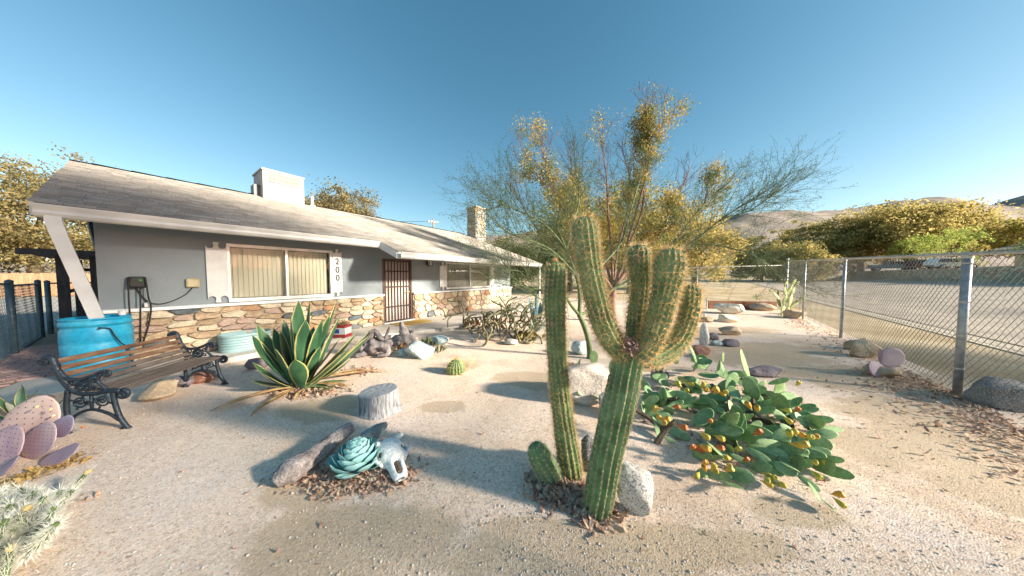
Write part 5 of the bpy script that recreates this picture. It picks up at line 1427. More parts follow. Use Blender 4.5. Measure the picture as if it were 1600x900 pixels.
# leaves that hug the ground and dead ones
for i, (tx, ty, bx, by, w, m) in enumerate(((330, 642, 455, 606, .09, 1), (392, 650, 462, 608, .08, 1), (575, 582, 490, 596, .08, 1), (548, 607, 488, 600, .07, 1), (602, 580, 500, 588, .05, 1), (420, 628, 462, 607, .08, 1), (460, 625, 476, 608, .07, 1), (516, 604, 474, 606, .10, 0), (545, 595, 486, 602, .08, 0), (398, 618, 456, 606, .08, 0))):
    b = G(bx, by, .05); t = G(tx, ty, .015)
    o = agave_leaf(b, t, w, -.05, [MAGD, MAGD, MAGS] if m else [MAGG, MAGY, MAGS], ag, name='dead_leaf' if m else 'leaf', wav=.02, seed=i*2, chan=.9 if m else .4, thick=.006)
# agave at the left edge, mostly cut by the frame
al = G(30, 660); av = thing('striped_agave', 'yellow-edged grey-green agave between the purple cactus and the walk at far left', 'agave', al)
MAGP = M('agave_pale', [(.40, .40, .30), (.52, .50, .38)], scale=5, rough=.5)
for i, (tx, ty, w, sg, m) in enumerate(((34, 603, .07, .06, 0), (57, 612, .05, -.02, 1), (100, 624, .05, .10, 0), (8, 628, .10, .03, 1), (-20, 610, .09, .02, 0), (-45, 640, .09, .05, 0))):
    agave_leaf(al+Vector((rnd.uniform(-.04, .04), 0, .01)), D(tx, ty, al.y-.05*i+.1), w, sg, [MAGP, MAGG, MAGS] if m else [MAGG, MAGY, MAGS], av, wav=.02, seed=i)
# blue agave by the house corner
MAGB = M('agave_blue', [(.13, .22, .25), (.22, .33, .36)], scale=4, rough=.5, spec=.3)
bb = G(838, 520); ba = thing('blue_agave', 'blue-grey agave beside the tangled cholla near the house corner', 'agave', bb)
for i, (tx, ty, dy) in enumerate(((838, 456, 0), (826, 462, .2), (850, 460, .1), (818, 478, -.1), (858, 470, -.1), (812, 492, -.2), (868, 490, -.2), (822, 500, -.3), (852, 500, -.4), (834, 480, -.3), (845, 470, .3), (830, 468, .3))):
    agave_leaf(bb+Vector((0, 0, .02)), D(tx, ty, bb.y+dy), .12, .05, [MAGB, MAGB, MAGS], ba, chan=.5)
# artichoke agave: spiral rosette
MROS = M('rosette_teal', [(.24, .52, .53), (.36, .64, .64)], scale=6, detail=4, rough=.6, spec=.25, bump=.05)
MROE = M('rosette_edge', [(.20, .38, .36), (.32, .50, .47)], scale=9, rough=.6)
rb = G(547, 745); rb.y += .10
ro = thing('rosette_agave', 'compact blue-green artichoke agave beside the animal skull', 'agave', rb)
NL = 46
for i in range(NL):
    f = i/(NL-1); a = i*2.39996; el = math.radians(lerp(22, 88, f**.75)); ln = lerp(.165, .135, f); r0 = lerp(.095, .012, f**.8); z0 = lerp(.02, .12, f)
    d = Vector((math.cos(a), math.sin(a), 0)); b = rb+d*r0+Vector((0, 0, z0)); t = b+(d*math.cos(el)+Vector((0, 0, math.sin(el))))*ln
    agave_leaf(b, t, lerp(.172, .11, f), .12, [MROS, MROE, MAGS], ro, prof=[.60, .95, 1.0, .93, .62, .04], margin=.05, thick=.012, chan=.45)

# animal skull
MBON = M('bleached_bone', [(.78, .79, .76), (.92, .92, .89)], scale=12, detail=6, rough=.75, bump=.5, bscale=45, fine=(60, .85))
sk0 = G(612, 728); sk = thing('animal_skull', 'bleached white animal skull lying beside the blue-green rosette', 'skull', sk0)
# long axis runs from the back of the head (up in the photo) towards the nose (down right)
A_ = G(604, 690, .10); B_ = G(628, 750, .03); axv = (B_-A_); LS = axv.length; axn = axv.normalized(); lat = Vector((axn.y, -axn.x, 0)).normalized()*-1; upv = lat.cross(axn)
if upv.z < 0: upv = -upv
st = [(0, .04, .03), (.06, .085, .055), (.18, .105, .07), (.32, .118, .075), (.45, .105, .07), (.58, .075, .06), (.72, .062, .052), (.86, .058, .042), (.96, .048, .03), (1.0, .03, .018)]
mb = MB(); n_ = 28; k = 40
for i in range(k+1):
    t = i/k; hw = interp([s[0] for s in st], [s[1] for s in st], t); hh = interp([s[0] for s in st], [s[2] for s in st], t)
    c = A_+axv*t
    for j in range(n_):
        a = 2*PI*j/n_; x = math.cos(a); z = math.sin(a); zz = z if z > 0 else z*.8
        bump = 1+.05*noise.noise(Vector((t*9, x*2, z*2)))
        p = c+lat*(x*hw*bump)+upv*(zz*hh*bump)
        # brow ridge, eye sockets, nose slot, cheek
        eye = math.exp(-((t-.36)/.055)**2)*math.exp(-((abs(a-PI*.12 if a < PI/2 else a-PI*.88))/.28)**2)
        p -= (lat*x*.6+upv*z)*eye*.055
        nose = math.exp(-((t-.76)/.13)**4)*math.exp(-((a-PI/2)/.33)**4)
        p -= upv*nose*.05
        if .25 < t < .5 and abs(z) < .2: p += lat*x*.012
        if z < -.3: p += upv*.01*math.sin(t*40)
        mb.v.append(p)
mb.f = [(i*n_+j, i*n_+(j+1) % n_, (i+1)*n_+(j+1) % n_, (i+1)*n_+j) for i in range(k) for j in range(n_)]+[tuple(range(n_)), tuple(k*n_+j for j in range(n_))[::-1]]; mb.m = [0]*len(mb.f)
build('cranium', mb, MBON, sk, smooth=True)
for s in (-1, 1):
    mb = MB(); c0 = A_+axv*.30
    mb.tube([c0+lat*s*.10+upv*.0, c0+axv*.08+lat*s*.135+upv*.012, c0+axv*.2+lat*s*.105, c0+axv*.3+lat*s*.075-upv*.01], [.012, .016, .013, .01], 8); build('cheek_bone', mb, MBON, sk, smooth=True)
    mb = MB(); c0 = A_+axv*.10
    mb.tube([c0+lat*s*.07+upv*.04, c0+lat*s*.11+upv*.055, c0+lat*s*.125+upv*.05], [.022, .018, .012], 8); build('horn_core', mb, MBON, sk, smooth=True)
mb = MB(); c0 = A_+axv*.76+upv*.017; 
mb.tube([c0-axv*.14, c0+axv*.12], [.022, .026], 8)
mb2 = MB(); mb2.v = [Vector(v) for v in mb.v]; mb2.f = mb.f; mb2.m = mb.m
build('nasal_cavity_shade', mb2, M('bone_hollow_shade', [(.10, .07, .05), (.18, .13, .09)], scale=40, rough=1), sk)  # dark brown plug paints the shade inside the nose slot
for s in (-1, 1):
    c0 = A_+axv*.36+lat*s*.088+upv*.030; mb = MB(); mb.tube([c0-lat*s*.02-upv*.006, c0+lat*s*.004+upv*.003], [.022, .020], 12); build('eye_socket_shade', mb, bpy.data.materials['bone_hollow_shade'], sk)  # dark discs paint the shade inside the eye sockets
# ------------------------------------------------------------------ prickly pears: pads and fruit one by one
def pad_mesh(name, mat, seed, bend=.1, aspect=.62, th=.044, dots=False, nu=14, nv=7):
    """obovate pad, base at the origin, growing along +Z, unit length, facing Y"""
    vs = []; rg = random.Random(seed)
    for i in range(nv+1):
        f = i/nv*PI; 
        for j in range(nu):
            a = 2*PI*j/nu
            # x, z in the plane; y thickness
            R = math.sin(a); C = math.cos(a)
            vs.append((i, j))
    mb = MB(); pts = []
    rings = [0, .35, .62, .82, .94, 1.0]
    def outline(a):
        z = .5-.5*math.cos(a); x = math.sin(a)*.5*aspect*(1+.25*(z-.4))*(1+.02*math.sin(7*a+seed))
        return x, z
    nj = 20
    for side in (1, -1):
        for r in (rings if side == 1 else rings[:-1]):
            for j in range(nj):
                a = 2*PI*j/nj; x, z = outline(a) if a <= PI else (-outline(2*PI-a)[0], outline(2*PI-a)[1])
                cz = .52; X_ = x*r; Z_ = cz+(z-cz)*r
                y = side*th*.5*math.sqrt(max(0, 1-r*r))*(.7+.5*(1-Z_)) + bend*(Z_*Z_) + .05*bend*X_
                pts.append(Vector((X_, y, Z_)))
    nr = len(rings); fs = []
    for r in range(nr-1):
        for j in range(nj):
            a, b = r*nj+j, r*nj+(j+1) % nj; fs.append((a, b, b+nj, a+nj))
    o2 = nr*nj
    for r in range(nr-1):
        for j in range(nj):
            def ix(rr_, jj): return (o2+rr_*nj+jj) if rr_ < nr-1 else ((nr-1)*nj+jj)
            fs.append((ix(r, (j+1) % nj), ix(r, j), ix(r+1, j), ix(r+1, (j+1) % nj)))
    mb.add(pts, fs, 0)
    if dots:
        # dark areoles standing on the front and back
        for row in range(1, 9):
            z = row/9.0; 
            for c in range(-4, 5):
                x = (c+(.5 if row % 2 else 0))*.085
                xo = abs(math.sqrt(max(0, 1-(1-2*z)**2))*.5*aspect*(1+.25*(z-.4)))
                if abs(x) > xo*.9: continue
                r = abs(x)/max(xo, .01)
                r_ = math.sqrt(r*r*.7+((z-.52)/.52)**2*.8); 
                for side in (1, -1):
                    y = side*th*.5*math.sqrt(max(0, 1-min(1, r_)**2))*(.7+.5*(1-z))+bend*z*z+side*.002
                    k = .011; q = [Vector((x-k, y, z)), Vector((x, y, z+k)), Vector((x+k, y, z)), Vector((x, y, z-k))]; top = Vector((x, y+side*.008, z+.002))
                    mb.add(q+[top], [(0, 1, 4), (1, 2, 4), (2, 3, 4), (3, 0, 4)], 1)
    me = mesh(name, mb, mat, (0, 0, 0), True); return me
MPAD = M('pad_green', [(.16, .28, .11), (.30, .43, .23)], fine=(45, .84), scale=7, detail=6, rough=.6, spec=.3, rnds=[(.7, .8, .75), (1.0, 1.0, 1.0), (1.2, 1.15, 1.1)], bump=.05)
MARE = M('areole', (.06, .05, .03), rough=.8)
MFRY = M('fruit_yellow', [(.52, .36, .05), (.62, .45, .09)], scale=20, rough=.5, rnds=[(.8, 1.05, .9), (1, 1, 1), (1.15, .75, .6)])
MFRR = M('fruit_orange_red', [(.42, .10, .03), (.58, .22, .06)], scale=20, rough=.5, rnds=[(.8, .7, .7), (1.1, 1.1, 1.0)])
MARG = M('areole_tan', [(.30, .26, .12), (.42, .36, .18)], rough=.8)
pads = [pad_mesh('pad', [MPAD, MARG], s, b, a, dots=True) for s, b, a in ((1, .15, .52), (2, -.22, .44), (3, .30, .40), (4, .08, .60))]
fruit_mb = MB(); 
fp = [(0, 0), (.12, .30), (.24, .55), (.29, .8), (.26, 1.0), (.17, 1.08), (.10, 1.02)]
nj = 9
for (r, z) in fp:
    for j in range(nj): fruit_mb.v.append(Vector((math.cos(2*PI*j/nj)*max(r, .02), math.sin(2*PI*j/nj)*max(r, .02), z)))
fruit_mb.f = [(i*nj+j, i*nj+(j+1) % nj, (i+1)*nj+(j+1) % nj, (i+1)*nj+j) for i in range(len(fp)-1) for j in range(nj)]+[tuple((len(fp)-1)*nj+j for j in range(nj))]; fruit_mb.m = [0]*len(fruit_mb.f)
fruit_y = mesh('fruit', fruit_mb, MFRY, (0, 0, 0), True); fruit_r = mesh('fruit', fruit_mb, MFRR, (0, 0, 0), True)
def orient(axis, face):
    z = Vector(axis).normalized(); y = Vector(face)-z*Vector(face).dot(z); y = y.normalized() if y.length > .01 else z.orthogonal().normalized(); x = y.cross(z)
    return Matrix((x, y, z)).transposed().to_euler()
pb = G(1110, 640); pp_ = thing('prickly_pear', 'sprawling green prickly pear with yellow and orange fruit right of the cactus', 'prickly pear', pb)
rgp = random.Random(17)
padlist = []
def add_pad(p, ax, L, par, face=None, v=None):
    if face is None: face = Vector((-.25+rgp.gauss(0, .45), -.7+rgp.gauss(0, .35), .8+rgp.gauss(0, .3)))
    o = put('pad', pads[v if v is not None else rgp.randrange(4)], p, par, orient(ax, face), (L*rgp.uniform(.85, 1.1), L, L)); padlist.append((p+Vector(ax).normalized()*L, Vector(ax).normalized())); return o
# outline of the clump on the ground (photo pixels)
def edge_lo(px): return interp([995, 1015, 1060, 1110, 1160, 1215, 1260, 1295], [655, 668, 690, 708, 722, 735, 735, 710], px)
def edge_hi(px): return interp([995, 1030, 1080, 1130, 1180, 1230, 1280, 1295], [612, 582, 575, 600, 618, 640, 668, 690], px)
cnt = 0
while cnt < 165:
    px = rgp.uniform(1000, 1272); lo_, hi_ = edge_hi(px), edge_lo(px); py = rgp.uniform(lo_, hi_)
    f = (py-lo_)/(hi_-lo_+.1)
    if 1030 < px < 1090 and 655 < py < 690 and rgp.random() < .7: continue
    h = rgp.uniform(.02, .20)*(1-.45*f)*(1.15 if px < 1190 else .8)
    p = G(px, py); p.z = h
    out = Vector((rgp.uniform(-.5, 1.1), rgp.uniform(-1.1, .3)*(.5+f*.6), rgp.uniform(-.15, .5)*(1-.3*f)))
    L = rgp.uniform(.17, .28)*(1 if px < 1230 else .85)
    add_pad(p, out, L, pp_); cnt += 1
# upright stalks seen against the gravel, and the long arm reaching forward right
def chain(pts, par, L=None, faces=None, wv=1.0):
    for i in range(len(pts)-1):
        a, b = pts[i], pts[i+1]; d = b-a
        o = put('pad', pads[(i*2+1) % 4], a, par, orient(d, faces or Vector((.3, -.8, .5))), (d.length*wv*.8, d.length*.9, d.length*1.04))
        padlist.append((b, d.normalized()))
def S(px, py, Y): return D(px, py, Y)
chain([G(1172, 610, .1), S(1172, 590, 3.55), S(1152, 548, 3.45)], pp_, wv=.8)
chain([S(1132, 590, 3.7), S(1130, 566, 3.7), S(1129, 551, 3.7)], pp_, wv=.9)
chain([S(1090, 575, 4.1), S(1082, 535, 4.1), S(1078, 512, 4.0)], pp_, wv=.45)
chain([S(1160, 625, 3.2), S(1200, 600, 3.1), S(1232, 592, 3.0)], pp_, wv=.6)
chain([G(1165, 700, .12), G(1205, 722, .10), G(1245, 742, .09), G(1282, 765, .06)], pp_, faces=Vector((-.3, -.9, .8)), wv=1.2)
chain([G(1262, 752, .08), G(1283, 778, .05), G(1305, 800, .04)], pp_, faces=Vector((.3, -.9, .8)), wv=1.2)
chain([G(1180, 690, .12), G(1235, 700, .12), G(1262, 716, .10)], pp_, faces=Vector((-.2, -.9, .8)), wv=1.1)
chain([G(1105, 705, .05), G(1140, 708, .07), G(1175, 730, .05)], pp_, faces=Vector((.1, -.9, .9)), wv=.9)
for _ in range(26):
    q = G(rgp.uniform(1075, 1250), rgp.uniform(700, 752), rgp.uniform(.02, .07))
    add_pad(q, Vector((rgp.uniform(-.3, 1), rgp.uniform(-.7, .1), rgp.uniform(0, .2))), rgp.uniform(.12, .18), pp_, Vector((rgp.uniform(-.4, .4), -.9, .8)))
chain([G(1020, 650, .1), G(1035, 680, .06), G(1055, 692, .04)], pp_, wv=.7)
chain([G(1255, 660, .12), G(1285, 668, .1), G(1315, 672, .08)], pp_, faces=Vector((0, -.4, 1)), wv=.8)
chain([G(1250, 690, .1), G(1275, 690, .1), G(1300, 695, .06)], pp_, faces=Vector((0, -.4, 1)), wv=.8)
def fruit(px, py, h, L, par, red=False, ax=None):
    ax = ax or Vector((rgp.uniform(-.6, .6), rgp.uniform(-.9, .1), rgp.uniform(-.2, .9)))
    put('fruit', fruit_r if red else fruit_y, G(px, py, h), par, orient(ax, Vector((0, 1, .3))), L)
for (px, py, h, r) in ((1243, 603, .22, 0), (1223, 650, .2, 0), (1218, 640, .22, 0), (1175, 640, .2, 0), (1184, 645, .2, 0), (1112, 655, .15, 1), (1240, 645, .15, 1), (1025, 648, .12, 0), (1033, 655, .1, 0), (1038, 660, .1, 0), (1021, 645, .1, 0), (1048, 636, .2, 1), (1057, 665, .08, 1), (1090, 675, .1, 0), (1093, 697, .08, 0), (1115, 680, .08, 0), (1085, 705, .05, 1), (1078, 702, .05, 1), (1092, 708, .05, 1), (1115, 697, .05, 1), (1176, 680, .08, 1),
    (1228, 680, .12, 0), (1235, 686, .12, 0), (1231, 692, .1, 0), (1240, 696, .1, 0), (1258, 684, .12, 0), (1270, 684, .12, 0), (1238, 672, .14, 0), (1145, 704, .06, 0), (1143, 716, .04, 0), (1160, 721, .02, 1), (1096, 726, .03, 0), (1093, 736, .03, 0), (1103, 738, .03, 0), (1112, 738, .02, 0), (1121, 738, .02, 0), (1130, 735, .02, 0), (1138, 732, .03, 0), (1188, 738, .03, 0), (1196, 744, .03, 0), (1205, 748, .02, 0), (1198, 755, .02, 0), (1187, 750, .02, 0), (1207, 756, .02, 0), (1265, 735, .06, 0), (1275, 728, .06, 0), (1285, 722, .04, 0), (1300, 776, .05, 0), (1297, 772, .06, 0),
    (1060, 598, .28, 0), (1072, 598, .28, 0), (1100, 612, .25, 0), (1110, 610, .25, 0), (1115, 617, .22, 0), (1122, 610, .25, 0), (1095, 608, .25, 0), (1075, 615, .2, 0), (1130, 612, .22, 0), (1050, 600, .28, 0)):
    fruit(px, py, h+(.14 if py < 700 else .04), rgp.uniform(.068, .09) if py < 700 else rgp.uniform(.06, .078), pp_, bool(r))
mb = MB()
for i in range(14):
    a = G(rgp.uniform(1020, 1250), rgp.uniform(625, 700)); b = a+Vector((rgp.uniform(-.5, .5), rgp.uniform(-.3, .5), rgp.uniform(.08, .25)))
    mb.tube([a, a.lerp(b, .5)+Vector((0, 0, .03)), b], [.03, .025, .02], 6)
tag(build('woody_stem', mb, MBARK, pp_), kind='stuff')
# the part of the same kind left of the trunk, behind it
p2 = G(935, 600); ps = thing('prickly_pear', 'small green prickly pear with two orange fruits on the large pale boulder', 'prickly pear', p2)
padlist.clear()
for (px, py, h, ax, L) in ((935, 610, .05, (.3, 0, 1), .2), (925, 605, .1, (-.5, -.2, .8), .17), (945, 612, .1, (.2, -.6, .3), .22), (930, 618, .12, (-.1, -.6, .1), .2), (950, 600, .18, (.2, .1, .9), .18), (940, 590, .2, (-.3, .1, 1), .19), (915, 615, .14, (-.8, -.3, .1), .14), (955, 585, .12, (.1, .1, 1), .25), (905, 572, .0, (-.1, 0, 1), .14), (928, 570, .05, (-.05, 0, 1), .27), (960, 615, .05, (.5, 0, .7), .2), (938, 596, .18, (-.6, 0, .3), .17)):
    add_pad(G(px, py, h), Vector(ax), L, ps)
fruit(930, 596, .22, .055, ps); fruit(937, 597, .22, .055, ps, True)
# purple prickly pears
MPPP = M('pad_purple', [(.30, .22, .30), (.45, .34, .40), (.55, .42, .44)], scale=2.6, detail=3, rough=.6, lo=.35, hi=.65, bump=.1, rnds=[(.8, .85, 1.1), (1.0, 1, 1), (1.15, 1.0, .95)])
MPPK = M('pad_pink', [(.62, .40, .36), (.75, .55, .48)], scale=3, detail=3, rough=.6, bump=.1)
MARP = M('areole_purple', (.10, .05, .10), rough=.8)
MTHN = M('pad_edge_thorn', [(.40, .25, .06), (.60, .40, .12)], rough=.6)
pp_a = pad_mesh('pad', [MPPP, MARP], 5, .08, .8, dots=True, th=.07); pp_b = pad_mesh('pad', [MPPK, MARP], 6, -.06, .85, dots=True, th=.07); pp_c = pad_mesh('pad', [MPPP, MARP], 7, .12, .7, dots=True, th=.06)
lb_ = G(30, 720); lp = thing('purple_prickly_pear', 'low pink and purple spotted prickly pear at the left edge in front of the bench', 'prickly pear', lb_)
def padto(par, me, p0, p1, face, wide=1.0):
    d = p1-p0; return put('pad', me, p0, par, orient(d, face), (d.length*wide, d.length, d.length))
thm = MB(); rgt = random.Random(2)
for k in range(90):
    a = rgt.uniform(.25, PI-.25)*(1 if k % 2 else -1); z = .5-.5*math.cos(abs(a)); x = math.copysign(math.sin(abs(a))*.5*.8*(1+.25*(z-.4)), a)
    c = Vector((x, .08*z*z, z)); o_ = Vector((x, rgt.uniform(-.15, .15), z-.5)).normalized()
    thm.add([c-Vector((0, 0, .006)), c+Vector((0, .006, .006)), c+o_*rgt.uniform(.02, .05)], [(0, 1, 2)])
thm_me = mesh('edge_thorn', thm, MTHN)
def padpx(par, me, x0, y0, x1, y1, wpx, Y, face=(.12, -1, .35), dz=0):
    a = D(x0, y0, Y); b = D(x1, y1, Y-dz); d = b-a; w = wpx*Y/FP
    o = put('pad', me, a, par, orient(d, Vector(face)), (w/.8, d.length, d.length))
    q = put('edge_thorn', thm_me); q.parent = o; q['kind'] = 'stuff'
    return o
LY = lb_.y
padpx(lp, pp_b, -12, 690, 84, 648, 84, LY+.16)
padpx(lp, pp_c, 76, 672, 126, 660, 36, LY+.14)
padpx(lp, pp_a, 30, 700, 100, 676, 52, LY+.06)
padpx(lp, pp_a, -34, 712, 52, 688, 64, LY)
padpx(lp, pp_c, 62, 722, 136, 702, 32, LY-.04, (.1, -.8, .7))
padpx(lp, pp_c, -30, 756, 48, 716, 30, LY-.12, (.1, -.8, .7))
for (px, py, h) in ((76, 640, .18), (80, 650, .16), (54, 636, .2)): put('fruit', mesh('fruit', fruit_mb, M('fruit_bud_cream', [(.70, .55, .28), (.8, .66, .4)]), (0, 0, 0), True), D(px, py+4, LY+.12), lp, (-.2, .5, 0), .035)
put('fruit', mesh('fruit', fruit_mb, MFRR, (0, 0, 0), True), G(125, 668, .07), lp, (0, 1.4, 0), .04)
rb_ = G(1375, 588); rp = thing('purple_prickly_pear', 'two round lilac cactus pads by the tan rocks under the right fence', 'prickly pear', rb_)
RY = rb_.y
padpx(rp, pp_a, 1392, 588, 1352, 572, 27, RY)
padpx(rp, pp_a, 1376, 568, 1407, 550, 29, RY+.06)
padpx(rp, pp_c, 1376, 568, 1372, 545, 12, RY+.08, (.9, -.5, .2))
padpx(rp, pp_c, 1380, 590, 1392, 574, 14, RY-.04)
# silver cholla at the bottom left corner: stems under a coat of white spines
MCHS = M('cholla_stem', [(.05, .10, .02), (.10, .16, .04)], scale=9, rough=.7)
MSPL = M('white_spine', [(.74, .74, .64), (.92, .92, .85)], scale=5, rough=.5, trans=.4)
MTIP = M('cholla_bud', [(.50, .36, .12), (.62, .48, .22)], scale=20, rough=.8)
chb = G(30, 862); cho = thing('silver_cholla', 'low cholla cactus with dense white spines in the bottom left corner', 'cactus', chb)
stm = MB(); spv, spf = [], []; bud = MB(); rg = random.Random(31)
for i in range(95):
    a = rg.uniform(-.4, PI+1.2); r = rg.uniform(.02, .30); base = chb+Vector((-.20+rg.gauss(0, .17), rg.gauss(0, .13)-.06, rg.uniform(0, .06))); L = rg.uniform(.08, .20)
    d = Vector((math.cos(a)*.6, math.sin(a)*.5-.1, rg.uniform(.3, 1))).normalized(); P = [base, base+d*L*.5+Vector((0, 0, .02)), base+d*L+Vector((0, 0, .05))]
    stm.tube(P, [.013, .016, .011], 7)
    for q in range(620):
        t = rg.random(); c = P[0].lerp(P[1], t*2) if t < .5 else P[1].lerp(P[2], t*2-1)
        v = Vector((rg.gauss(0, 1), rg.gauss(0, 1), rg.gauss(0, 1)+.3)).normalized(); w = v.cross(d).normalized()*.0020 if v.cross(d).length > .01 else Vector((.001, 0, 0)); s = c+v*.018; e = c+v*rg.uniform(.035, .085); k = len(spv)
        spv.extend([tuple(s-w), tuple(s+w), tuple(e)]); spf.append((k, k+1, k+2))
    if i % 4 == 0: c = P[2]; bud.tube([c-d*.01, c+d*.012, c+d*.025], [.012, .018, .008], 7)
build('stems', stm, MCHS, cho, smooth=True); tag(build('buds', bud, MTIP, cho, smooth=True), kind='stuff')
tag(put('spines', npmesh('spines', spv, spf, MSPL, org=chb), chb, cho), kind='stuff')
litter('yellow-brown dry debris under the purple prickly pear at the left edge', [(q.x+rs.randn()*.05, q.y+rs.randn()*.03, .01) for q in [G(rs.uniform(0, 130), rs.uniform(0, 1)*14+758-rs.uniform(0, 1)*0) if False else G(x_, 762-(x_)*.36+rs.randn()*5) for x_ in rs.uniform(-20, 135, 260)]], .016, 9, mat=M('dry_debris', [(.30, .18, .06), (.50, .34, .12)], scale=30, rough=.9))
litter('dry brown twig bits lying beside the silver cholla', patch(40, 790, .3, .1, 60, rs), .02, 8)

# cane cholla tangle and small shrubs near the house
MCAN = M('cane_cholla', [(.10, .10, .045), (.20, .18, .10), (.26, .20, .13)], scale=9, detail=4, rough=.8, bump=.3, bscale=40)
cc = G(800, 528); ct = thing('cane_cholla', 'tangled olive brown cane cholla in front of the house stonework', 'cactus', cc)
mb = MB(); rg = random.Random(12)
def cane(p, d, L, r, lev):
    P = [p]; q = p.copy()
    for i in range(5):
        d = (d+Vector((rg.gauss(0, .28), rg.gauss(0, .28), rg.gauss(-.05, .22)))).normalized(); q = q+d*L/5; q.z = max(q.z, .03); P.append(q.copy())
    mb.tube(catmull(P, 2), r, 6)
    if lev:
        for _ in range(rg.randint(2, 3)): cane(P[rg.randint(2, 5)], (d+Vector((rg.gauss(0, .8), rg.gauss(0, .8), rg.gauss(.1, .6)))).normalized(), L*.75, r*.9, lev-1)
for i in range(15): cane(cc+Vector((rg.gauss(0, .40), rg.gauss(0, .3), 0)), Vector((rg.gauss(0, .3), rg.gauss(0, .3), 1)), rg.uniform(.45, .75), .024, 2)
build('canes', mb, MCAN, ct, smooth=True)
def clump(px, py, w, h, n, L, mat, label, name='small_prickly_pear', cat='prickly pear', seed=1, thin=1.0):
    """a low clump of little upright pads"""
    rg = random.Random(seed); b = G(px, py); t = thing(name, label, cat, b)
    me = pad_mesh('pad', [mat, MARE], seed, .1, .6, th=.12)
    for _ in range(n):
        p = b+Vector((rg.gauss(0, w*.28), rg.gauss(0, w*.22), 0)); z = rg.uniform(0, h*.75)*max(.2, 1-((p-b).length/w)*1.2); p.z = z
        ax = Vector(((p.x-b.x)*1.2/w+rg.gauss(0, .35), rg.gauss(0, .4), 1))
        l = L*rg.uniform(.7, 1.2); put('pad', me, p, t, orient(ax, Vector((rg.gauss(0, 1), -1, .2))), (l*thin, l, l))
    return t
MPDK = M('pad_dark', [(.05, .085, .03), (.10, .14, .05)], scale=9, rough=.7, rnds=[(.8, .8, .8), (1.5, 1.0, .8)])
MPRD = M('pad_rusty', [(.12, .07, .03), (.22, .12, .06)], scale=9, rough=.7)
clump(748, 515, .9, .42, 60, .13, MPRD, 'rusty dark prickly pear clump left of the tangled cholla', seed=3)
clump(735, 508, .55, .22, 26, .12, MPDK, 'low dark green cactus clump at the left edge of the rusty one', seed=4)
clump(826, 530, .6, .2, 34, .12, M('pad_yellowish', [(.30, .22, .06), (.42, .32, .10)], scale=9), 'low yellow-brown cactus at the right foot of the cholla', seed=5)
clump(665, 541, .34, .28, 22, .11, MPDK, 'small green prickly pear behind the angular blue-green rock', seed=6)
clump(684, 552, .30, .24, 16, .11, MPDK, 'small brown-green cactus right of the angular rock', name='small_cactus', cat='cactus', seed=7, thin=.55)
clump(612, 552, .3, .15, 40, .05, M('straw_tuft', [(.42, .32, .18), (.56, .44, .28)], scale=9), 'straw coloured tuft at the foot of the driftwood', name='dry_tuft', cat='tuft', seed=8, thin=.3)
clump(628, 548, .35, .2, 26, .08, MPRD, 'rusty little succulents between the driftwood and the blue-green rock', name='small_succulent', cat='succulent', seed=9)
# pale prickly pear in the far corner by the fence
cp_ = G(1228, 494); cpp = thing('corner_prickly_pear', 'tall pale green prickly pear by the corner fence post', 'prickly pear', cp_)
MPAL = M('pad_pale', [(.26, .30, .12), (.40, .42, .22)], scale=4, rough=.6, rnds=[(.8, .85, .8), (1.3, 1.3, 1.2)])
pmp = pad_mesh('pad', [MPAL, MARE], 9, .05, .5, th=.1)
def cpc(pts, wd=.8):
    P = [D(x, y, cp_.y+dy) for x, y, dy in pts]
    for i in range(len(P)-1):
        d = P[i+1]-P[i]; put('pad', pmp, P[i], cpp, orient(d, Vector((.2, -1, .1))), (d.length*wd, d.length, d.length*1.05))
cpc([(1222, 496, 0), (1224, 478, 0), (1228, 462, 0), (1226, 448, 0)], 1.0); cpc([(1228, 496, 0), (1232, 480, 0), (1236, 462, 0)], .8); cpc([(1233, 482, .1), (1248, 470, .1), (1258, 458, .1)], .6)
cpc([(1220, 480, .1), (1214, 466, .1), (1216, 454, .1)], .9); cpc([(1236, 464, 0), (1240, 450, 0), (1248, 440, 0)], .9); cpc([(1228, 462, .1), (1236, 448, .1), (1243, 436, .1)], .8); cpc([(1218, 468, -.1), (1208, 458, -.1)], .8); cpc([(1226, 450, .1), (1230, 438, .1)], .9)
cpc([(1250, 470, 0), (1262, 466, 0)], .7)
# young yuccas / aloes in the sunlit corner
def tuft(px, py, n, L, mat, label, name, cat, seed, spread=.8, w=.03):
    rg = random.Random(seed); b = G(px, py); t = thing(name, label, cat, b)
    for i in range(n):
        a = rg.uniform(0, 2*PI); e = rg.uniform(.3, 1.3); l = L*rg.uniform(.7, 1.1)
        agave_leaf(b, b+Vector((math.cos(a)*math.cos(e), math.sin(a)*math.cos(e), math.sin(e)))*l, w, .08, [mat, mat, MAGS], t, thick=.006)
tuft(1182, 468, 12, .5, M('aloe_green', [(.20, .26, .08), (.32, .36, .14)], scale=5), 'small aloe standing behind the low timber edging', 'aloe', 'aloe', 1)
tuft(1092, 502, 14, .35, MAGY, 'small yellow-green tuft at the left of the sunlit cream stones', 'yellow_succulent', 'succulent', 2)
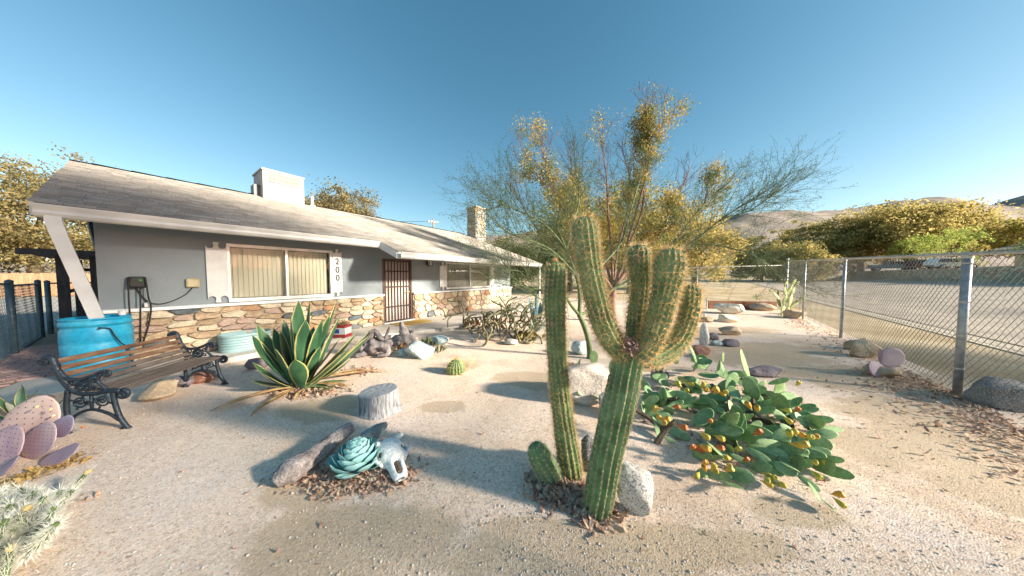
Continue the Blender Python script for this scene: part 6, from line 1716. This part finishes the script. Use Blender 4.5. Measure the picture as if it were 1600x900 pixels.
# timber edging in the corner
tb0 = G(1105, 482); tb1 = G(1212, 484); mb = MB(); d = tb1-tb0
MTIM = M('timber_red', [(.26, .11, .06), (.38, .19, .11)], scale=4, stretch=(3, 3, 3), rough=.9)
te = thing('timber_edging', 'low red-brown landscape timbers stacked in the far right corner', 'timber edging', (tb0+tb1)/2)
for j, (s0, s1) in enumerate(((0, .52), (.53, 1.0))):
    for lv in range(2):
        a = tb0+d*s0; b = tb0+d*s1; mb = MB(); mb.box((a+b)/2+Vector((0, rnd.uniform(-.02, .02), .11+lv*.19)), ((b-a).length-.02, .18, .18), Matrix.Rotation(math.atan2(d.y, d.x)+rnd.uniform(-.01, .01), 3, 'Z')); build('timber', mb, MTIM, te)
lg0 = G(1236, 492); mb = MB(); mb.tube([lg0+Vector((0, .1, .13)), lg0+Vector((.55, .15, .13))], .14, 14)
tag(build('log_section', mb, M('log_gold', [(.34, .22, .08), (.48, .34, .15)], scale=8, rough=.9, bump=.4), org=lg0), 'short golden brown log right of the corner prickly pear', 'log')
for k, (px, py, h) in enumerate(((1104, 484, .55), (1100, 500, .25))):
    b = G(px, py); mb = MB(); mb.tube([b, b+Vector((.01, 0, h))], .035, 8); tag(build('marker_stake', mb, MWHT, org=b), ('tall' if k == 0 else 'short')+' white stake at the left end of the low timber edging', 'stake')

# ------------------------------------------------------------------ green-barked tree and the bare-twigged golden tree behind it
MPV = M('green_bark', [(.08, .115, .045), (.14, .17, .075)], scale=8, rough=.7, bump=.2, bscale=40)
MPVL = M('palo_leaf', [(.07, .11, .05), (.14, .18, .08)], scale=2, rough=.7, trans=.3)
tb_ = G(922, 560); pv = thing('palo_verde_tree', 'wispy green-barked desert tree with fine drooping twigs behind the cacti', 'tree', tb_)
TY = tb_.y; rg = random.Random(77)
mb = MB(); fork = D(905, 492, TY)
mb.tube(catmull([tb_+Vector((0, 0, -.1)), D(920, 535, TY), D(913, 510, TY), fork], 4), [.058, .056, .054, .053, .052, .05, .05, .05, .05, .05, .05, .05, .048], 9, cap=False)
def limb(P, r0, r1):
    c = catmull(P, 4); k = len(c); mb.tube(c, [lerp(r0, r1, i/(k-1)) for i in range(k)], 7, cap=False); return c
lm = []
f1 = D(898, 470, TY); f2 = D(918, 460, TY+.1)
lm.append(limb([fork, D(893, 478, TY-.1), D(884, 465, TY-.2), D(868, 455, TY-.4), D(835, 452, TY-.5), D(805, 440, TY-.4)], .035, .010))
lm.append(limb([fork, D(906, 462, TY), D(900, 430, TY), D(885, 390, TY+.1), D(870, 355, TY+.2)], .045, .014))
lm.append(limb([D(885, 390, TY+.1), D(850, 350, TY), D(800, 325, TY-.1), D(785, 318, TY-.2)], .022, .007))
lm.append(limb([D(900, 430, TY), D(860, 390, TY-.3), D(810, 370, TY-.6), D(790, 362, TY-.8)], .024, .007))
lm.append(limb([D(885, 390, TY+.1), D(895, 350, TY+.3), D(905, 310, TY+.5), D(900, 270, TY+.5)], .024, .008))
lm.append(limb([D(906, 462, TY), D(935, 420, TY+.3), D(970, 380, TY+.6), D(985, 330, TY+.8), D(1000, 280, TY+.9)], .034, .010))
lm.append(limb([fork, D(930, 480, TY+.3), D(960, 450, TY+.5), D(1020, 420, TY+.7), D(1080, 380, TY+.8), D(1130, 340, TY+.7), D(1180, 310, TY+.6)], .034, .010))
lm.append(limb([D(1130, 340, TY+.7), D(1170, 330, TY+.5), D(1205, 305, TY+.3)], .014, .005))
lm.append(limb([D(1080, 380, TY+.8), D(1130, 385, TY+.6), D(1180, 400, TY+.4), D(1215, 430, TY+.3)], .016, .006))
lm.append(limb([D(960, 450, TY+.5), D(1030, 440, TY+.9), D(1100, 430, TY+1.2), D(1170, 430, TY+1.2)], .02, .006))
lm.append(limb([D(1020, 420, TY+.7), D(1060, 370, TY+1.0), D(1090, 330, TY+1.2), D(1120, 300, TY+1.2)], .018, .006))
lm.append(limb([D(885, 465, TY-.2), D(850, 470, TY-.3), D(810, 440, TY-.5), D(790, 420, TY-.7)], .016, .006))
tips = []
tw = MB()
for li, c in enumerate(lm):
    k = len(c)
    for i in range(int(k*.3), k):
        for _ in range(3 if li in (0, 9, 11) else 5):
            d = (c[min(i+1, k-1)]-c[max(i-1, 0)]).normalized()
            nd = (d+Vector((rg.gauss(0, .6), rg.gauss(0, .6), rg.gauss(.15, .55)))).normalized()
            grow(tw, c[i], nd, rg.uniform(.35, .72), .0050, 2, rg, spread=.65, seg=4, sides=4, kids=(2, 4), lr=.62, rr=.6, up=.02, wob=.16, tips=tips, minr=.0014)
build('trunk', mb, MPV, pv, smooth=True)
tag(build('twigs', tw, MPV, pv), kind='stuff')
rs = np.random.RandomState(4); P = np.array([tuple(t) for t in tips]); print('palo tips', len(tips), len(tw.f))
P = np.repeat(P, 3, axis=0)+rs.normal(size=(len(P)*3, 3))*.018
V_, F_ = leaves_np(P, .0085, rs); me = npmesh('foliage', V_, F_, MPVL, org=tb_); tag(put('foliage', me, tb_, pv), kind='stuff')
# golden tree with bare reddish twigs, farther back
MRTW = M('reddish_twig', [(.16, .085, .07), (.27, .15, .12)], scale=6, rough=.85)
GY = 9.2; gtb = Vector((atd(958, GY)[0], GY, 0)); gt = thing('golden_leaf_tree', 'taller tree with bare reddish twigs and sparse yellow leaves behind the palo verde', 'tree', gtb)
mb = MB(); rg = random.Random(5); tips = []
g1 = D(958, 455, GY); mb.tube([gtb-Vector((0, 0, .1)), D(956, 470, GY), g1], [.14, .12, .11], 9, cap=False)
tw = MB()
for (pts) in ([(930, 400, 0), (895, 345, -.3), (860, 300, -.4), (825, 255, -.3)], [(940, 390, .2), (915, 335, .3), (900, 290, .3), (890, 245, .3)], [(955, 390, 0), (950, 330, .1), (948, 280, .1), (940, 225, .1)], [(975, 400, 0), (1000, 340, .2), (1008, 280, .2), (1012, 225, .1), (1040, 185, 0)],
              [(980, 400, -.3), (1030, 345, -.3), (1060, 305, -.2), (1075, 270, 0)], [(985, 420, .3), (1050, 380, .5), (1090, 335, .5), (1105, 305, .4)], [(930, 420, .3), (865, 385, .4), (830, 345, .4), (812, 310, .3)], [(965, 390, .5), (980, 330, .6), (985, 285, .6), (975, 245, .5)],
              [(1008, 280, .2), (1013, 220, .2), (1008, 180, .2)], [(920, 405, -.2), (885, 330, 0), (860, 275, 0), (850, 240, 0)], [(930, 410, -.6), (900, 370, -.9), (880, 330, -1.0)], [(985, 410, -.5), (1020, 380, -.8), (1040, 345, -.9)]):
    P = [g1]+[D(x, y, GY+dy) for x, y, dy in pts]; c = catmull(P, 5); k = len(c)
    mb.tube(c, [lerp(.055, .010, i/(k-1)) for i in range(k)], 7, cap=False)
    for i in range(int(k*.35), k):
        for _ in range(2):
            d = (c[min(i+1, k-1)]-c[max(i-1, 0)]).normalized()
            grow(tw, c[i], (d+Vector((rg.gauss(0, .5), rg.gauss(0, .5), rg.gauss(.25, .4)))).normalized(), rg.uniform(.4, .75), .009, 2, rg, spread=.6, seg=4, sides=4, kids=(2, 4), lr=.62, rr=.6, up=.06, wob=.13, tips=tips, minr=.003)
build('trunk', mb, MRTW, gt, smooth=True); tag(build('twigs', tw, MRTW, gt), kind='stuff')
T = np.array([tuple(t) for t in tips]); print('gold tips', len(T))
# leaves only in patches
kp = np.array([noise.noise(Vector(t)*.75+Vector((3, 1, 5)))+(.52 if t[2] < 3.6 else .25 if t[2] < 4.3 else -.16) > .05 for t in T]); T2 = T[kp]; T2 = np.repeat(T2, 6, axis=0)+rs.normal(size=(len(T2)*6, 3))*.13
V_, F_ = leaves_np(T2, .034, rs); MGL = M('golden_leaf', [(.13, .16, .05), (.28, .26, .07), (.46, .34, .09)], scale=2.2, detail=3, rough=.6, trans=.4, lo=.38, hi=.6)
tag(put('foliage', npmesh('foliage', V_, F_, MGL, org=gtb), gtb, gt), kind='stuff')

# ------------------------------------------------------------------ the bench
MCI = M('cast_iron', [(.018, .03, .045), (.035, .05, .07)], scale=20, rough=.45, metal=.3, bump=.25, bscale=60)
MSLT = M('bench_slat', [(.10, .05, .03), (.18, .10, .06), (.23, .15, .095)], scale=3, stretch=(6, 1.2, 6), detail=7, rough=.65, bump=.3, bscale=12)
MSLG = M('bench_slat_weathered', [(.085, .065, .055), (.16, .13, .11)], scale=3, stretch=(6, 1.2, 6), detail=7, rough=.75, bump=.3, bscale=12)
B0 = G(192, 672); B1 = G(352, 600); bl = Vector((B1.x-B0.x, B1.y-B0.y, 0)); BL = bl.length; bx = bl.normalized(); by = Vector((-bx.y, bx.x, 0))     # by: from front to back
bench = thing('garden_bench', 'wooden slatted garden bench with ornate dark cast iron ends', 'bench', (B0+B1)/2+by*.25)
def BP(l, d, z): return B0+bx*l+by*d+Vector((0, 0, z))
def bench_end(l):
    mb = MB(); r = .024
    def sw(pts, rad=r, n=7, w=1.0): mb.tube(catmull([BP(l, d, z) for d, z in pts], 5), rad, n)
    def scroll(cd, cz, R, a0, turns, rad=.012, sgn=1):
        P = []
        for i in range(int(12*turns)+1): a = a0+sgn*2*PI*i/12; q = R*(1-.75*i/(12*turns)); P.append(BP(l, cd+math.cos(a)*q, cz+math.sin(a)*q))
        mb.tube(P, rad, 7)
    # back upright sweeping into the seat rail and down to the front foot
    sw([(.62, .77), (.58, .80), (.54, .78), (.52, .70), (.48, .58), (.42, .47), (.34, .41), (.22, .40), (.10, .42), (.02, .41)], .024, 8)
    scroll(.60, .755, .045, PI*.5, 1.2, .016, -1)
    scroll(.0, .375, .05, PI*.5, 1.3, .02, 1)
    # arm
    sw([(.50, .66), (.44, .57), (.34, .555), (.24, .585), (.17, .62), (.12, .625)], .018, 8); scroll(.125, .595, .035, PI*.5, 1.2, .014, 1)
    sw([(.17, .60), (.20, .53), (.16, .47), (.12, .42)], .015)
    # rosette in the arm
    for R in (.062, .045): mb.tube([BP(l, .30+math.cos(2*PI*i/20)*R, .485+math.sin(2*PI*i/20)*R) for i in range(21)], .009, 6)
    for k in range(6): a = PI*k/3; mb.tube([BP(l, .30, .485), BP(l, .30+math.cos(a)*.05, .485+math.sin(a)*.05)], [.016, .006], 6)
    scroll(.40, .52, .035, 0, 1.2, .009); scroll(.22, .53, .03, PI, 1.2, .009, -1); scroll(.22, .455, .025, 0, 1.0, .008)
    # legs and lower lattice
    sw([(.44, .45), (.46, .30), (.46, .15), (.475, .03), (.47, 0)], .020); sw([(.08, .40), (.07, .28), (.04, .14), (.0, .05), (-.03, .005)], .021)
    mb.tube([BP(l, -.05, .008), BP(l, .03, .012)], .014, 7); mb.tube([BP(l, .44, .008), BP(l, .50, .008)], .014, 7)
    sw([(.455, .08), (.40, .18), (.27, .235), (.13, .18), (.045, .10)], .015)
    for cd in (.17, .35): 
        mb.tube([BP(l, cd+math.cos(2*PI*i/16)*.048, .315+math.sin(2*PI*i/16)*.048) for i in range(17)], .009, 6); scroll(cd, .315, .03, 0, 1.3, .008)
        for k in range(4): a = PI*k/2+.4; mb.tube([BP(l, cd+math.cos(a)*.05, .315+math.sin(a)*.05), BP(l, cd+math.cos(a)*.08, .315+math.sin(a)*.08)], .009, 5)
    mb.tube([BP(l, .21, .315), BP(l, .31, .315)], .014, 6); mb.tube([BP(l, .26, .24), BP(l, .26, .39)], .012, 6)
    # leafy relief along the back upright
    for i in range(14):
        t = i/13; d, z = lerp(.53, .40, t**1.5), lerp(.72, .45, t); c = BP(l, d-.018, z-.012); mb.tube([c-bx*.018, c+bx*.018], [.014, .014], 6)
    build('end_frame', mb, MCI, bench, smooth=True)
bench_end(0.02); bench_end(BL-.02)
bz = Matrix((bx, by, Vector((0, 0, 1)))).transposed()
for i, (d, z, tl) in enumerate(((.545, .745, 1.25), (.522, .675, 1.2), (.495, .608, 1.15), (.465, .545, 1.05), (.43, .487, .9))):
    mb = MB(); R = bz@Matrix.Rotation(tl, 3, 'X'); mb.box((0, 0, 0), (BL-.02, .052, .020), R)
    me = mesh('back_slat', mb, MSLT if i < 3 else MSLG); o = put('back_slat', me, BP(BL/2, d-.018, z), bench); bv = o.modifiers.new('b', 'BEVEL'); bv.width = .004
for i, d in enumerate((.385, .325, .265, .205, .145, .088, .03)):
    mb = MB(); R = bz@Matrix.Rotation(-.05+(.35 if i == 6 else 0)-(.25 if i == 0 else 0), 3, 'X'); mb.box((0, 0, 0), (BL-.02, .044, .022), R)
    me = mesh('seat_slat', mb, MSLG); o = put('seat_slat', me, BP(BL/2, d, .428-(.012 if i == 6 else 0)+(.01 if i == 0 else 0)-.012*math.sin(i*.5)), bench); bv = o.modifiers.new('b', 'BEVEL'); bv.width = .004
for d0, z0, d1, z1 in ((.44, .47, .53, .75), (.03, .405, .40, .41)):
    mb = MB(); mb.tube([BP(BL*.5, d0+.01, z0), BP(BL*.5, d1+.01, z1)], .008, 6); build('brace', mb, MCI, bench)

# ------------------------------------------------------------------ barrel, trough, pots
MBLU = M('barrel_plastic', [(.01, .24, .42), (.01, .34, .56), (.06, .42, .60)], scale=4, detail=10, lo=.3, hi=.72, fine=(25, .9), rough=.45, spec=.5, bump=.05, bscale=6)
br = thing('rain_barrel', 'bright blue open plastic rain barrel under the white downspout', 'barrel', BAR)
mb = MB(); n_ = 48
pf = [(.255, .10), (.275, .12), (.285, .20), (.295, .38), (.288, .40), (.298, .42), (.305, .62), (.297, .64), (.305, .66), (.300, .82), (.287, .86), (.289, .885), (.302, .89), (.304, .93), (.292, .945), (.289, .975), (.300, .98), (.298, 1.0), (.285, 1.0), (.280, .96), (.270, .60), (.26, .13), (.0, .13)]
for r, z in pf:
    for j in range(n_): a = 2*PI*j/n_; mb.v.append(BAR+Vector((math.cos(a)*r, math.sin(a)*r, z)))
mb.f = [(i*n_+j, i*n_+(j+1) % n_, (i+1)*n_+(j+1) % n_, (i+1)*n_+j) for i in range(len(pf)-1) for j in range(n_)]+[tuple(range(n_))[::-1]]; mb.m = [0]*len(mb.f)
build('shell', mb, MBLU, br, smooth=True)
mb = MB(); mb.add([BAR+Vector((math.cos(2*PI*j/24)*.278, math.sin(2*PI*j/24)*.278, .90)) for j in range(24)], [tuple(range(24))]); build('water', mb, M('dark_water', (.01, .03, .035), rough=.05), br)
dirc = (Vector((0, 0, 0))-Vector((BAR.x, BAR.y, 0))).normalized()
mb = MB(); c = BAR+dirc*.30+Vector((.03, 0, .86)); mb.tube([c-dirc*.01, c+dirc*.012], .016, 10); build('overflow_hole', mb, MCBL, br)
hp = BAR+dirc*.31
sd = Vector((-dirc.y, dirc.x, 0)); sd = sd if sd.x > 0 else -sd
mb = MB(); mb.tube(catmull([hp+sd*.02+Vector((0, 0, .86)), hp+sd*.09+dirc*.01+Vector((0, 0, .84)), hp+sd*.12+dirc*.015+Vector((0, 0, .75)), hp+sd*.17+dirc*.01+Vector((0, 0, .62)), hp+sd*.24-dirc*.02+Vector((0, 0, .48)), hp+sd*.26+Vector((0, 0, .14))], 6), .008, 6)
tag(build('hose', mb, MCBL, smooth=True), 'thin dark hose hanging down the front of the blue barrel', 'hose')
cpos = BAR+sd*.21+Vector((0, 0, 1.0)); cup = thing('plastic_cup', 'small white cup standing on the rim of the blue barrel', 'cup', cpos)
mb = MB(); mb.tube([cpos, cpos+Vector((0, 0, .06))], [.034, .038], 14); build('cup_body', mb, MWHS, cup)
mb = MB(); mb.tube([cpos+Vector((0, 0, .061)), cpos+Vector((0, 0, .07))], .041, 14); build('lid', mb, MWHT, cup)
MTRO = M('trough_steel', [(.22, .36, .38), (.32, .46, .47)], scale=3, rough=.5, metal=.2, bump=.1)
tc_ = H(1.25, 7.62, WZ); tr = thing('stock_trough', 'oval pale blue corrugated trough between the bench and the stone wall', 'trough', tc_)
mb = MB(); nst = 40
pf = [(1, 0)]+[(1.0+.028*math.sin(i*PI/2), .02+i*.0125) for i in range(22)]+[(1.03, .305), (1.035, .32), (1.0, .325), (.97, .32), (.96, .10), (.0, .10)]
for r, z in pf:
    for j in range(nst):
        a = 2*PI*j/nst; ex = abs(math.cos(a))**.7*math.copysign(1, math.cos(a)); ey = abs(math.sin(a))**.7*math.copysign(1, math.sin(a))
        mb.v.append(tc_+U*(ex*.38*r)+N*(ey*.27*r)+Vector((0, 0, z*1.05)))
mb.f = [(i*nst+j, i*nst+(j+1) % nst, (i+1)*nst+(j+1) % nst, (i+1)*nst+j) for i in range(len(pf)-1) for j in range(nst)]; mb.m = [0]*len(mb.f)
build('tub', mb, MTRO, tr, smooth=True)
mb = MB(); mb.add([tc_+U*(math.cos(2*PI*j/24)*.34)+N*(math.sin(2*PI*j/24)*.24)+Vector((0, 0, .25)) for j in range(24)], [tuple(range(24))]); build('soil', mb, MSB, tr)
# painted pot with red, white and blue, by the wall left of the door
pc = G(535, 526, WZ); pc.z = WZ; pt = thing('planter_pot', 'square pot painted red white and blue by the stone wall left of the door', 'pot', pc)
mb = MB(); mb.box(pc+Vector((0, 0, .16)), (.30, .26, .16)); build('white_band', mb, MWHT, pt)
mb = MB(); mb.box(pc+Vector((0, 0, .04)), (.31, .27, .08)); mb.box(pc+Vector((0, 0, .265)), (.31, .27, .05)); build('red_band', mb, M('pot_red', (.30, .03, .03), rough=.6), pt)
mb = MB(); mb.box(pc+Vector((-.05, -.132, .16)), (.12, .006, .10)); build('blue_patch', mb, M('pot_blue', (.02, .06, .25), rough=.6), pt)
mb = MB(); rg = random.Random(3)
for _ in range(70):
    a = Vector((rg.gauss(0, .5), rg.gauss(0, .5), 1)).normalized(); p = pc+Vector((rg.gauss(0, .05), rg.gauss(0, .05), .28))+a*rg.uniform(0, .14); b = a.orthogonal().normalized()*.015; mb.add([p-b, p+a*.03, p+b, p-a*.03], [(0, 1, 2, 3)])
build('plant', mb, MPRD, pt)
mt = G(628, 503, WZ); mb = MB(); mb.hbox(da+.05, db+.15, 7.05, 7.75, WZ+.002, WZ+.018); tag(build('door_mat', mb, M('mat_gold', [(.42, .27, .07), (.55, .38, .12)], scale=40, rough=1), org=mt), 'golden brown doormat in front of the iron screen door', 'mat')
lt = G(637, 541, .50); ln_ = thing('lantern_ornament', 'tiny metal lantern hanging on the driftwood stump', 'lantern', D(626, 512, G(628, 541).y))
c = wloc(ln_); mb = MB(); mb.tube([c+Vector((math.cos(PI*i/8)*.03, 0, .02+math.sin(PI*i/8)*.07)) for i in range(9)], .004, 5); build('handle', mb, MIRN, ln_)
mb = MB(); mb.tube([c+Vector((0, 0, -.08)), c+Vector((0, 0, .0)), c+Vector((0, 0, .03))], [.03, .03, .008], 8); build('lantern_body', mb, MIRN, ln_)
